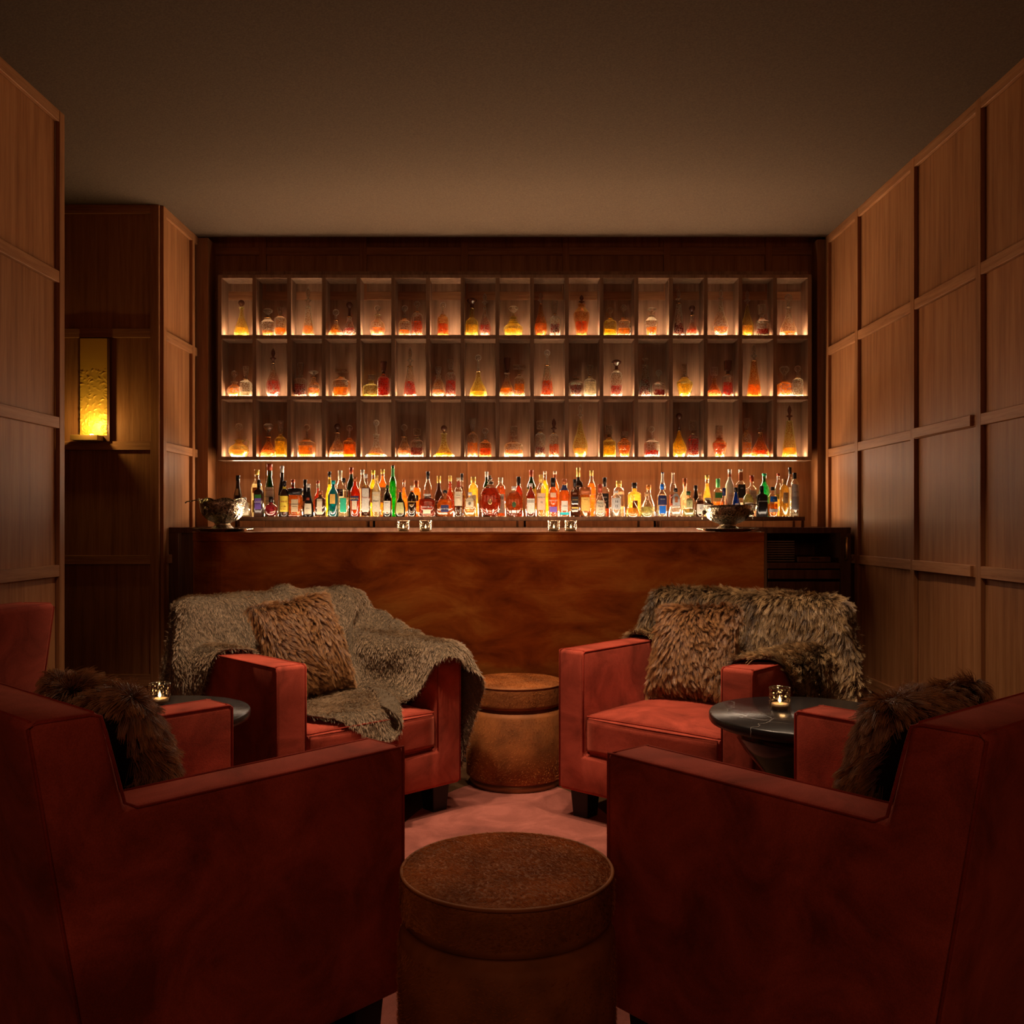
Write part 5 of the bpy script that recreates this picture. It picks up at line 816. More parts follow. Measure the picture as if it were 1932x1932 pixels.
[-1,-1,0,-1,0,0,0,-1,0,-1,0,-1,0,-1,0,0,0,2,3,0,1,1,2,2,-1,0,1,3,1,0,1,1,1,1,0,0,-1,-2,-1,-1,-3,-1,1,-1,0,-1,-2,1,2,-2,-1,-2,-1,-2,0,0,0,0,0,0,1,0,0,0,0,0,0,1,0,0,0,1,0,0,0,0],
[-2,-1,0,0,0,-1,0,1,-1,0,0,-1,-1,0,0,-1,0,0,2,3,0,2,1,0,1,0,0,1,1,1,2,1,0,-1,-1,-1,0,1,0,-2,-1,-1,-1,-1,-1,1,0,0,0,0,-3,1,-2,0,-1,1,0,0,0,0,0,0,0,0,0,1,0,-1,1,0,0,0,0,0,0,1],
[-2,0,-1,0,0,0,-1,0,0,0,-1,0,0,-1,-1,-1,0,0,0,2,3,1,0,0,1,1,1,0,1,0,1,2,2,-1,-2,-1,-1,0,0,1,-2,-1,-2,-1,0,1,1,-2,-2,-1,2,-1,1,0,0,-1,0,0,1,0,0,0,0,1,0,-1,0,1,-1,1,0,0,0,0,1,-1],
[-2,0,0,-1,0,0,0,-1,0,-1,0,0,-1,0,-1,0,0,-1,0,0,2,2,0,1,0,1,1,0,0,1,2,1,0,-1,-1,-1,1,-1,0,0,-1,-1,-1,-2,0,1,0,-3,-1,1,0,1,1,0,0,0,1,0,-1,1,0,0,0,0,0,1,0,0,0,0,0,0,0,0,0,1],
[-2,-1,0,0,0,-1,0,1,-1,0,0,-1,0,-2,0,0,-1,0,-1,0,0,1,2,1,1,2,0,-1,0,2,0,1,-1,0,0,1,-1,-1,-1,-1,1,0,-1,-1,-1,-2,-2,1,1,1,1,1,-1,1,0,1,-1,1,0,-1,1,0,1,-1,1,-1,1,-1,1,0,0,0,0,1,-1,0],
[-3,0,0,0,-1,1,0,-1,1,-1,-1,0,-1,0,0,-1,0,-1,0,-1,-1,0,0,0,2,0,1,2,1,0,0,0,0,-1,1,1,0,0,-3,0,0,-2,-1,0,-1,-1,0,2,1,1,1,0,1,0,0,0,1,-1,1,0,0,0,0,1,-1,1,-1,1,0,0,0,0,0,0,1,1],
[-2,0,-1,0,0,0,0,0,-1,0,0,-1,0,-1,-1,0,-1,0,-1,0,0,-1,0,-1,0,0,0,1,1,2,1,-1,0,0,1,-1,0,-1,-1,-1,0,0,0,-1,0,1,1,0,1,1,1,0,1,0,1,0,-1,1,0,0,0,1,-1,0,1,-1,1,0,0,0,0,0,1,-1,1,1],
[-3,0,0,0,0,0,0,-1,0,0,0,0,-2,0,-1,0,0,-1,0,-2,0,-1,0,0,-1,1,0,0,2,1,-1,0,-1,1,-1,0,-1,-1,1,0,1,0,-1,0,0,0,0,1,2,1,0,2,-1,1,0,0,1,0,0,0,0,0,1,0,-1,1,0,0,0,0,0,0,0,1,0,2],
[-3,0,1,-1,1,-1,0,0,0,0,-1,-1,0,-1,0,-1,0,0,-1,0,-2,0,-1,0,0,-1,1,1,0,1,0,-2,1,-1,0,-1,0,0,0,0,0,1,0,0,0,0,1,1,0,1,2,0,1,0,0,0,1,0,0,1,0,-1,0,0,1,0,0,0,0,0,0,1,-1,0,2,1],
[-2,0,-1,1,-1,1,-1,0,0,-1,-1,0,-1,0,-1,0,0,-1,0,-1,-1,0,-1,0,0,0,0,0,2,0,-2,0,0,0,0,-1,0,0,0,0,1,0,0,1,0,0,0,0,1,1,1,1,1,0,1,0,-1,1,0,0,0,1,0,0,0,0,0,0,0,0,0,0,1,0,1,1],
[-2,-1,1,-1,1,-1,0,0,0,-1,0,-1,0,-1,0,-1,-1,1,-2,0,0,-2,0,0,0,0,0,2,0,-1,0,-1,0,1,-2,1,-1,1,-1,1,-1,0,1,0,0,1,0,0,1,1,1,1,1,0,0,1,0,0,0,0,0,1,0,0,0,0,0,0,1,0,0,-1,0,1,0,2],
[-3,1,-1,1,0,0,0,-1,-1,1,-1,0,-2,0,-1,0,0,-1,0,-1,-1,0,0,-1,0,0,1,0,0,0,-1,0,0,0,0,-1,1,-1,0,0,1,0,0,0,1,-1,1,1,0,1,1,1,0,2,0,0,0,0,1,0,0,-1,1,0,0,0,1,0,-1,0,1,0,0,1,0,1],
[-2,0,0,0,0,0,0,0,0,-1,-1,-1,0,-1,0,0,0,-1,-1,-1,0,-1,-1,0,0,1,0,0,0,-1,0,0,0,0,1,-1,-1,0,1,0,0,0,1,0,0,0,0,0,1,0,2,1,1,0,1,0,1,0,-1,1,0,1,-1,0,0,1,-1,0,1,0,-1,1,0,0,2,0],
[-2,0,0,0,0,0,-1,0,0,-1,0,-1,0,-1,0,-1,0,-1,0,0,-1,-1,0,0,0,0,0,1,-1,0,0,-1,0,0,0,0,0,-1,0,1,0,0,0,0,0,1,0,0,0,2,0,1,1,1,1,0,0,0,1,0,0,0,0,1,0,-1,1,0,-1,1,0,0,0,1,0,1],
],
]
DRAPE3 = [  # 44 rows of 66 points, 2 mm steps, x then y then z; each number is the change of the change
[
[-229,0,1,2,1,2,1,2,2,5,12,14,15,14,13,7,8,8,10,11,11,13,13,13,14,13,14,14,15,15,17,16,16,14,14,11,8,4,4,4,11,15,16,16,14,4,2,0,1,1,1,0,1,1,1,1,1,1,0,1,1,1,0,1,0,-1],
[0,-1,-1,-2,1,0,1,1,1,-1,0,0,-1,0,0,1,0,1,-1,0,1,0,0,1,-1,0,0,0,-1,1,-1,0,-1,1,-1,0,0,2,0,1,1,0,0,1,-1,-2,0,1,-1,0,0,1,0,-1,1,0,0,0,1,0,0,0,0,-1,-1,0],
[0,-2,-1,0,0,0,1,0,1,0,-1,0,0,0,0,1,0,0,1,0,0,0,1,-1,0,0,0,0,0,-1,0,0,0,-1,0,1,0,0,2,1,0,1,0,-1,-1,0,-1,0,0,0,0,0,0,1,-1,0,1,0,0,1,0,-1,1,-1,0,-1],
[0,-1,-1,-1,-1,1,1,2,0,0,-1,0,-1,0,1,0,0,0,0,1,0,0,0,0,0,0,0,-1,1,0,-1,0,0,0,0,-1,1,1,0,1,1,0,0,0,-2,0,0,0,1,-1,0,0,0,1,0,1,-1,1,0,0,0,1,-2,0,-1,-1],
[1,-1,-2,0,-1,0,1,0,1,0,0,-1,1,-1,0,1,0,0,1,0,0,1,-1,0,0,0,-1,1,-1,0,1,0,0,0,-1,0,1,0,1,0,1,0,-1,0,0,-1,0,0,0,1,-1,1,0,-1,1,0,1,0,1,-1,0,0,0,-1,-2,0],
[2,-1,-1,-2,-1,-1,0,2,1,1,-1,0,-1,1,-1,1,0,0,0,1,1,-1,0,0,0,0,0,0,0,0,0,0,0,0,0,0,-1,1,0,2,0,-1,1,0,-2,0,0,0,0,0,1,-1,0,1,0,0,1,0,0,1,0,-2,0,-2,0,-1],
[2,0,-1,-2,-1,-1,0,0,1,2,-1,-1,0,0,0,0,0,1,1,0,0,0,0,0,0,0,0,-1,1,0,-1,0,1,0,0,0,0,0,1,0,0,1,-1,0,-1,1,0,-1,0,0,0,0,1,0,1,1,0,0,0,0,-1,0,-3,0,-1,1],
[2,1,0,-1,-3,-1,-2,0,1,1,1,0,0,-1,-1,1,1,1,0,0,0,0,0,0,-1,0,1,0,-1,0,1,0,-1,1,0,0,1,0,-1,1,1,-1,0,-1,0,0,0,0,0,0,0,1,0,1,0,1,0,1,-1,-1,-1,-2,0,-2,1,0],
[2,1,0,-1,0,-3,-2,-1,1,1,1,-1,0,0,0,-1,2,1,0,0,0,-1,0,0,1,0,-1,0,0,0,0,0,1,-1,1,0,0,0,1,0,0,0,0,0,-1,0,0,0,0,0,0,0,1,1,1,0,1,-1,0,-1,-2,-2,-1,0,0,1],
[1,1,1,1,-2,-1,-2,-2,-1,1,1,1,-1,-1,1,1,0,0,1,0,-1,1,0,0,0,0,0,0,0,0,-1,0,0,1,0,0,0,0,0,1,0,0,0,0,-1,0,0,0,0,0,1,1,1,0,1,0,-1,0,-1,-3,-1,-1,-1,1,1,1],
[0,1,2,1,0,-1,-2,-2,-2,0,0,0,1,0,0,0,1,1,-1,0,1,0,0,-1,0,0,0,0,0,0,0,0,0,1,0,0,0,1,0,0,0,0,0,-1,0,0,0,0,0,1,0,1,1,2,0,-1,0,-2,-3,-1,-2,-1,0,2,1,1],
[0,1,2,1,1,-1,-1,-3,-1,-1,0,0,0,0,0,1,1,-1,1,-1,0,0,0,1,0,0,0,0,0,-1,0,0,0,0,1,1,0,-1,0,1,0,0,0,-1,0,0,-1,1,0,0,2,2,1,0,-1,0,-3,-2,-1,-2,-1,0,2,1,1,0],
[-1,1,1,1,2,0,-1,-1,-2,-2,0,0,0,1,0,0,0,0,0,1,0,0,-1,0,0,0,0,0,0,0,0,0,0,0,0,0,1,1,0,0,-1,0,0,0,0,0,0,0,1,2,1,1,0,0,-1,-2,-2,-3,-2,-1,1,2,1,1,0,0],
[-4,3,1,2,1,2,0,-1,-3,-1,-2,0,0,0,0,0,0,1,0,0,0,0,1,0,0,0,-1,1,-1,0,0,0,-1,0,1,1,0,0,1,0,0,0,-1,0,0,-1,1,1,1,1,2,1,0,-2,-2,-3,-3,-1,-1,1,0,2,2,0,1,-1],
[-4,1,2,2,2,1,1,-1,-1,-3,-1,0,-1,0,1,0,0,0,0,0,0,0,0,0,0,0,1,-1,0,0,0,-1,1,0,0,0,0,1,0,0,0,0,1,-1,0,0,0,1,2,3,1,-1,-2,-2,-3,-3,-1,-1,0,1,2,2,0,1,-1,0],
[-6,2,1,2,2,2,1,0,-1,-1,-2,-2,1,0,-1,1,0,0,0,1,0,0,0,0,0,0,0,0,0,0,-1,0,-1,0,0,1,1,0,0,1,0,-1,-1,1,0,0,2,2,2,1,-1,-2,-2,-4,-2,-1,-1,0,1,2,2,0,1,-1,0,1],
[-4,-1,1,1,2,2,2,1,0,-2,-1,-1,-2,1,0,0,0,0,1,-1,0,0,0,0,0,0,0,0,0,0,0,0,0,-1,1,0,0,1,1,-1,0,0,0,0,0,1,2,2,2,-1,-1,-3,-3,-3,-2,-1,0,1,3,1,1,1,-1,1,1,1],
[-4,0,0,0,1,2,2,2,1,-1,-2,-2,-1,0,1,0,0,1,-1,1,0,0,0,0,0,0,0,0,0,0,0,-1,0,0,-1,1,1,0,0,0,0,0,0,-1,1,3,2,2,0,-2,-3,-3,-3,-2,-1,0,2,2,1,1,1,0,0,0,2,2],
[-4,-1,0,0,1,1,1,2,2,0,-1,-3,0,1,0,0,1,-1,1,-1,0,1,0,0,0,0,-1,0,1,-1,0,0,0,-1,0,0,1,1,1,0,-1,0,-1,0,2,2,3,0,-1,-3,-4,-3,-2,0,0,2,1,2,1,1,0,-1,2,2,1,2],
[-5,0,-1,1,0,0,2,1,1,2,0,-2,1,0,0,0,0,0,0,0,0,-1,0,0,0,0,1,0,-1,1,0,0,-1,0,0,0,0,0,1,0,0,-1,0,1,2,3,1,-1,-4,-3,-3,-2,-1,1,1,2,2,1,1,0,0,2,1,1,2,0],
[-6,0,1,-1,-1,1,0,2,1,2,1,2,0,-1,0,0,-1,1,-1,0,0,0,0,0,0,0,0,0,0,-1,0,0,0,1,-1,-1,0,2,0,1,-1,1,0,0,2,2,-1,-3,-3,-4,-1,-1,1,1,3,1,1,1,0,0,1,2,1,2,0,0],
[-5,0,0,0,0,0,0,1,1,2,1,2,1,0,-1,-1,0,-1,1,0,0,-1,0,0,-1,0,0,1,0,0,0,0,0,-1,0,1,0,-1,1,0,1,0,1,1,1,-1,-3,-3,-3,-1,-1,1,2,1,2,1,1,1,0,2,1,1,1,0,0,0],
[-3,0,-1,1,0,-1,1,0,1,1,1,1,1,0,-1,0,0,0,-1,0,0,0,0,0,0,0,0,0,0,0,0,0,-1,1,0,-1,0,1,1,0,1,0,0,1,-1,-2,-3,-3,-2,0,1,2,1,3,1,1,1,0,2,1,1,0,1,0,0,-1],
[-2,0,1,0,1,1,0,0,0,-1,0,-2,0,0,2,0,1,-1,0,0,0,0,0,0,1,0,0,0,-1,0,0,-1,1,-1,0,1,0,0,0,1,0,0,1,-1,-1,-3,-3,-2,0,1,2,2,2,1,1,2,0,2,1,0,1,0,0,-1,0,0],
[-1,2,0,1,0,1,0,0,0,-1,-2,-2,0,1,0,1,-1,1,0,0,0,0,0,0,0,0,0,0,0,0,0,0,0,0,0,0,0,0,0,0,1,0,0,-1,-2,-3,-2,0,1,2,2,2,2,1,1,1,1,0,1,0,0,0,-1,0,0,0],
[1,1,1,0,1,0,1,0,-1,-2,0,1,-3,-1,0,0,0,0,0,0,1,1,-1,0,0,0,0,-1,1,0,-1,0,0,0,0,0,0,1,0,1,-1,1,0,-2,-3,-1,-1,1,2,2,2,2,1,1,1,0,1,0,0,0,-1,0,-1,0,-1,-1],
[3,0,1,1,0,-1,0,-1,-1,0,0,2,-1,-2,-1,0,0,0,0,1,-1,0,1,0,0,-1,0,0,0,0,0,0,-1,0,0,0,0,0,0,0,0,1,2,-2,-3,-2,2,2,2,2,1,1,0,1,0,0,0,0,-1,0,0,-1,0,-1,-1,0],
[3,1,0,0,0,0,-1,0,-2,0,0,1,0,0,-1,-1,0,1,0,-1,0,0,0,0,0,1,-1,0,0,0,0,0,-1,0,0,-1,1,-1,0,0,0,-1,-2,2,0,1,2,1,2,1,0,0,1,0,-1,0,-1,0,-1,0,-1,0,-1,0,0,0],
[5,-1,0,-1,0,1,-1,-2,-1,-1,2,1,0,0,0,-1,0,-1,0,0,0,0,0,0,0,0,0,0,0,0,-1,0,1,-1,-1,0,-1,1,0,-2,0,-2,-2,2,6,0,0,2,0,0,1,-1,-1,0,0,-1,0,-1,0,0,0,-1,0,0,-1,0],
[4,0,-1,1,0,-1,-1,-2,-1,1,1,0,1,-1,0,0,0,0,0,0,0,0,-1,0,0,0,1,-1,0,0,0,0,-1,0,0,-1,0,-2,0,0,0,0,-1,3,2,-1,0,0,0,-1,0,0,0,-1,0,0,0,0,0,-1,0,0,0,0,0,0],
[3,-1,1,0,0,-1,-2,-2,1,1,1,1,0,0,-1,1,-1,0,-1,0,0,0,1,-1,0,0,0,0,0,0,0,0,0,0,-1,0,-1,0,-1,0,0,1,1,2,-5,1,-1,0,-1,0,-1,0,0,0,0,0,0,0,0,0,0,0,1,-1,1,0],
[2,1,1,0,-1,-2,-2,0,0,2,1,0,0,0,0,-1,0,0,0,0,0,-1,0,1,0,-1,0,1,-1,0,0,0,0,-1,1,-1,0,0,0,0,0,0,-1,-6,0,1,1,-1,0,0,0,0,0,0,-1,0,0,1,0,0,1,0,0,0,0,1],
[2,1,1,-1,-1,-3,-1,0,2,1,1,1,-1,-1,0,0,0,-1,1,0,-1,1,-1,0,0,1,-1,0,0,0,0,0,0,0,0,0,0,0,0,0,-1,-1,-1,-3,0,0,-1,0,-1,0,1,0,0,-1,1,0,0,0,0,0,0,0,0,1,0,0],
[3,1,-1,-1,-2,-1,-1,1,2,1,0,0,0,-1,0,0,0,0,0,-1,1,-1,1,0,-1,0,1,-1,1,-1,0,0,0,0,0,0,0,0,0,0,-1,-2,0,-1,-1,0,-1,-1,0,0,-1,1,0,1,0,0,0,0,0,0,-1,0,0,0,1,0],
[3,0,0,-2,-2,-1,0,2,1,1,1,-1,0,0,-1,0,0,0,-1,1,0,0,-1,0,1,-1,0,0,0,0,1,-1,0,0,-1,1,-1,0,0,-1,0,0,-2,1,1,0,0,-2,-2,-1,0,0,0,1,1,0,1,-1,0,0,0,0,-1,0,0,-1],
[4,0,-2,-2,-2,0,1,1,2,1,0,-1,-1,0,1,0,0,-1,0,0,-1,0,1,-1,0,0,0,1,-1,0,0,0,0,0,0,-1,1,-1,-1,1,-1,-1,0,0,1,2,0,-1,-1,-2,-2,-1,1,-1,1,1,0,1,0,0,0,0,0,-1,-1,0],
[4,-2,-2,-1,-1,-1,2,2,1,1,-1,0,0,-1,0,0,0,0,0,-1,1,0,-1,0,0,1,-1,0,0,1,-1,0,0,0,0,0,-1,0,0,-1,0,0,-1,-1,1,2,2,1,-1,-2,-1,-3,-1,0,-1,0,1,1,1,1,0,0,-1,0,0,-1],
[4,-2,-2,-2,-1,2,1,2,1,0,0,-1,-1,0,0,0,0,0,-1,1,-1,0,0,1,-1,0,1,-1,1,-1,0,1,-1,-1,0,0,0,0,-1,0,1,0,-1,-1,-1,1,3,3,1,-1,-2,-2,-3,-1,-1,0,-1,0,1,1,1,1,1,0,-1,0],
[3,-2,-2,-1,0,1,2,1,0,1,-1,0,-1,0,1,0,-1,0,0,-1,1,0,0,-1,1,-1,0,0,0,0,1,-1,0,0,0,0,0,-1,0,-1,0,0,1,-2,-1,1,1,3,2,2,-2,-1,-2,-3,-1,-2,0,-1,1,0,1,1,1,0,0,0],
[2,-2,-2,-1,1,2,1,1,2,-1,-1,-1,0,1,-1,0,0,-1,1,0,0,-1,0,0,0,1,-1,1,-1,0,0,0,0,0,-1,0,0,0,-1,0,0,1,0,-1,-1,-2,2,1,4,2,1,0,-2,-2,-3,-1,-2,0,-2,0,1,0,1,2,1,0],
[1,-2,-1,0,1,1,2,1,0,0,-1,-1,0,0,1,-1,0,0,-1,1,-1,1,-1,1,-1,0,1,-1,0,1,-1,0,0,-1,1,0,0,-1,0,-1,0,0,1,1,-2,-2,-1,2,2,3,3,0,0,-1,-2,-2,-2,-3,0,-1,-1,1,1,0,1,2],
[0,-2,0,0,2,1,2,1,-1,-1,0,-1,0,0,0,1,0,-1,0,-1,1,-1,1,-1,1,-1,0,0,1,-1,1,-1,0,0,-1,1,-1,0,-1,0,0,1,0,0,0,-2,-2,0,2,3,3,2,1,0,-2,-2,-2,-1,-3,-1,-1,-1,0,1,1,1],
[-1,-1,-1,2,1,2,1,0,1,-1,-2,0,0,1,0,-1,0,0,0,0,-1,1,-1,0,0,1,-1,1,-1,0,0,1,-1,0,0,-1,1,-1,0,-1,0,0,1,1,-1,-1,-2,-1,1,2,3,3,1,1,0,-2,-1,-3,-1,-2,-1,-1,-1,0,0,0],
[-1,-1,1,0,2,1,1,1,-1,-1,-1,-1,1,0,0,1,-1,0,-1,0,1,-1,1,-1,0,0,0,0,0,1,-1,0,0,-1,1,0,-1,0,-1,0,-1,0,1,2,1,-2,-2,-2,-1,2,3,3,3,1,1,-1,-2,-1,-3,-2,-2,-1,-1,0,0,0],
],
[
[302,-6,-7,-7,-6,-7,-5,-5,-4,-4,-3,-2,-1,-1,0,2,3,5,7,6,5,3,1,-1,-3,-4,-6,-9,-12,-16,-19,-21,-23,-24,-23,-23,-20,-14,-8,0,5,9,11,12,12,12,12,11,10,10,9,10,9,9,8,8,7,7,7,7,7,7,8,7,7,6],
[6,0,0,1,-1,1,0,0,0,1,0,0,-1,1,0,0,0,1,-1,0,-1,-1,0,0,0,0,1,0,1,1,0,1,0,2,-1,1,1,0,1,-1,0,0,-1,0,0,0,-1,0,0,-1,0,-1,0,0,0,0,0,0,-1,0,0,0,-1,0,0,0],
[7,-1,0,0,0,0,0,1,1,-1,1,0,0,0,0,0,0,0,0,-1,0,0,-1,-1,1,0,0,1,1,0,2,0,1,0,1,1,0,0,0,0,0,-1,0,0,-1,0,0,-1,0,0,0,0,0,-1,0,-1,0,0,0,0,-1,0,0,0,0,0],
[6,0,1,-1,0,1,0,0,0,1,0,0,0,0,0,0,1,-1,-1,1,-1,-1,-1,1,-1,1,0,1,0,2,0,1,1,0,1,0,1,1,-1,0,0,0,0,-1,0,-1,0,0,0,0,-1,0,-1,0,0,0,0,-1,0,0,0,0,0,0,-1,0],
[6,0,0,0,1,-1,1,1,0,0,-1,0,1,0,0,0,0,0,0,-2,0,-1,0,-1,1,0,0,1,1,1,1,1,0,1,1,0,1,0,0,0,0,-1,0,0,0,0,-1,0,-1,0,0,0,0,0,-1,0,-1,0,0,-1,1,-1,0,0,0,0],
[5,1,0,0,0,0,0,0,1,1,0,0,0,-1,1,0,0,0,-1,0,-2,0,-1,0,0,0,2,0,1,1,1,1,1,0,0,1,0,0,1,0,0,0,-1,0,-1,0,0,0,0,0,0,-2,0,0,0,0,0,0,-1,0,-1,1,-1,0,0,0],
[6,0,0,1,-1,0,0,1,0,0,1,0,0,0,0,0,0,-1,0,-2,-1,-1,1,0,0,1,-1,1,1,1,2,0,2,1,0,0,1,0,0,0,-1,1,0,-1,0,0,0,-1,0,-1,0,0,0,-1,0,-1,0,0,0,0,0,-1,1,-1,0,0],
[5,0,0,0,1,0,-1,0,1,1,1,0,0,0,0,0,0,-1,-2,-1,-1,0,0,1,0,-1,1,1,1,1,1,2,0,1,1,1,-1,1,0,0,0,-1,0,0,0,-1,0,0,0,-1,0,0,0,0,-1,0,-1,-1,1,-1,0,0,-1,0,0,1],
[5,-1,0,1,1,0,0,-1,0,2,0,0,0,1,0,0,-2,-1,-2,0,0,0,0,0,0,1,0,1,0,1,2,1,1,1,0,1,1,0,0,0,0,0,-1,0,0,0,-1,0,-1,1,-1,0,-1,0,0,-1,0,0,0,0,0,-1,-1,0,1,0],
[5,0,0,0,0,1,0,-2,0,0,2,1,0,0,0,0,-1,-2,-1,-1,1,0,0,0,0,0,1,0,1,1,1,1,2,1,1,0,0,1,0,0,0,-1,0,0,0,-1,1,-1,0,0,0,-1,0,-2,0,0,0,0,-1,1,-1,-1,0,0,0,0],
[6,-1,-1,0,1,0,0,0,-2,-1,1,2,1,0,0,-1,-1,-2,0,0,0,0,1,-1,1,0,0,0,1,1,1,3,1,0,2,0,1,-1,1,0,-1,1,0,-1,-1,1,-1,0,0,-1,0,0,-2,1,-1,0,0,0,0,-2,-1,0,0,1,0,1],
[5,0,0,-1,0,1,0,0,-2,-1,-1,1,1,1,-1,-1,-1,1,0,1,-1,1,-1,1,0,0,1,0,0,1,1,1,2,2,0,1,0,1,0,0,0,-1,0,0,0,-1,0,1,-1,0,-1,-1,0,-2,0,1,0,0,-1,-1,-1,0,1,0,1,-1],
[5,0,0,0,-1,0,1,0,0,-3,-1,0,1,-1,1,0,0,-1,1,-1,1,0,0,0,0,1,0,0,1,1,1,1,2,1,1,1,1,0,0,0,0,0,-1,0,0,0,0,-1,0,-1,-1,-1,-1,1,0,0,-1,-1,-1,-1,1,1,0,1,-1,1],
[3,2,1,-1,-1,0,1,0,0,-1,-2,-2,0,1,0,0,0,1,0,0,0,0,0,1,0,0,-1,1,1,0,1,1,2,2,1,1,0,1,0,-1,0,0,1,-1,0,0,-1,0,-1,-1,-1,0,0,0,0,-1,0,-2,-1,1,0,1,1,-1,1,-1],
[1,3,1,0,0,-1,0,1,1,-1,-2,-1,-1,0,0,0,0,0,1,0,0,0,1,-1,0,0,1,0,0,1,0,2,1,2,2,1,0,0,0,1,0,0,-1,0,0,-1,1,-2,0,-2,-1,0,1,0,0,-1,-2,-1,0,0,2,0,1,0,-1,0],
[-1,3,2,2,0,0,-2,1,0,1,-1,-2,-1,-1,0,0,0,1,0,0,0,0,0,0,0,1,0,0,0,0,1,1,1,2,2,1,2,0,0,0,0,-1,0,0,0,0,-1,-1,-2,-1,0,0,1,0,-2,-2,0,0,1,1,0,1,-1,1,0,0],
[-2,1,3,2,1,0,0,0,0,0,0,-1,-2,0,-1,0,1,0,-1,1,0,0,0,0,1,-1,0,1,0,0,1,0,2,2,2,2,0,1,0,0,0,0,-1,0,0,-1,-1,-2,-2,0,1,1,-1,-1,-1,-1,-1,1,1,2,0,0,0,-1,0,-1],
[-4,2,2,2,3,1,0,-1,0,1,0,-1,-3,0,0,0,0,0,1,-1,1,0,-1,1,0,0,0,0,0,0,0,1,1,1,3,1,2,0,1,0,-1,0,1,-1,-1,0,-3,-2,0,1,1,0,-1,-3,-1,0,1,2,1,0,1,-1,0,-1,-1,0],
[-3,0,1,2,2,2,2,0,0,0,0,-1,0,-1,0,0,0,0,0,1,0,0,1,-1,-1,0,-1,-1,0,1,0,1,0,2,1,3,2,1,0,0,0,0,-1,0,-1,-3,-2,0,0,2,0,-2,-2,0,-1,1,2,1,0,0,0,0,-1,0,-1,-3],
[-2,0,0,1,1,2,1,2,1,1,1,1,0,0,-1,-1,0,0,1,0,0,0,0,0,0,-1,0,-2,-2,0,0,0,0,1,2,2,2,2,1,0,0,-1,0,-1,-3,-2,-2,1,2,0,-1,-2,-1,0,2,1,1,0,1,0,-1,0,-1,-2,-2,-1],
[1,0,-1,0,0,1,2,1,2,0,1,2,2,-1,-1,0,-1,1,0,0,0,0,0,0,0,0,0,-1,-2,-3,0,-1,1,0,1,2,3,2,1,0,0,-1,-1,-2,-3,-2,2,2,1,-2,-2,0,0,1,1,2,0,0,-1,0,-1,-1,-1,-2,-2,-2],
[3,0,0,0,0,0,0,1,1,2,1,1,1,0,0,-1,1,-1,0,1,-1,1,-1,0,0,1,-1,0,0,-3,-3,0,0,0,0,1,2,2,1,1,-1,-1,-2,-3,-1,2,1,2,-1,-1,-1,0,1,1,2,0,0,0,0,-2,-1,-2,-2,-1,-2,-1],
[5,0,0,0,0,0,0,1,0,0,2,1,1,0,0,0,-1,1,-1,0,1,-1,0,1,0,0,0,0,0,0,-3,-4,-1,0,0,1,0,1,2,0,0,-2,-2,-1,2,2,2,-1,-2,0,0,1,2,1,0,0,-1,-1,-1,0,-2,-1,-2,-1,0,0],
[6,0,0,0,0,0,0,-1,0,1,1,2,1,0,0,-1,0,0,1,-1,0,0,1,-1,0,0,0,0,0,1,0,-2,-5,0,0,-1,0,1,0,0,-1,0,-1,2,2,2,0,-2,0,0,2,1,0,0,0,-1,-1,0,-2,-2,-1,-1,0,0,1,1],
[6,0,0,-1,0,-2,0,0,1,2,1,3,1,0,-1,0,0,0,-1,0,0,0,0,0,0,-1,1,1,0,0,1,-1,-2,-5,-1,0,0,-1,0,0,1,0,1,2,2,0,0,0,0,0,1,0,0,0,-2,-1,0,-2,0,-1,-1,0,1,0,1,1],
[5,0,-1,-1,-2,0,-1,1,1,2,3,1,3,-1,0,0,0,-1,0,0,0,0,0,0,0,0,0,0,1,0,0,1,0,-3,-4,-2,0,0,0,0,0,0,2,3,1,0,-1,0,1,1,-1,0,-1,-1,0,-1,-1,-1,-1,0,2,0,0,1,0,0],
[5,-2,-1,-2,-1,-1,2,1,2,2,-1,0,-1,3,1,1,0,0,0,-1,0,0,-1,1,0,1,0,1,0,1,0,0,1,1,-2,-3,-3,-1,0,0,-1,1,1,4,1,0,0,0,-1,0,0,-1,0,-1,-1,0,0,0,0,1,-1,0,1,0,0,1],
[4,-3,-2,-1,0,1,1,3,1,0,1,-1,-2,-1,1,2,1,0,-1,0,-1,0,1,0,1,0,1,1,2,1,0,1,0,0,0,0,-2,-1,-1,1,2,2,2,-3,-1,-1,-1,0,1,-1,-1,1,-1,0,0,0,-1,1,0,0,0,0,0,0,0,-1],
[1,-2,-1,-1,0,3,2,1,2,0,0,-2,-1,0,-1,-1,0,1,0,0,0,0,0,-1,0,1,1,2,2,2,2,0,1,0,1,0,0,0,0,0,1,1,0,-2,-2,-1,0,0,-1,1,0,-1,0,0,0,-1,1,-1,1,-1,0,0,-1,1,0,-1],
[-1,-1,-2,1,3,1,3,1,0,0,-1,0,-1,-2,-1,0,0,0,1,0,0,-1,0,1,0,0,0,0,0,3,4,2,1,1,0,0,0,0,1,0,1,0,0,0,-2,-2,-1,-1,1,-1,0,-1,0,0,0,0,0,0,-1,0,0,0,0,-1,0,1],
[-4,0,1,2,2,3,0,0,1,-1,0,-1,-2,-1,0,0,0,1,0,0,0,0,-1,-1,1,0,0,0,1,-1,2,5,3,1,1,0,1,0,0,0,0,1,1,2,-4,-4,-2,0,-1,0,-1,1,-1,0,-1,1,-1,0,1,0,0,0,0,0,-1,0],
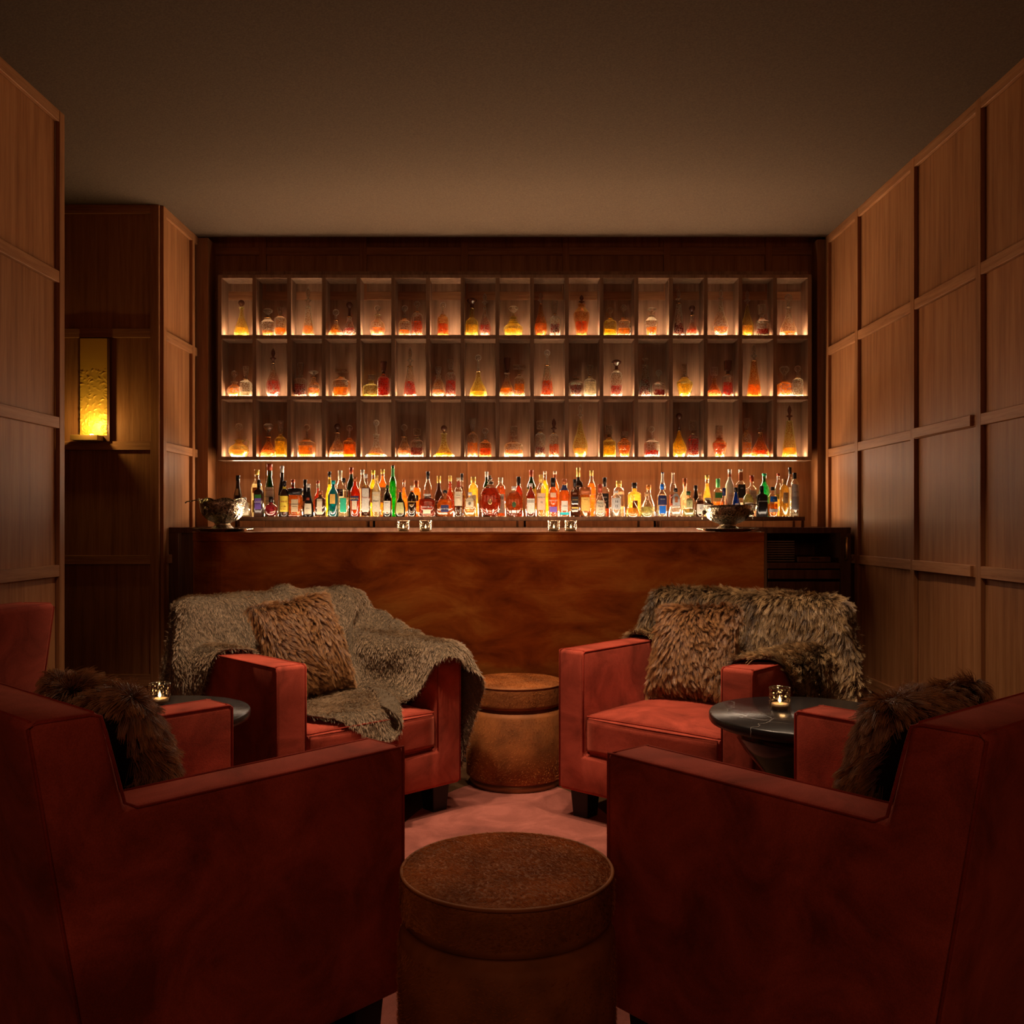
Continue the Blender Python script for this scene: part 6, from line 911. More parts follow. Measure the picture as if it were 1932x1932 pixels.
[-4,0,2,2,2,2,0,1,-1,1,-1,-2,-1,-1,-1,0,1,0,0,1,-1,0,-1,1,-1,1,0,0,0,0,0,1,4,4,3,1,0,0,0,1,0,1,-1,-5,-3,0,-1,-2,-1,-1,1,-1,1,-1,1,-1,1,0,0,0,1,0,0,0,0,0],
[-4,2,2,2,2,0,1,-1,1,-1,-1,-1,-1,-2,0,0,0,1,1,0,0,-1,0,0,0,0,0,1,-1,0,0,0,0,3,4,3,2,1,0,0,-1,-3,-5,-2,2,-1,-1,-1,-1,-1,-1,0,-1,1,-1,1,0,1,0,1,0,1,0,1,1,0],
[-4,2,2,3,1,0,0,1,-1,0,-2,-1,-2,1,-1,0,1,1,0,-1,1,0,-1,0,0,-1,1,0,-1,0,1,0,0,1,0,3,2,2,0,-2,-3,0,2,0,0,0,-2,-1,-2,-2,-1,-1,0,-1,1,0,0,0,1,0,1,0,2,0,1,1],
[-3,2,3,2,0,0,0,0,0,-1,-1,-2,0,-1,0,0,1,0,1,0,0,-1,0,0,0,0,0,-1,1,0,-1,0,1,1,1,1,0,-2,-1,0,2,1,1,1,1,0,0,-2,-2,-1,-2,-2,-1,-1,-1,0,0,1,0,1,0,1,0,1,1,1],
[-2,3,2,0,1,0,1,0,-1,-2,-1,-1,-1,-1,1,1,0,0,1,0,0,0,-1,-1,1,0,0,0,0,-1,0,0,1,1,1,0,0,-1,-1,-1,0,1,2,3,1,1,0,0,-1,-1,-2,-1,-3,-1,-1,-2,0,-1,-1,1,0,1,1,0,1,1],
[-1,3,1,1,0,1,-1,0,-1,-1,-1,-1,-1,0,0,0,0,2,0,0,-1,0,1,-1,0,0,0,0,-1,1,0,0,0,2,0,1,-1,-1,-1,-1,0,0,2,1,3,2,0,-1,1,-1,0,-2,-1,-2,-2,-1,-2,-1,0,-1,0,0,0,1,1,1],
[1,2,1,0,0,0,1,-1,-1,-1,-2,-1,-1,1,0,0,1,0,0,1,0,0,-1,0,-1,1,0,0,0,-1,0,1,1,0,2,-1,0,-1,-2,0,-1,0,1,2,3,1,2,0,-1,1,-1,1,-1,-1,-2,-2,-2,-1,-2,-1,-1,0,0,0,0,1],
[2,1,1,0,0,0,0,0,-1,-2,-2,-1,0,0,1,1,0,0,1,0,0,-1,0,0,0,0,0,0,-1,0,1,0,1,1,0,0,0,-1,-1,-1,-1,0,-1,2,2,3,2,1,0,-1,1,-1,1,-1,-1,-1,-2,-2,-1,-2,-1,-1,-1,1,0,-1],
[4,0,0,0,0,1,-1,-1,-2,-1,-1,-1,0,0,1,0,1,1,0,0,0,0,-1,0,0,0,0,0,0,0,-1,1,1,0,1,0,0,-1,-1,-1,0,-2,0,0,2,2,3,3,0,0,-1,0,0,1,0,-1,-1,-2,-2,-1,-2,-2,0,-2,0,0],
[4,0,0,0,1,0,-1,-1,-1,-2,-1,-1,0,1,0,0,1,0,0,1,0,0,0,-1,0,0,0,-1,0,0,1,0,1,1,0,0,-1,1,-1,-2,-1,0,-1,-1,1,3,3,2,2,-1,0,0,0,0,1,0,0,-1,-2,-2,-1,-2,-2,-1,-1,0],
[4,0,0,1,0,-1,0,-2,-2,-1,-1,0,0,0,1,0,0,1,1,0,0,-1,0,0,0,-1,1,0,0,0,0,1,0,1,0,0,0,-1,-1,0,-1,-2,-1,1,0,1,2,3,3,1,0,-1,-1,0,0,1,0,0,0,-1,-2,-1,-2,-2,-1,-2],
[4,0,0,0,0,0,-1,-1,-2,-1,-1,0,0,1,0,1,0,0,0,1,0,0,0,-1,0,0,0,0,-1,1,0,1,1,0,0,0,-1,0,-1,-1,-1,0,-1,-1,0,1,2,3,2,3,0,-1,-1,0,0,1,1,0,0,-1,-1,-2,-2,-1,-2,-2],
[4,0,1,0,0,-1,-1,-2,-1,-2,0,-1,2,0,0,0,0,1,1,0,0,0,-1,0,-1,1,-1,0,1,-1,1,1,0,0,0,0,0,-1,1,-1,-1,-1,-1,-1,0,0,1,3,3,3,1,0,-1,-1,0,0,1,1,0,-1,0,-1,-2,-2,-2,-1],
],
[
[215,12,12,12,13,13,14,13,14,14,8,0,1,-1,-6,-11,-11,-9,-8,-7,-5,-4,-3,-3,-2,-2,-1,-3,-2,-3,-1,0,3,5,7,10,10,12,11,13,9,1,1,-1,-9,-17,-17,-16,-17,-15,-16,-15,-15,-15,-15,-14,-14,-14,-14,-13,-14,-13,-13,-13,-13,-12],
[1,0,0,0,0,0,-1,0,0,-1,0,1,0,0,1,0,1,0,0,1,1,1,0,1,0,0,-1,0,-1,0,-2,0,0,0,0,-1,1,-1,1,-1,-1,0,-1,0,-2,1,0,0,1,-1,1,0,0,0,1,0,0,0,0,0,1,-1,1,0,0,0],
[2,0,-1,0,0,-1,0,0,-1,0,1,0,0,0,1,1,0,0,1,1,0,1,1,0,0,0,0,0,-2,-1,0,0,-1,0,0,0,0,0,0,0,-1,0,-1,-1,-1,-1,1,0,0,1,0,0,0,1,-1,0,1,0,1,-1,0,1,-1,0,1,0],
[3,-1,0,0,-2,1,-1,-1,0,0,0,1,0,0,1,1,0,1,0,1,1,1,0,0,1,0,0,-1,0,-2,0,-2,0,0,0,0,0,0,-1,0,-1,0,0,-1,-1,1,-1,0,1,0,0,0,1,-1,1,0,0,0,0,1,0,0,0,0,0,0],
[2,0,0,-1,1,-1,-1,0,-1,0,1,0,0,0,1,1,0,0,1,1,2,0,1,1,-1,0,-1,0,-1,0,-1,-1,0,-1,0,1,-1,0,0,-1,-1,0,0,-1,-1,0,1,0,0,0,0,1,-1,1,0,1,-1,1,-1,0,0,0,1,0,1,0],
[3,0,-1,0,0,-1,1,-1,-1,-1,0,1,0,0,1,1,0,1,2,1,1,1,0,-1,1,0,0,-1,0,-1,-2,0,-2,0,0,-1,1,-1,0,0,-1,0,0,-1,0,0,0,1,-1,1,0,0,0,0,1,-1,1,-1,1,0,0,0,0,1,-1,1],
[4,-1,0,0,-1,1,-1,-1,-1,-1,1,0,0,1,0,0,2,1,1,2,0,0,1,0,0,0,0,0,-1,-1,-1,-1,-1,-1,0,0,-1,1,0,-1,-1,0,0,0,-1,0,0,0,1,-1,1,0,1,0,-1,1,-1,1,0,0,0,0,0,1,0,0],
[3,1,0,-1,0,0,0,-1,0,-1,-2,1,1,-1,0,2,1,2,1,1,1,1,-1,0,0,0,0,0,-1,0,-1,-1,-1,-1,-1,-1,0,0,0,0,-1,0,0,-1,0,1,0,0,0,0,0,0,0,0,1,0,0,0,0,0,0,1,0,0,1,-1],
[4,0,0,0,0,-1,0,1,-1,-2,-1,1,0,1,-1,1,2,2,2,1,0,-1,0,1,-1,0,0,0,0,-1,0,-2,-1,-1,-1,0,0,-1,0,-1,0,0,0,-1,0,0,1,0,0,0,0,0,1,0,0,0,1,-1,0,1,0,0,1,0,-1,1],
[4,-1,1,0,0,0,0,1,-1,0,-2,0,0,0,1,1,2,1,2,-1,0,1,0,0,0,0,0,-1,1,-1,-1,-1,-2,-1,-1,0,-1,0,0,0,-1,0,0,0,0,0,0,0,0,1,0,0,0,0,0,0,0,1,0,0,1,0,0,0,0,0],
[4,0,0,0,0,0,1,0,1,-1,0,-1,1,0,0,1,1,2,-1,1,0,-1,1,-1,1,0,-1,1,-1,1,-2,-1,-1,-2,-1,-1,0,1,-1,-1,0,0,0,-1,1,0,0,0,0,0,1,0,0,1,0,0,0,0,0,0,1,0,0,0,1,-1],
[4,0,0,1,-1,1,-1,1,1,1,0,0,-1,0,1,0,2,0,0,0,0,0,0,0,0,0,0,0,0,-1,1,-2,-1,-1,-2,-1,-1,-1,1,-1,0,0,0,0,0,0,0,0,1,0,0,1,0,0,0,0,0,0,1,0,0,1,-1,0,0,1],
[3,1,0,0,1,-1,1,0,1,0,1,0,1,0,0,1,0,0,0,0,0,0,0,0,0,-1,1,0,0,0,-1,0,-2,-2,-1,-1,0,-1,-1,1,-1,0,0,0,0,0,0,1,0,0,0,1,0,0,1,0,0,0,1,0,-1,0,1,-1,0,0],
[3,0,0,0,1,0,0,0,1,2,0,1,0,1,0,0,0,0,1,-1,0,0,0,0,0,1,-1,0,0,1,-1,0,-1,-2,-2,-2,-1,0,0,-1,1,-1,0,0,0,0,1,0,0,1,1,0,0,0,-1,1,0,1,-1,1,0,0,-1,1,-1,0],
[3,1,0,0,0,0,0,1,0,1,1,1,0,0,1,0,0,0,0,0,0,0,0,0,0,0,1,-1,1,-1,1,-1,-1,-2,-2,-1,-2,0,-1,0,0,0,0,0,0,1,0,0,1,1,0,0,0,0,1,-1,1,0,0,0,0,-1,0,0,1,-1],
[3,0,0,1,-1,1,1,-1,1,0,2,1,1,0,0,1,0,0,-1,0,0,1,-1,1,-1,0,0,1,-1,1,-1,0,0,-1,-2,-3,-1,-1,0,-1,0,0,0,0,1,0,0,1,2,0,0,0,0,0,0,0,0,0,0,-1,0,1,0,-1,0,1],
[3,0,0,0,1,0,0,0,0,1,1,1,1,1,0,0,0,0,0,1,0,-1,0,0,0,0,0,0,1,0,0,0,-1,-1,-2,-2,-2,-1,-1,0,0,0,0,1,0,0,2,1,0,0,0,0,0,0,0,1,0,-1,0,0,0,-1,0,1,-1,0],
[3,0,0,0,0,1,-1,1,0,1,1,2,1,1,-1,0,0,0,0,-1,0,1,0,0,1,0,0,0,0,-1,2,0,-1,0,-2,-3,-2,-2,-1,0,0,0,0,0,1,2,0,2,0,1,-1,-1,1,0,0,-1,0,1,-1,0,-1,0,1,-1,0,0],
[2,0,1,0,1,-1,1,0,0,1,0,2,3,-1,0,-1,0,0,0,0,0,-1,1,0,0,0,1,0,0,1,0,0,1,-1,-1,-2,-2,-3,-1,-1,0,0,0,1,1,2,2,0,0,-1,0,0,-1,1,-1,1,-1,-1,1,-1,1,0,-1,0,0,-1],
[3,0,0,0,0,0,0,1,0,0,1,2,1,-1,-1,1,0,-1,0,0,-1,0,0,0,1,1,0,2,1,0,0,1,0,0,0,-2,-3,-2,-3,-1,0,0,0,1,4,1,1,0,-1,0,-1,0,1,-1,0,-1,0,0,-1,1,-1,0,0,0,0,0],
[1,1,0,0,0,1,0,0,0,0,1,0,-1,-1,1,0,0,0,0,-1,0,0,0,1,0,1,1,1,2,2,0,0,1,0,0,0,-2,-3,-3,-1,0,1,0,2,2,1,0,-1,-1,-1,1,0,-2,0,0,0,0,0,0,-1,0,0,0,-1,0,0],
[1,0,0,1,0,0,0,0,1,0,0,0,-3,2,0,0,0,0,0,0,0,0,0,0,0,0,1,0,2,3,2,1,0,1,0,0,-1,-2,-1,-2,0,1,1,1,0,1,-1,-2,0,-1,-1,0,0,0,-1,0,-1,0,0,0,0,0,-1,1,0,-1],
[0,0,0,0,0,0,0,0,0,1,0,0,0,0,0,0,0,0,-1,1,-1,0,1,-1,0,1,1,1,0,2,4,2,0,1,0,0,0,0,-1,-1,1,0,0,0,0,-2,-2,-1,-1,0,0,-1,0,0,0,-1,1,-1,0,0,0,-1,1,-1,0,0],
[0,-1,0,-1,0,0,0,0,-1,0,0,1,1,0,0,1,1,-1,0,-1,1,0,-1,1,0,0,0,0,1,0,3,4,3,0,1,1,0,0,0,0,0,0,0,-1,-2,-2,-1,0,-1,0,-1,0,-1,-1,0,0,0,0,0,0,-1,1,-1,0,0,0],
[-2,0,0,0,-1,0,-1,-1,1,-1,0,0,4,-1,1,0,-1,1,-1,0,0,0,0,0,0,0,0,1,1,1,1,2,4,3,1,0,1,0,0,0,0,0,-1,-1,-2,-1,-1,-2,0,-1,0,0,0,0,-1,0,0,0,-1,0,1,-1,0,0,-1,1],
[-2,-1,-1,0,0,-1,0,0,-1,0,-1,-2,1,4,1,0,1,-1,1,0,-1,0,1,0,0,0,-1,1,1,2,0,1,2,4,3,1,1,0,1,0,0,-1,0,-2,-2,-1,-2,0,0,-1,0,-2,0,0,0,0,-1,0,0,0,-1,0,0,0,1,-1],
[-3,-1,0,-1,0,0,0,-1,0,-1,-1,-1,-2,1,3,1,0,1,0,-1,0,0,0,1,0,0,2,1,0,0,2,0,1,2,4,4,1,1,0,0,0,1,0,-3,-1,-3,0,-1,-2,0,-1,1,-1,-1,1,-1,0,0,0,-1,1,-1,0,0,-1,1],
[-4,0,0,0,-1,0,-1,0,-1,-1,0,-1,-1,0,0,1,0,1,-1,0,1,0,-1,0,1,1,0,1,2,2,0,2,1,1,1,3,3,2,0,0,0,0,1,0,-2,-2,-2,-1,-1,-1,0,-1,0,0,-1,0,0,0,0,0,-1,1,0,0,0,-1],
[-4,0,-1,0,0,-1,1,-1,-1,0,-1,-1,-1,0,0,0,1,-1,1,0,0,0,0,0,0,-1,1,0,1,3,2,1,2,1,1,0,1,1,1,0,-1,-2,0,4,1,-2,-2,-1,0,0,-1,0,0,0,-1,1,-1,0,0,0,0,0,-1,0,0,0],
[-5,0,0,0,0,0,-2,0,0,0,-1,-1,0,-1,0,0,0,0,0,1,-1,0,1,0,0,0,-1,0,1,-1,3,4,1,1,1,1,1,1,-1,1,-1,-1,-1,1,-3,0,0,1,0,0,0,0,0,0,1,-1,0,0,0,0,0,0,0,0,0,0],
[-4,0,0,-1,-1,0,0,0,-1,-1,0,-1,-1,1,-1,0,0,1,0,-1,1,0,-1,0,0,1,0,0,-1,0,0,1,4,2,0,2,1,0,1,-1,-1,0,0,-2,-5,1,2,0,1,0,1,0,1,-1,0,1,0,0,0,0,1,-1,1,0,0,0],
[-4,-1,0,0,-1,0,0,-1,0,-1,-1,0,0,-1,0,0,0,0,0,1,0,0,0,0,0,-1,0,0,0,0,-1,0,0,3,5,1,0,0,0,0,0,-1,-6,-7,5,2,1,2,0,1,1,0,0,1,0,0,1,0,0,0,0,0,0,0,0,0],
[-5,0,0,-1,1,-2,0,0,0,0,-1,0,-1,0,0,0,0,0,0,0,-1,1,0,0,0,0,0,-1,0,0,0,-1,0,-1,1,3,2,2,0,-1,-3,-4,-2,1,2,2,1,1,1,1,0,1,0,0,1,-1,0,1,0,0,0,1,0,0,0,0],
[-4,-1,-1,0,0,0,0,0,-1,-1,0,-1,0,-1,1,0,-1,0,0,0,1,-1,1,0,-1,0,0,1,-1,0,-1,0,-1,0,-1,-1,2,0,0,-1,-1,0,1,1,2,0,2,0,1,1,0,1,0,1,0,1,0,-1,1,0,0,0,0,0,1,0],
[-5,0,0,0,-1,0,0,-1,0,-1,0,-1,0,0,-1,0,1,0,0,0,0,0,0,-1,1,0,0,-1,0,-1,0,0,-1,0,-1,0,-1,0,0,0,0,1,0,1,1,2,0,1,1,0,1,0,1,0,0,1,0,0,0,1,0,0,0,0,0,1],
[-5,0,-1,0,0,0,-1,0,0,-1,0,0,-1,0,0,0,0,0,0,0,0,0,0,0,0,0,0,0,0,-1,0,-2,1,-1,0,-1,0,-1,0,0,1,-1,1,2,0,1,1,1,1,1,0,1,0,1,0,-1,1,1,0,-1,0,1,0,0,0,0],
[-5,0,0,-1,0,0,0,0,-2,1,-2,0,0,1,-1,0,0,0,0,0,0,1,-1,0,0,0,-1,0,0,0,-1,0,-1,0,-1,0,-1,0,0,0,0,1,0,1,1,1,1,1,0,1,1,0,1,0,0,1,0,0,0,1,0,-1,1,0,0,0],
[-5,0,-1,1,0,-1,0,-1,0,-1,0,0,0,-1,1,-1,0,0,0,0,1,-1,0,1,-1,0,0,0,-1,0,0,0,-1,-1,0,-1,0,-1,0,0,0,0,1,0,2,2,1,0,1,0,0,1,0,1,1,0,0,0,0,0,0,1,-1,1,0,0],
[-5,-1,1,-1,0,0,0,-1,0,-1,0,-1,0,0,0,1,-1,0,0,1,-1,0,0,0,0,0,0,0,0,-1,-1,0,-1,0,-1,0,-1,1,-1,0,1,0,1,0,1,1,1,1,0,1,1,0,1,-1,1,0,1,0,0,1,0,-1,1,0,0,0],
[-5,0,0,0,-1,1,-2,1,-1,0,-1,0,0,0,-1,0,0,0,1,-1,0,0,1,-1,1,-1,0,0,-1,1,-1,-1,0,-1,0,-1,0,-1,0,0,0,1,0,1,1,0,2,1,1,0,1,0,0,1,0,1,-1,1,0,0,1,0,0,0,0,0],
[-5,0,0,0,0,-1,0,-1,0,-1,0,0,0,0,0,-1,1,-1,0,0,1,0,-1,0,0,1,-1,0,0,-1,0,-1,0,-1,0,0,-2,0,1,0,0,0,1,0,0,2,0,1,2,0,0,1,1,0,0,0,1,0,1,-1,0,1,0,-1,1,0],
[-6,1,0,0,0,-1,0,0,-1,0,0,-1,-1,0,0,1,-1,1,-1,1,-1,0,1,0,-1,0,1,-1,0,-1,0,0,-1,0,-1,-1,0,0,-1,0,1,0,0,1,1,0,1,2,0,2,0,0,0,1,1,0,0,0,0,1,0,0,0,0,0,0],
[-4,-1,0,0,-1,1,-1,-1,0,-1,0,0,0,0,0,-1,1,-1,1,-1,1,0,-1,0,1,-1,0,0,0,0,-1,-1,0,-1,0,-1,0,-1,0,1,0,1,0,1,0,0,2,0,2,0,1,1,0,0,0,1,0,1,0,0,0,0,0,1,-1,0],
[-5,0,0,0,0,-1,0,0,-1,0,-1,0,0,0,0,0,-1,1,-1,1,0,0,0,0,-1,1,-1,0,0,-1,0,0,-1,0,-2,0,0,0,0,0,0,0,1,0,0,2,0,1,1,1,1,1,0,0,0,0,1,0,0,1,0,0,0,0,0,0],
],
]
# ---------------------------------------------------------------- fur throws (settled cloth shapes, millimetres) and fur cushions
def undrape(D):
    P = np.cumsum(np.cumsum(np.array(D), 1), 2).transpose(1, 2, 0) / 500.0
    E = np.pad(P, ((1, 1), (1, 1), (0, 0)), 'reflect', reflect_type='odd')
    return .7 * P + .3 * (E[1:-1, :-2] + E[1:-1, 2:] + E[:-2, 1:-1] + E[2:, 1:-1]) / 4
def refine(P):
    """one Catmull-Rom refinement of the grid"""
    for ax in (0, 1):
        P = np.moveaxis(P, ax, 0); E = np.concatenate([2 * P[:1] - P[1:2], P, 2 * P[-1:] - P[-2:-1]])
        mid = (-E[:-3] + 9 * E[1:-2] + 9 * E[2:-1] - E[3:]) / 16
        Q = np.empty((2 * P.shape[0] - 1,) + P.shape[1:]); Q[::2] = P; Q[1::2] = mid; P = np.moveaxis(Q, 0, ax)
    return P
def throw(label, D, chair, skin, fm, count, length, lay, noise, rad, seed, clump, pull):
    P = refine(undrape(D)); ny, nx = P.shape[:2]; I = np.arange(ny * nx).reshape(ny, nx)
    V = P.reshape(-1, 3); Q = np.stack([I[:-1, :-1], I[:-1, 1:], I[1:, 1:], I[1:, :-1]], -1).reshape(-1, 4)
    # upward facing
    me = bpy.data.meshes.new('skin'); me.from_pydata(V.tolist(), [], Q.tolist()); me.update()
    t = thing('fur_throw', label, 'throw', chair.location, chair.rotation_euler[2], 'fur throws over the far armchairs')
    sk = link('skin', me, skin, t, True)
    so = sk.modifiers.new('thick', 'SOLIDIFY'); so.thickness = .006; so.offset = 0
    T = np.concatenate([Q[:, [0, 1, 2]], Q[:, [0, 2, 3]]])
    n = np.cross(V[T[:, 1]] - V[T[:, 0]], V[T[:, 2]] - V[T[:, 0]])
    if n[:, 2].sum() < 0: T = T[:, ::-1]
    # comb: from the back of the throw to the front edge, along the cloth
    fl = np.zeros_like(P); fl[1:-1] = P[:-2] - P[2:]; fl[0] = P[0] - P[1]; fl[-1] = P[-2] - P[-1]
    fl = fl.reshape(-1, 3); fl /= np.linalg.norm(fl, axis=1, keepdims=True) + 1e-9
    cmb = fl[T[:, 0]]; cmb = cmb * .8 + np.array([0, 0, -.5])
    fur('fur', sk, V, T, count, length, fm, lay=lay, noise=noise, rad=rad, comb=cmb, pts=5, seed=seed, clump=clump, pull=pull)
    if length < .03: fur('lining_fur', sk, V, T[:, ::-1], count // 3, length, fm, lay=lay, noise=noise, rad=rad, comb=cmb, pts=4, seed=seed + 50, clump=clump, pull=pull)
    return t
SKIN_A = plain('taupe hide', (.10, .075, .05), .9, spec=.1); SKIN_B = plain('brown hide', (.06, .038, .02), .9, spec=.1)
FUR_A = furmat('taupe plush fur', (.15, .092, .050), (.31, .205, .12), (.50, .36, .22))
FUR_B = furmat('striped brown long fur', (.05, .027, .012), (.20, .115, .048), (.58, .40, .20), ((.38, .33, .30), (16, 16, 3)))
FUR_C = furmat('fox brown fur', (.05, .018, .007), (.20, .080, .028), (.50, .26, .10))
throw('plush taupe fur throw spread over the back, seat and arm of a club chair', DRAPE2, ch2, SKIN_A, FUR_A, 180000, .018, 1.0, .25, .0006, 11, .008, .15)
throw('long-haired streaky brown fur throw hung over the back of a club chair', DRAPE3, ch3, SKIN_B, FUR_B, 120000, .045, 1.6, .45, .0007, 12, .012, .5)
def pillow(label, chair, pos, size, tilt, spin, fm, count, length, back=None, seed=5, yaw=0, thick=.075, comb=(.2, 0, -1)):
    """a square cushion standing on edge: local x across, z up, front towards -y"""
    n = 26; bm = bmesh.new(); g = {}
    for s in (-1, 1):
        for j in range(n + 1):
            for i in range(n + 1):
                u, v = i / n * 2 - 1, j / n * 2 - 1
                if (abs(u) == 1 or abs(v) == 1) and s == 1: g[s, i, j] = g[-1, i, j]; continue
                w = size / 2 * (1 - .06 * (1 - v * v)); h = size / 2 * (1 - .06 * (1 - u * u))
                th = thick * ((1 - u * u) * (1 - v * v)) ** .42
                g[s, i, j] = bm.verts.new((u * w, s * th, v * h))
    for s in (-1, 1):
        for j in range(n):
            for i in range(n):
                q = [g[s, i, j], g[s, i + 1, j], g[s, i + 1, j + 1], g[s, i, j + 1]]; f = bm.faces.new(q if s < 0 else q[::-1]); f.material_index = 0 if s < 0 else 1
    t = thing('fur_cushion', label, 'cushion', (0, 0, 0), 0, 'brown fur cushions on the armchairs')
    t.matrix_world = chair.matrix_basis @ Matrix.Translation(pos) @ Matrix.Rotation(yaw, 4, 'Z') @ Matrix.Rotation(tilt, 4, 'X') @ Matrix.Rotation(spin, 4, 'Y')
    o = bmo('cover', bm, SKIN_B, t, True); o.data.materials.append(back or SKIN_B)
    V, T = tris(o); kp = None
    if back is not None: kp = lambda c, nn: np.where(c[:, 1] < .012, 1.0, 0.0) + 2.5 * (np.maximum(abs(c[:, 0]), abs(c[:, 2])) > size * .475)
    fur('fur', o, V, T, count, length, fm, lay=1.5, noise=.42, rad=.0006, clump=.011, keep=kp, comb=comb, pts=5, seed=seed)
    return t
chairM = lambda c: Matrix.Translation(c.location) @ Matrix.Rotation(c.rotation_euler[2], 4, 'Z')
for c in (ch0, ch1, ch2, ch3): c.matrix_basis = chairM(c)
pillow('fox brown fur cushion propped askew on the taupe throw', ch2, (-.03, .465, .658), .40, math.radians(-22), math.radians(-4), FUR_C, 55000, .038, None, 21, yaw=.18)
pillow('fox brown fur cushion upright against the long-haired brown throw', ch3, (-.08, .455, .640), .37, math.radians(-20), math.radians(-3), FUR_C, 55000, .042, None, 22, yaw=-.05)
BLK = plain('black cushion backing', (.012, .008, .006), .9, spec=.1)
pillow('fox brown fur cushion with black backing, in the chair near the recess', ch0, (-.05, .49, .632), .40, math.radians(-17), 0, FUR_C, 46000, .045, BLK, 23, comb=(0, 0, -1))
pillow('fox brown fur cushion with black backing, in the chair near the hidden door', ch1, (.05, .49, .632), .40, math.radians(-17), 0, FUR_C, 46000, .045, BLK, 24, comb=(0, 0, -1))
# ---------------------------------------------------------------- cut glass decanters in the shelf cells
CRY = [crystal('cut crystal', (.90, .83, .70)), crystal('amber tinted crystal', (.88, .62, .30), .45, .08), crystal('straw tinted crystal', (.90, .80, .40), .45, .08)]
LQ = {'yellow': (.98, .66, .05), 'amber': (.80, .34, .035), 'orange': (.92, .38, .03), 'red': (.48, .04, .015), 'dark red': (.22, .03, .015), 'rust red': (.70, .16, .025), 'golden': (.95, .55, .10), 'clear': (.85, .75, .6)}
LQM = {k: liquid(k + ' drink', v, .78) for k, v in LQ.items()}
STOPM = [crystal('stopper crystal', (.85, .74, .62), .6, .12, 160), plain('dark stopper', (.10, .035, .02), .2), plain('gilt collar', (.62, .42, .20), .25, .9)]
PROF = {
 'bell': [(.92, 0), (1, .03), (1, .16), (.9, .3), (.6, .5), (.32, .7), (.24, .85), (.24, .96), (.34, 1)],
 'teardrop': [(.62, 0), (.7, .03), (.92, .15), (1, .28), (.9, .42), (.6, .58), (.36, .75), (.24, .92), (.22, 1)],
 'cone': [(1, 0), (1, .03), (.9, .25), (.68, .55), (.5, .8), (.40, 1)],
 'square': [(.97, 0), (1, .03), (1, .70), (.92, .80), (.5, .88), (.34, .93), (.42, 1)],
 'cylinder': [(.94, 0), (1, .04), (1, .78), (.9, .88), (.5, .94), (.4, .97), (.46, 1)],
 'urn': [(.6, 0), (.66, .04), (.85, .4), (1, .62), (.97, .74), (.6, .86), (.4, .92), (.46, 1)],
 'globe': [(.5, 0), (.75, .04), (1, .3), (1, .45), (.85, .62), (.45, .76), (.3, .85), (.3, .95), (.42, 1)],
 'ship': [(1, 0), (1, .06), (.8, .14), (.5, .32), (.28, .55), (.2, .8), (.26, 1)],
 'ringed': [(.8, 0), (.85, .03), (1, .35), (.95, .5), (.55, .66), (.6, .7), (.4, .76), (.45, .8), (.28, .86), (.36, 1)],
 'gourd': [(.6, 0), (.8, .04), (1, .2), (.95, .32), (.68, .44), (.72, .5), (.5, .66), (.3, .85), (.38, 1)],
 'egg': [(.72, 0), (.95, .12), (1, .25), (.85, .5), (.6, .72), (.35, .88), (.36, 1)],
 'flask': [(.85, 0), (1, .06), (1, .55), (.85, .75), (.4, .85), (.25, .9), (.28, 1)],
 'long-necked': [(.9, 0), (1, .04), (1, .42), (.85, .56), (.38, .66), (.32, .95), (.4, 1)]}
STP = {'ball': [(.14, 0), (.12, .2), (.16, .28), (.36, .45), (.44, .66), (.36, .88), (.08, 1)],
 'spear': [(.10, 0), (.10, .22), (.30, .30), (.26, .34), (.09, .40), (.14, .52), (.20, .66), (.15, .84), (.02, 1)],
 'mushroom': [(.2, 0), (.18, .4), (.3, .5), (.55, .7), (.58, .85), (.3, 1)],
 'slab': [(.2, 0), (.2, .5), (.78, .55), (.78, 1)], 'block': [(.2, 0), (.2, .25), (.44, .3), (.48, .95), (.45, 1)],
 'fluted': [(.2, 0), (.18, .2), (.26, .25), (.40, .9), (.38, 1)], 'disc': [(.14, 0), (.10, .2), (.28, .4), (.44, .66), (.28, .9), (.05, 1)]}
def densify(p, n):
    z = np.linspace(0, 1, n) * p[-1][1]; zz = sorted(set([round(a, 5) for a in z] + [round(q[1], 5) for q in p]))
    return [(float(np.interp(a, [q[1] for q in p], [q[0] for q in p])), a) for a in zz]
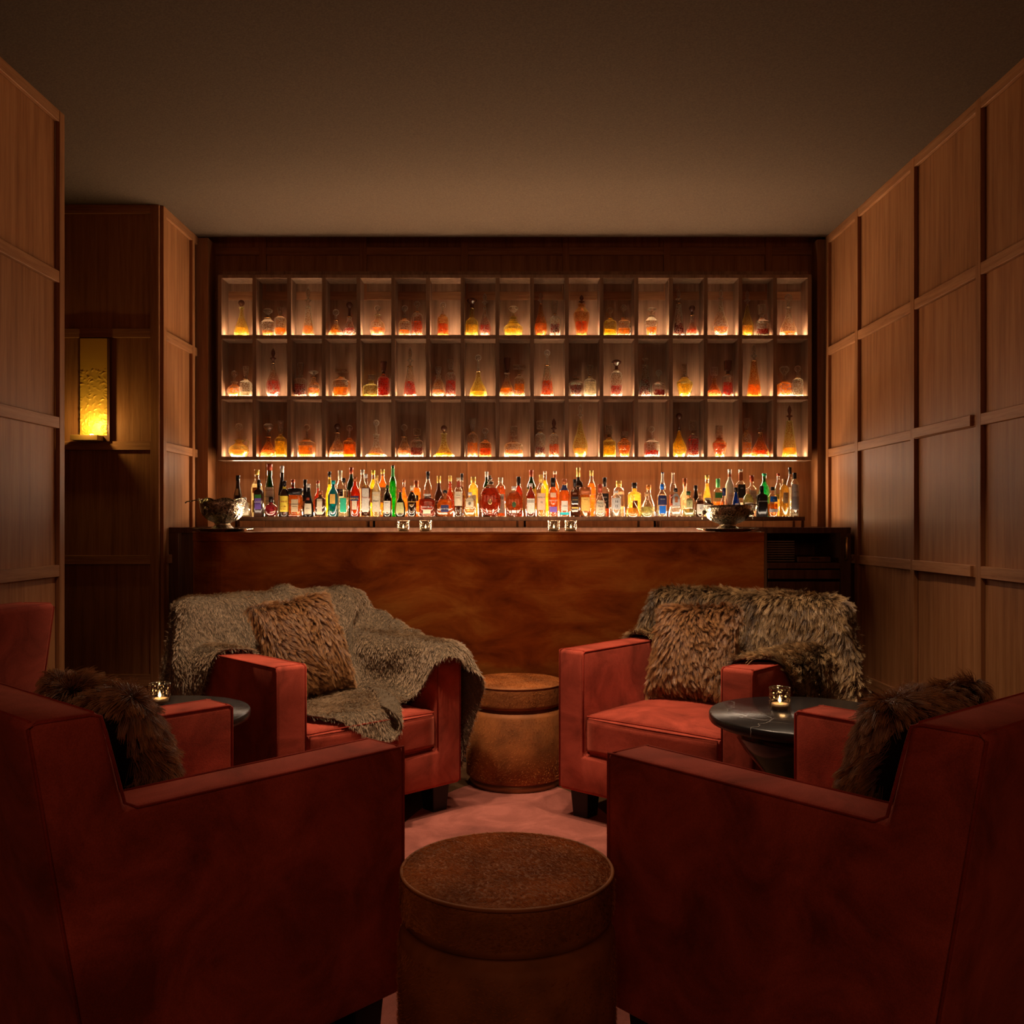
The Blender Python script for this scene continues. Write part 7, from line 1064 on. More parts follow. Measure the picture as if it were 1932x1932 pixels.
# crop, centre x, body width, stopper top, body top, shape, stopper, drink, drink top (pixels of three magnified strips)
DEC = [[
 (0,283,134,320,395,'bell','ball','yellow',595),(0,527,145,402,490,'urn','mushroom','amber',615),(0,660,118,395,480,'cylinder','fluted','orange',600),(0,922,115,190,385,'cone','spear','amber',575),
 (0,1177,145,410,515,'bell','ball','amber',615),(0,1318,122,340,480,'gourd','ball','red',600),(0,1587,145,372,465,'globe','ball','orange',595),(0,1850,110,372,500,'square','ball','amber',615),
 (1,35,105,325,430,'cylinder','ball','rust red',525),(1,283,105,337,460,'cylinder','ball','rust red',550),(1,560,122,300,395,'long-necked','mushroom','yellow',560),(1,685,115,250,375,'teardrop','spear','red',560),
 (1,958,180,375,480,'ringed','mushroom','yellow',600),(1,1222,120,245,350,'teardrop','spear','orange',545),(1,1357,95,325,450,'square','fluted','dark red',555),(1,1613,150,268,360,'urn','spear','rust red',530),
 (1,1885,115,385,490,'square','ball','yellow',605),(2,85,118,355,485,'square','ball','amber',590),(2,352,125,385,460,'urn','mushroom','orange',575),(2,612,115,210,340,'cone','spear','dark red',540),
 (2,742,125,360,455,'bell','ball','rust red',595),(2,1017,145,210,330,'teardrop','spear','amber',570),(2,1275,125,215,350,'teardrop','spear','golden',555),(2,1402,130,358,490,'square','block','dark red',600),(2,1665,165,250,380,'bell','disc','orange',620)],
 [(0,208,145,995,1105,'globe','ball','orange',1170),(0,331,105,960,1080,'square','fluted','clear',1210),(0,587,140,785,925,'teardrop','spear','red',1100),(0,848,115,925,1045,'square','fluted','dark red',1135),
 (0,975,120,1000,1060,'globe','mushroom','orange',1170),(0,1243,155,975,1060,'square','slab','amber',1165),(0,1513,160,1035,1105,'flask','block','golden',1230),(0,1648,110,915,1035,'square','fluted','red',1070),
 (0,1900,125,765,960,'cone','spear','red',1105),(1,240,130,960,1045,'egg','fluted','amber',1185),(1,358,96,888,1000,'cylinder','fluted','red',1095),(1,622,165,843,1005,'bell','ball','yellow',1200),
 (1,888,140,875,1020,'bell','fluted','orange',1170),(1,1017,100,942,1030,'square','slab','amber',1130),(1,1283,125,797,945,'cone','ball','rust red',1095),(1,1560,145,978,1075,'urn','spear','dark red',1140),
 (1,1693,110,945,1055,'square','fluted','clear',1110),(2,15,110,893,990,'cylinder','mushroom','red',1145),(2,295,125,745,940,'cone','spear','dark red',1080),(2,418,115,990,1100,'square','ball','dark red',1185),
 (2,670,150,935,1060,'urn','fluted','yellow',1130),(2,957,146,962,1070,'bell','block','rust red',1185),(2,1079,108,905,1035,'cylinder','block','red',1115),(2,1335,135,745,900,'cone','spear','orange',1135),
 (2,1632,136,950,1090,'square','mushroom','orange',1105),(2,1748,105,950,1065,'cylinder','ball','clear',1250)],
 [(0,257,185,1510,1675,'globe','disc','golden',1770),(0,535,155,1512,1640,'bell','mushroom','orange',1770),(0,665,100,1490,1620,'square','fluted','yellow',1690),(0,910,155,1520,1660,'square','ball','amber',1730),
 (0,1185,165,1512,1600,'bell','ball','amber',1790),(0,1322,108,1530,1655,'square','ball','orange',1720),(0,1575,215,1478,1620,'ship','ball','orange',1800),(0,1822,140,1522,1640,'gourd','ball','amber',1775),
 (1,35,120,1565,1650,'square','block','dark red',1750),(1,293,235,1530,1610,'ship','ball','golden',1800),(1,568,100,1465,1595,'cylinder','fluted','orange',1700),(1,690,110,1555,1670,'square','ball','rust red',1755),
 (1,962,180,1540,1670,'flask','block','amber',1770),(1,1215,100,1490,1595,'cylinder','block','dark red',1745),(1,1347,96,1465,1605,'cylinder','spear','rust red',1715),(1,1600,145,1328,1480,'teardrop','spear','golden',1755),
 (1,1870,120,1530,1650,'square','block','yellow',1730),(2,90,130,1592,1655,'urn','block','orange',1725),(2,353,135,1540,1660,'square','ball','red',1775),(2,616,146,1412,1580,'teardrop','ball','yellow',1590),
 (2,747,106,1490,1610,'square','block','red',1665),(2,1005,135,1535,1655,'urn','block','rust red',1705),(2,1262,86,1465,1580,'square','fluted','amber',1700),(2,1395,170,1485,1600,'bell','spear','rust red',1775),(2,1675,140,1340,1490,'cone','spear','golden',1750)]]
BASEC = [(678, 672, 665), (1255, 1253, 1252), (1838, 1838, 1838)]
ORD = 'first second third fourth fifth sixth seventh eighth ninth tenth eleventh twelfth thirteenth fourteenth fifteenth sixteenth seventeenth'.split()
ROWN = ('top', 'middle', 'bottom')
YD = YS + .066
def cellof(x): return int(min(16, max(0, (x - SX0 + DV / 2) // PITCH)))
for row in range(3):
    pos = [((400, 780, 1160)[c] + cx / 5.084 - CX) * YD / F for c, cx, *_ in DEC[row]]
    cells = [cellof(x) for x in pos]
    for k, (c, cx, w, ys, yb, shp, stp, dk, yl) in enumerate(DEC[row]):
        u = YD / F / 5.084; base = BASEC[row][c]; H = (base - yb) * u; HS = (yb - ys) * u; R = w * u / 2; fill = (base - yl) / (base - yb) * H
        x = pos[k]; ce = cells[k]; lo = SX0 + ce * PITCH; x = min(max(x, lo + R + .002), lo + CW - R - .002)
        mates = [j for j in range(len(cells)) if cells[j] == ce]
        if len(mates) > 1:
            j = mates[0] if mates[1] == k else mates[1]; Rj = DEC[row][j][2] * u / 2; gap = abs(pos[j] - pos[k]) - R - Rj
            y = YD + (.012 if mates[0] == k else -.012) * (1 if gap < .002 else 0)
            sc = 1 if gap > -.001 else (abs(pos[j] - pos[k])) / (R + Rj + .001); R *= max(sc, .86)
            where = '%s in the %s cell, %s row' % ('first' if mates[0] == k else 'second', ORD[ce], ROWN[row])
        else: y = YD; where = 'alone in the %s cell, %s row' % (ORD[ce], ROWN[row])
        lb = '%s %s decanter with %s stopper, %s' % (dk if dk != 'clear' else 'clear', shp, stp, where)
        t = thing('decanter', lb, 'decanter', (x, y, FLOORS[row] + .0015), (k * .37) % .5 - .25 if shp in ('square', 'flask') and 0 else 0, 'cut glass decanters in the lit cells')
        sq = 1.0 if shp == 'square' else (.6 if shp == 'flask' else 0); sy = .55 if shp == 'flask' else (.6 if shp in ('ship',) and R > .055 else 1)
        R = min(R, .062); 
        if R > .05: sy = min(sy, .85)
        gm = CRY[2 if dk in ('yellow', 'golden') else (1 if dk in ('orange', 'rust red') and k % 2 else 0)]
        p = densify([(r * R, z * H) for r, z in PROF[shp]], 9)
        nn = 24
        lathe('glass', p, gm, t, nn, smooth=False, sq=sq, cut=.0 if k % 4 == 3 else .028, cutn=nn if k % 3 else nn // 2, twist=1 if k % 2 else 0, sy=sy)
        lp = [(r * .90, z) for r, z in p if .008 < z < fill - .002]
        rf = float(np.interp(fill, [q[1] for q in p], [q[0] for q in p])) * .90
        lp = [(p[0][0] * .88, .006)] + lp + [(rf, max(fill, .012))]
        lathe('drink', lp, LQM[dk], t, nn, smooth=True, sq=sq, sy=sy * .98)
        DM = {'ball': 60, 'disc': 74, 'fluted': 62, 'block': 68, 'mushroom': 96, 'slab': 122, 'spear': 60}[stp] * u
        if stp in ('ball', 'disc'):
            b0 = max(.15 * HS, HS - DM); st = [(DM * .20, 0), (DM * .16, b0 * .6), (DM * .18, b0)] + [(DM * .5 * math.sin(a) * 1.0, b0 + (HS - b0) * (1 - math.cos(a)) / 2) for a in np.linspace(.5, PI - .12, 8)]
        else: mr = max(r for r, z in STP[stp]); st = [(r / mr * DM / 2, z * HS) for r, z in STP[stp]]
        lathe('stopper', st, STOPM[1 if (k * 7 + row) % 5 == 0 else 0], t, 12 if stp != 'ball' else 16, smooth=stp in ('ball', 'spear'), sq=1 if stp in ('slab', 'block') else 0, sy=.5 if stp in ('slab', 'disc') else 1, z0=H - .001)
        rn = p[-1][0]
        lathe('collar', [(rn * 1.06, 0), (rn * 1.15, .003), (rn * 1.05, .006)], STOPM[2] if k % 3 else gm, t, 16, z0=H - .005)
        if row == 2 and k == 0: tube('handle', [(R * .72, 0, H * .55), (R * .95, 0, H * .72), (R * 1.0, 0, H * .92), (R * .75, 0, H * 1.02), (R * .42, 0, H * .9)], .0035, gm, t, 6)
# ---------------------------------------------------------------- bottles on the riser
BP = {
 'upright': [(.92, 0), (1, .02), (1, .58), (.85, .68), (.42, .78), (.33, .84), (.33, 1)],
 'square': [(1, 0), (1, .64), (.9, .70), (.36, .75), (.31, 1)],
 'globe': [(.5, 0), (.62, .02), (.92, .16), (1, .34), (.85, .56), (.3, .68), (.28, 1)],
 'onion': [(.8, 0), (.9, .03), (1, .14), (1, .32), (.8, .52), (.36, .68), (.28, .8), (.28, 1)],
 'broad': [(.95, 0), (1, .05), (1, .68), (.88, .80), (.3, .86), (.27, 1)],
 'sloping': [(.9, 0), (.98, .02), (1, .10), (.95, .32), (.72, .52), (.42, .70), (.33, .80), (.33, 1)],
 'cylinder': [(1, 0), (1, .70), (.85, .78), (.42, .83), (.36, 1)],
 'disc': [(.40, 0), (.62, .05), (.92, .22), (1, .40), (.92, .58), (.6, .76), (.22, .85), (.2, 1)],
 'angular': [(1, 0), (1, .42), (.96, .50), (.45, .78), (.24, .82), (.22, 1)],
 'squat': [(.86, 0), (.95, .02), (1, .2), (.92, .38), (.5, .6), (.3, .72), (.28, 1)],
 'slim': [(.95, 0), (1, .02), (1, .45), (.8, .6), (.45, .75), (.42, 1)]}
def solid(n, c, r=.18): return plain(n, c, r, spec=.6)
CLR = glassmat('clear bottle glass', (.94, .92, .88), .04, 0, 1, .75)
_m = {}
def colmat(kind, c):
    k = (kind, c)
    if k not in _m:
        if kind == 'o': _m[k] = solid('bottle colour', c)
        elif kind == 't': _m[k] = glassmat('tinted bottle glass', c, .04, 0, 1, 1.1)
        elif kind == 'l': _m[k] = liquid('bottled drink', c, .55)
        elif kind == 'p': _m[k] = plain('printed label', c, .6, noise=.12, nsc=160)
        elif kind == 'k': _m[k] = plain('bottle cap', c, .3, metal=.3)
        elif kind == 'x': _m[k] = plain('label ink', c, .6)
    return _m[k]
G = dict(am=(.72, .30, .05), dk=(.035, .014, .008), br=(.16, .05, .018), rd=(.42, .06, .02), og=(.86, .29, .04), ye=(.98, .70, .06), pale=(.92, .80, .50), gold=(.90, .55, .12), cl=(.80, .74, .62), gr=(.05, .22, .03), dg=(.02, .07, .015), teal=(.01, .50, .55), bl=(.03, .30, .60), navy=(.015, .02, .10), wh=(.80, .74, .62), cream=(.82, .70, .48), blk=(.01, .008, .008), lime=(.10, .52, .16), pk=(.55, .06, .10), vio=(.22, .12, .50), gry=(.35, .34, .36), tan=(.62, .46, .26), peach=(.85, .55, .36), azure=(.0, .16, .75), sv=(.62, .60, .56), cork=(.62, .38, .16), brand=(.45, .12, .03), mint=(.03, .55, .30), straw=(.60, .60, .25))
# centre x, width, top y, row, shape, glass(c clear / t tinted / o opaque), body, drink top fraction, cap, cap length, labels [(z0,z1,colour,half angle)], texts [(string, z, size, colour)], words
B = [
 (449,20,897,'B','sloping','o','dk',0,'blk',.12,[(.52,.68,'tan',.4)],[],'dark brown bottle with a small tan label, rising behind the wavy silver bowl'),
 (461,19,938,'F','square','c','pale',.8,'sv',.12,[(.1,.85,'cream',.9)],[],'short clear bottle with a cream label, half hidden by the wavy silver bowl'),
 (484.7,21.5,886,'B','upright','c','pale',.7,'gold',.11,[(.1,.35,'ye',.5),(.5,.62,'og',.5)],[],'tall clear bottle with a wide gold cap and yellow flower print'),
 (488.4,17,905.6,'F','square','o','dk',0,'blk',.17,[(.50,.60,'gr',.6),(.36,.5,'vio',.6),(.2,.35,'vio',.6)],[('CASSIS',.40,.011,'wh')],'black square-shouldered bottle with a purple and green fruit label'),
 (508.7,18,875,'B','slim','t','gr',.9,'rd',.13,[(.06,.56,'cream',1.1)],[('LUXARDO',.50,.009,'rd'),('MARASCHINO',.38,.005,'blk'),('ORIGINALE',.30,.005,'blk')],'tall green bottle with a red cap and a long cream label of fine print'),
 (511.6,25,938,'F','globe','c','pk',.75,'blk',.28,[],[],'small round clear bottle of dark pink liqueur with a black cap'),
 (532.3,13,878.7,'B','slim','o','blk',0,'sv',.14,[(.05,.42,'cream',1.1)],[],'tall narrow black bottle with silver foil at its neck'),
 (536.8,17,907.6,'F','upright','o','dk',0,'blk',.14,[(.14,.58,'ye',1.0),(.78,.84,'ye',1.3)],[('KAHLUA',.42,.009,'rd'),('LICOR',.28,.007,'rd'),('DE CAFE',.21,.006,'rd')],'black bottle with an arched yellow label and yellow neck band'),
 (553,17,904.8,'B','upright','t','rd',.8,'rd',.07,[],[],'dark red bottle with a flat red cap behind the square amber bottle'),
 (557.5,26,922,'F','broad','c','og',.86,'blk',.24,[(.17,.62,'tan',.45)],[('DISARONNO',.44,.008,'blk'),('ORIGINALE',.36,.004,'blk')],'broad square amber bottle with a black block cap and tan label'),
 (575.8,18,905,'B','sloping','o','blk',0,'blk',.15,[(.28,.42,'tan',.6)],[],'black bottle with a long dark neck behind the oval-label bottle'),
 (582.4,19,913,'F','sloping','o','blk',0,'sv',.12,[(.08,.40,'cream',.75),(.50,.58,'rd',.4)],[('DOM',.24,.006,'blk')],'black-green bottle with a round cream label and red wax seal'),
 (600,17,907.2,'B','globe','c','rd',.8,'rd',.08,[(.80,.90,'cream',2.2)],[],'red-capped bottle with a cream neck band, round and red'),
 (604.5,20,926,'F','square','c','br',.85,'brand',.16,[(.08,.68,'cream',.45)],[],'brown square bottle with a narrow cream label, beside the turquoise bottle'),
 (621.8,17,889.8,'B','onion','c','ye',.9,'blk',.13,[(.72,.84,'ye',2.4)],[],'bright yellow round-shouldered bottle with a black ribbed cap'),
 (628.9,20,906.8,'F','upright','t','teal',.9,'teal',.10,[(.36,.62,'gold',.5)],[],'turquoise glass bottle with a pale gold square label'),
 (641.7,16,887.8,'B','upright','c','cl',.6,'cream',.20,[(.44,.60,'navy',.8)],[('CAMPO',.50,.007,'wh')],'clear bottle with a cream strip over its cork and navy label'),
 (648.7,18,902.3,'F','square','c','pale',.5,'blk',.12,[(.12,.48,'mint',.55)],[],'clear square bottle with a bright green label, beside the turquoise bottle'),
 (662.8,17,882,'B','upright','o','dg',0,'rd',.14,[(.42,.54,'rd',.6)],[],'dark green bottle with a red cap and red label flash'),
 (669.9,18.6,900,'F','upright','t','og',.9,'brand',.12,[(.40,.52,'navy',.9),(.18,.40,'cream',.5)],[('APEROL',.45,.010,'gold')],'vivid orange-red bottle with a slanted navy label'),
 (683.9,17,886,'B','upright','c','peach',.6,'sv',.10,[],[],'pinkish clear bottle with a silver cap behind the white-label brown bottle'),
 (690.6,17.5,894.4,'F','square','c','br',.68,'sv',.10,[(.15,.66,'wh',.62)],[("Pimm's",.45,.012,'rd'),('1.2.3',.07,.007,'wh')],'brown bottle with a large white label in red script and silver cap'),
 (704.2,16,887,'B','upright','c','ye',.8,'ye',.09,[(.3,.6,'gold',.8)],[],'amber-yellow bottle with a bright yellow cap behind the pale aperitif bottle'),
 (710.4,17,897,'F','upright','c','pale',.9,'gold',.14,[(.12,.60,'cream',1.0)],[('LILLET',.52,.009,'gold'),('Blanc',.38,.011,'blk')],'pale gold aperitif bottle with a cream label and black script'),
 (722,17,885,'B','upright','c','og',.86,'gold',.10,[(.3,.62,'peach',1.0)],[('LILLET',.56,.009,'rd'),('Rose',.42,.009,'blk')],'orange-red aperitif bottle with a peach label and gold cap'),
 (731,17,915.5,'F','upright','t','dg',.7,'dg',.10,[(.14,.50,'wh',.8)],[('SELECT',.44,.005,'blk')],'short dark green bottle with a square white label'),
 (741.2,15,877.8,'B','upright','t','lime',.7,'blk',.03,[(.78,.94,'lime',2.2)],[],'tallest bottle, clear and bright green with a green neck label'),
 (755.3,20,923.4,'F','onion','t','gr',.8,'brand',.10,[(.14,.52,'straw',.8)],[],'stout dark green bottle with a pale label and brown cap'),
 (762,16,905.6,'B','onion','c','og',.8,'brand',.06,[],[],'amber round-shouldered bottle behind the stout dark green bottle'),
 (777.2,18,916.8,'F','upright','c','dk',.8,'cream',.16,[],[('CARUPANO',.48,.007,'gold'),('XO',.38,.008,'gold')],'dark red-brown bottle with a pale wooden stopper and gold lettering'),
 (785.5,17,907,'B','cylinder','c','og',.8,'brand',.18,[(.44,.6,'blk',.5)],[],'orange-red bottle with a wide brown block stopper'),
 (807.4,16,890,'B','upright','c','peach',.3,'blk',.18,[(.20,.48,'blk',.8)],[],'clear bottle with a long black cap above the broad amber rum bottle'),
 (806,31,932,'F','broad','c','rd',.78,'sv',.08,[(.14,.32,'cream',.42)],[('BARCELO',.42,.010,'wh')],'broad low red-amber bottle with white lettering'),
 (828.1,21,898,'B','onion','o','br',0,'gold',.18,[],[('BARCELO',.38,.010,'wh'),('IMPERIAL',.31,.005,'gold')],'onion-shaped dark brown bottle with gold foil neck'),
 (839.7,31,925,'F','angular','c','og',.66,'blk',.12,[(.18,.44,'navy',.42)],[('Flor de Cana',.30,.008,'wh')],'broad angular amber bottle with a slanting navy label'),
 (849.3,17,897.3,'B','onion','c','rd',.85,'gold',.14,[],[('ZACAPA',.40,.009,'wh')],'red-amber bottle with gold cap and a woven net pattern'),
 (865,17,901.4,'F','upright','c','br',.6,'cream',.07,[(.28,.64,'cream',1.0),(.76,.90,'rd',2.4)],[('RHUM',.54,.005,'blk'),('CLEMENT',.48,.005,'rd')],'slim bottle with red neck foil and a long cream label'),
 (871.5,15,893.6,'B','onion','c','br',.7,'blk',.16,[],[],'brown round-shouldered bottle with a long black cap'),
 (886.6,21,928.8,'F','square','c','gold',.66,'sv',.14,[(.38,.80,'cream',.6)],[('季',.52,.014,'blk')],'short square golden bottle with a pale label and one brushed character'),
 (893,18,899.8,'B','cylinder','c','gold',.85,'gold',.16,[(.12,.55,'cream',.6)],[('知多',.36,.011,'blk')],'golden bottle with a cork-gold stopper and upright brushed characters'),
 (918,15,889.8,'B','upright','t','gr',.8,'wh',.12,[(.34,.50,'cream',1.0)],[('12',.44,.007,'blk')],'green bottle with a white cap behind the large round cognac bottle'),
 (924.7,44,905,'F','disc','c','rd',.78,'sv',.14,[(.80,.86,'brand',2.2)],[],'large flattened round red cognac bottle with an ornate silver stopper'),
 (944.5,18,901,'B','cylinder','c','brand',.78,'cream',.13,[(.10,.58,'wh',.75),(.44,.52,'blk',.6)],[('RARE CASK',.38,.004,'blk')],'amber bottle with a white label crossed by a black band'),
 (969.8,37,918,'F','disc','c','brand',.8,'sv',.12,[],[('XO',.46,.010,'gold')],'round fluted cognac bottle with a dark oval medallion'),
 (978.5,15,899.8,'B','upright','c','rd',.8,'blk',.22,[],[],'red bottle with a black cap behind the round fluted cognac bottle'),
 (1002.5,18,887,'B','upright','t','gr',.8,'rd',.15,[(.3,.60,'ye',1.0)],[('JAMESON',.52,.007,'rd')],'tall green whiskey bottle with a red cap and yellow label'),
 (1001.3,19,912,'F','upright','c','rd',.9,'sv',.10,[(.12,.54,'wh',.8),(.42,.50,'blk',.7)],[('MARTELL',.46,.006,'wh')],'dark red cognac bottle with a white label and silver neck ribbon'),
 (1021.2,18.5,896,'F','upright','c','gold',.24,'gold',.20,[(.16,.56,'peach',.9)],[('MACALLAN',.46,.0065,'blk'),('12',.34,.010,'blk')],'pale bottle with a long pinkish label numbered 12'),
 (1028,15,889,'B','upright','c','ye',.8,'cream',.06,[],[],'yellow-amber bottle with cream cap and green neck foil'),
 (1043.5,18.5,902.3,'F','upright','c','og',.86,'blk',.24,[(.12,.26,'vio',.8),(.50,.62,'peach',.6)],[('GLENLIVET',.42,.0075,'wh'),('18',.34,.006,'wh')],'orange bottle with black capsule, white lettering and a violet base label'),
 (1047,16,889,'B','upright','c','og',.85,'cream',.06,[(.82,.93,'brand',2.2)],[],'orange bottle with cream cap and dark red neck'),
 (1064.7,20.5,904,'F','upright','c','og',.82,'brand',.15,[(.16,.42,'wh',.6),(.05,.12,'teal',.9),(.70,.84,'navy',2.2)],[('CHIVAS',.28,.006,'blk')],'orange bottle with a navy neck, round silver label and turquoise foot band'),
 (1067,16,911,'B','upright','c','am',.85,'gold',.05,[],[],'amber bottle hidden behind the navy-necked bottle'),
 (1084.5,16,904.8,'F','square','c','br',.85,'blk',.20,[(.36,.54,'blk',.65),(.22,.26,'gold',.65)],[('JOHNNIE',.45,.005,'gold')],'square reddish-brown whisky bottle with slanted black label and black cap'),
 (1091,15,882.4,'B','square','o','dk',0,'gold',.20,[(.40,.5,'blk',.6)],[('BLACK',.62,.005,'gold')],'tall dark square bottle with a gold-ringed stopper'),
 (1104.2,20.5,919.7,'F','cylinder','c','am',.8,'brand',.26,[(.2,.66,'gold',.85)],[('RESERVE',.58,.005,'brand')],'short amber bottle with a wide golden label'),
 (1116,16.5,887.4,'B','upright','c','og',.72,'gold',.12,[],[('Southern',.48,.008,'wh'),('Comfort',.40,.008,'wh')],'tall orange bottle with gold cap and white script'),
 (1132.2,23,913.9,'F','squat','c','cl',.2,'rd',.28,[(.14,.50,'cream',.8)],[("Maker's",.42,.009,'blk'),('Mark',.32,.010,'blk'),('WHISKY',.22,.004,'blk')],'rounded clear bottle dipped in red wax with a cream label'),
 (1140.9,16,901.4,'B','square','c','brand',.3,'blk',.24,[(.22,.60,'blk',.65)],[('JACK',.50,.007,'wh'),('No.7',.40,.007,'wh')],'clear square bottle with black cap and black label'),
 (1162,20,926,'F','cylinder','c','cl',.7,'sv',.10,[(.28,.72,'sv',1.0)],[('16',.58,.014,'blk'),('15',.40,.014,'blk')],'frosted clear bottle with a blue-grey label numbered 16 15'),
 (1167.5,20,907.2,'B','cylinder','c','peach',.7,'gold',.17,[(.3,.62,'peach',1.0)],[('16',.56,.012,'blk'),('15',.44,.012,'blk')],'peach-coloured bottle with a gold cup stopper, numbered 16 15'),
 (1193,26,935.4,'F','squat','c','gold',.42,'cl',.12,[],[],'squat clear bottle a third full of golden tequila'),
 (1196.8,24,911,'B','square','c','gold',.85,'blk',.17,[(.22,.48,'brand',.35)],[],'wide-shouldered gold bottle with a black block cap'),
 (1220.4,25.5,929.6,'F','squat','c','straw',.42,'cork',.14,[],[],'squat clear bottle half full, with a cork stopper'),
 (1224,23,914.7,'B','squat','c','cl',.3,'og',.16,[],[],'clear squat bottle with an orange and green stopper, set further back'),
 (1249,18.5,913.9,'F','upright','c','cl',.5,'azure',.17,[(.10,.34,'azure',.7),(.36,.66,'navy',1.0)],[('BELUGA',.54,.005,'wh')],'clear bottle with a blue cap and a bright blue square on its base'),
 (1250,13,890.7,'B','upright','c','peach',.5,'navy',.03,[(.76,.96,'wh',2.4)],[],'slim clear bottle with a blue and white neck label'),
 (1269.7,14,891.5,'B','upright','c','rd',.5,'peach',.03,[(.76,.96,'peach',2.4),(.3,.5,'rd',.8)],[],'slim clear bottle with a red and white neck label'),
 (1274.6,20,921.3,'F','square','c','cl',.4,'blk',.14,[(.38,.82,'sv',.6),(.50,.70,'brand',.28)],[('GIN',.44,.005,'navy')],'clear square bottle with a silver label and dark red disc'),
 (1292,20,902.7,'B','globe','c','peach',.8,'brand',.20,[],[],'round clear bottle with a brown-topped white stopper'),
 (1299,21,927,'F','square','c','straw',.3,'dg',.16,[(.36,.72,'straw',.5)],[('7',.50,.014,'blk'),('Spirit',.18,.007,'brand')],'pale green square bottle lettered with a black 7'),
 (1312.6,18,915.7,'B','sloping','o','dk',0,'blk',.16,[],[],'dark brown bottle with dark cap behind the pale green square bottle'),
 (1320.6,17,929.5,'F','upright','c','br',.7,'cork',.12,[(.12,.52,'wh',.85)],[('47',.34,.008,'blk')],'brown apothecary bottle with a cork and white label'),
 (1334,19,896.5,'B','sloping','c','gold',.8,'gold',.10,[(.2,.46,'cream',.8)],[('Reposado',.36,.006,'brand')],'pale gold sloping bottle with yellow label and gold cap'),
 (1354.6,16.5,903.4,'B','square','c','og',.4,'lime',.24,[(.5,.64,'gr',.65)],[],'square bottle with a tall bright green cap'),
 (1366,17,921,'F','onion','c','vio',.4,'navy',.28,[],[],'violet-tinted bottle with a tall navy cap behind the lion-handled bowl'),
 (1376.7,17,885.3,'B','upright','o','cream',0,'wh',.06,[(.3,.5,'peach',.5),(.84,.90,'brand',2.2)],[('DELIRIO',.44,.005,'brand')],'white ceramic bottle with a white cap'),
 (1388.5,20,920,'F','sloping','t','bl',.9,'blk',.16,[(.30,.46,'sv',.4)],[],'bright blue bottle with a black cap behind the lion-handled bowl'),
 (1397.4,19,885.3,'B','square','c','cl',.3,'wh',.05,[(.40,.68,'blk',.6),(.76,.94,'brand',1.6)],[('1800',.6,.006,'wh')],'clear square bottle with white cap and black picture label'),
 (1411.8,21,921.3,'F','upright','c','straw',.8,'cl',.10,[(.30,.5,'wh',.8)],[('LONDON',.42,.005,'navy')],'pale green clear bottle with a white label behind the lion-handled bowl'),
 (1418.5,18,897.3,'B','square','c','peach',.5,'rd',.16,[(.14,.64,'wh',.6),(.36,.46,'rd',.2)],[('BEEFEATER',.56,.004,'rd')],'square clear bottle with a red cap and white label bearing a red figure'),
 (1437,20,917,'F','square','o','blk',0,'blk',.16,[],[('BROCKMANS',.50,.006,'sv')],'black-green bottle with silver lettering'),
 (1442,20,893,'B','upright','t','mint',.8,'mint',.05,[],[],'emerald green round-shouldered bottle'),
 (1457.8,20,918.8,'F','upright','c','og',.44,'blk',.12,[(.50,.68,'azure',.7),(.16,.26,'sv',.9)],[('Ki',.56,.009,'wh')],'clear bottle with a cobalt blue label over orange drink'),
 (1468.6,15,893,'B','upright','c','gold',.5,'rd',.06,[(.4,.52,'ye',.8)],[],'slim clear amber bottle with a red cap'),
 (1480,19,904,'F','cylinder','c','gold',.86,'cork',.14,[(.36,.64,'tan',.5)],[('RESERVA',.60,.005,'brand'),('1800',.5,.006,'brand')],'gold tequila bottle with a framed tan label and cork'),
 (1490.5,15,882,'B','upright','c','cl',.6,'blk',.14,[],[],'tall clear bottle with a long black cap, last of the back row'),
 (1499.4,15,892.3,'F','cylinder','c','cl',.1,'blk',.14,[(.16,.46,'gry',1.1),(.46,.74,'sv',1.1)],[('ARETTE',.56,.005,'blk')],'silver and grey patterned bottle, last of the front row')]
def patch(name, prof, H, z0, z1, ang, sq, sy, m, parent):
    bm = bmesh.new(); n = max(6, int(ang * 10)); zs = np.linspace(z0 * H, z1 * H, 5); rows = []
    for z in zs:
        r = float(np.interp(z, [q[1] for q in prof], [q[0] for q in prof])); row = []
        for i in range(n + 1):
            a = -PI / 2 + ang * (i / n * 2 - 1); rr = r
            if sq: p = 2 + sq * 8; rr = r / ((abs(math.cos(a)) ** p + abs(math.sin(a)) ** p) ** (1 / p))
            row.append(bm.verts.new(((rr * 1.005 + .0005) * math.cos(a), (rr * sy * 1.005 + .0005) * math.sin(a), z)))
        rows.append(row)
    for a, b in zip(rows[:-1], rows[1:]):
        for i in range(n): bm.faces.new((a[i], a[i + 1], b[i + 1], b[i]))
    return bmo(name, bm, m, parent, True)
def letters(s, loc, size, m, parent):
    c = bpy.data.curves.new('lettering', 'FONT'); c.body = s; c.size = size * 1.35; c.align_x = 'CENTER'; c.align_y = 'CENTER'; c.extrude = .00015; c.resolution_u = 2
    c.materials.append(m); o = bpy.data.objects.new('lettering', c); COL.objects.link(o); o.parent = parent; o.location = loc; o.rotation_euler = (PI / 2, 0, 0); return o
YF, YBK = 5.036, 5.170
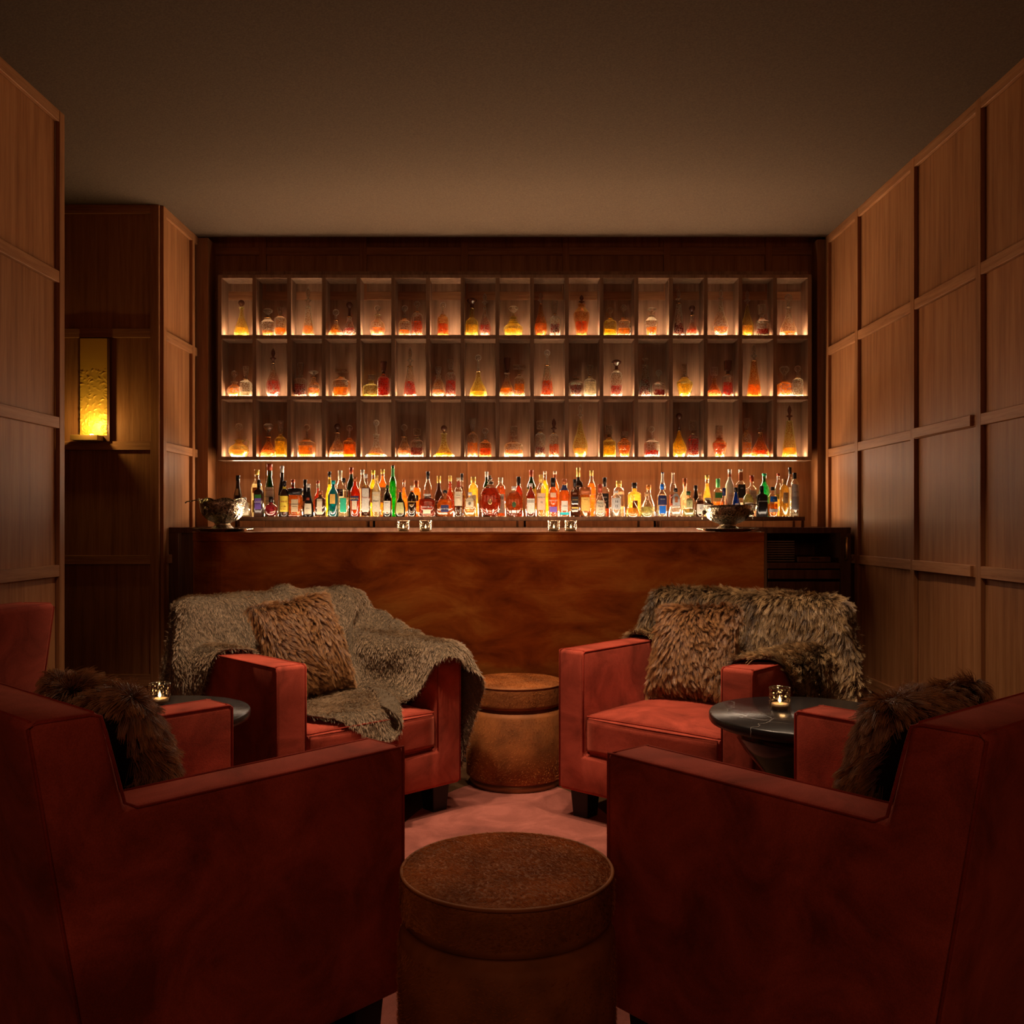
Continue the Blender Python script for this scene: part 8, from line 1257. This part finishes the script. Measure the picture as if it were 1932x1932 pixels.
for i, (cx, w, top, row, shp, kind, body, fill, cap, cl, labels, texts, words) in enumerate(B):
    y = YF if row == 'F' else YBK; s = y / F; H = (975.3 - top) * s; R = w * s / 2 * (1.09 if row == 'B' else 1.02)
    sq = .8 if shp in ('square', 'broad', 'angular') else 0
    sy = .55 if shp in ('broad', 'angular') else (.36 if w > 40 else (.45 if shp == 'disc' else (.85 if shp == 'square' else 1)))
    t = thing('bottle', words, 'bottle', ((cx - CX) * s, y, RT), 0, 'bottles in two rows behind the bar')
    p = [(r * R, z * H) for r, z in BP[shp]]; ct = 1 - cl * .92
    pb = [q for q in p if q[1] < ct * H] + [(float(np.interp(ct * H, [q[1] for q in p], [q[0] for q in p])), ct * H)]
    gm = CLR if kind == 'c' else colmat(kind, G[body])
    if w > 40 or (shp == 'disc'): lathe('glass', densify(pb, 16), gm, t, 48, smooth=False, sq=0, cut=.02, cutn=48, sy=sy)
    else: lathe('glass', pb, gm, t, 24, smooth=True, sq=sq, sy=sy)
    if kind in 'ct':
        fz = H * fill; lp = [(pb[0][0] * .88, .005)] + [(r * .9, z) for r, z in pb if .006 < z < fz - .003] + [(float(np.interp(fz, [q[1] for q in pb], [q[0] for q in pb])) * .9, fz)]
        lathe('drink', lp, colmat('l', G[body] if kind == 'c' else tuple(min(1, x * 1.3 + .03) for x in G[body])), t, 20, smooth=True, sq=sq, sy=sy * .97)
    rn = pb[-1][0]; rc = rn * (1.15 if cl < .2 else 1.22)
    if shp == 'broad' or body == 'brand' and cap == 'brand': rc = max(rc, R * .42)
    if cap == 'cl': lathe('stopper', [(rn * .8, 0), (rn * 1.1, .3 * cl * H), (rn * 1.5, .6 * cl * H), (rn * .6, cl * H)], CLR, t, 16, z0=ct * H)
    elif w > 40:
        bm = bmesh.new()
        lathe_bm(bm, [(rn * 1.3, 0), (rn * 1.1, .004), (rn * .7, .008), (rn * .6, cl * H * 1.1)], 12, z0=ct * H)
        for q in range(11):
            a = q * 1.1; bmesh.ops.create_icosphere(bm, subdivisions=1, radius=.0065, matrix=Matrix.Translation((.013 * math.cos(a) * (1 - q / 16), .007 * math.sin(a), ct * H + .010 + q * .0032)))
        bmo('stopper', bm, SILV, t, False)
    else: lathe('cap', [(rc, 0), (rc, cl * H * .9), (rc * .88, cl * H * .97), (rc * .7, cl * H * .975)], colmat('k', G[cap]), t, 16, z0=ct * H - .001)
    for z0, z1, c, a in labels: patch('label', p, H, z0, z1, min(a, PI - .05), sq, sy, colmat('p', G[c]), t)
    for s_, z, size, c in texts:
        rr = float(np.interp(z * H, [q[1] for q in p], [q[0] for q in p]))
        letters(s_, (0, -rr * sy * (1.02 if sq else 1.03) - .0012, z * H), min(size, 2.0 * rr / max(1, len(s_)) * 1.25), colmat('x', G[c]), t)
    if w > 40 or words.startswith('round fluted'):
        lathe('medallion', [(.011, 0), (.011, .0015), (.008, .002)], STOPM[2] if w > 40 else colmat('p', G['dg']), t, 20).matrix_basis = Matrix.Translation((0, -R * sy * 1.02, H * .40)) @ Matrix.Rotation(PI / 2, 4, 'X') @ Matrix.Diagonal((1, 1.35, 1, 1))
    if 'net pattern' in words:
        bm = bmesh.new()
        for q in range(8):
            for sg in (-1, 1):
                a0 = q * PI / 4; pts = [(float(np.interp(z * H, [u[1] for u in p], [u[0] for u in p])) * 1.02 * math.cos(a0 + sg * z * 5), float(np.interp(z * H, [u[1] for u in p], [u[0] for u in p])) * 1.02 * math.sin(a0 + sg * z * 5), z * H) for z in np.linspace(.1, .7, 12)]
                tube_bm(bm, pts, .0006, 4)
        bmo('net', bm, colmat('k', G['gold']), t)
bpy.context.view_layer.update(); _dg = bpy.context.evaluated_depsgraph_get()
for o in [o for o in COL.objects if o.type == 'FONT']:
    me = bpy.data.meshes.new_from_object(o.evaluated_get(_dg)); par, mb = o.parent, o.matrix_basis.copy(); bpy.data.objects.remove(o)
    n = bpy.data.objects.new('lettering', me); COL.objects.link(n); n.parent = par; n.matrix_basis = mb
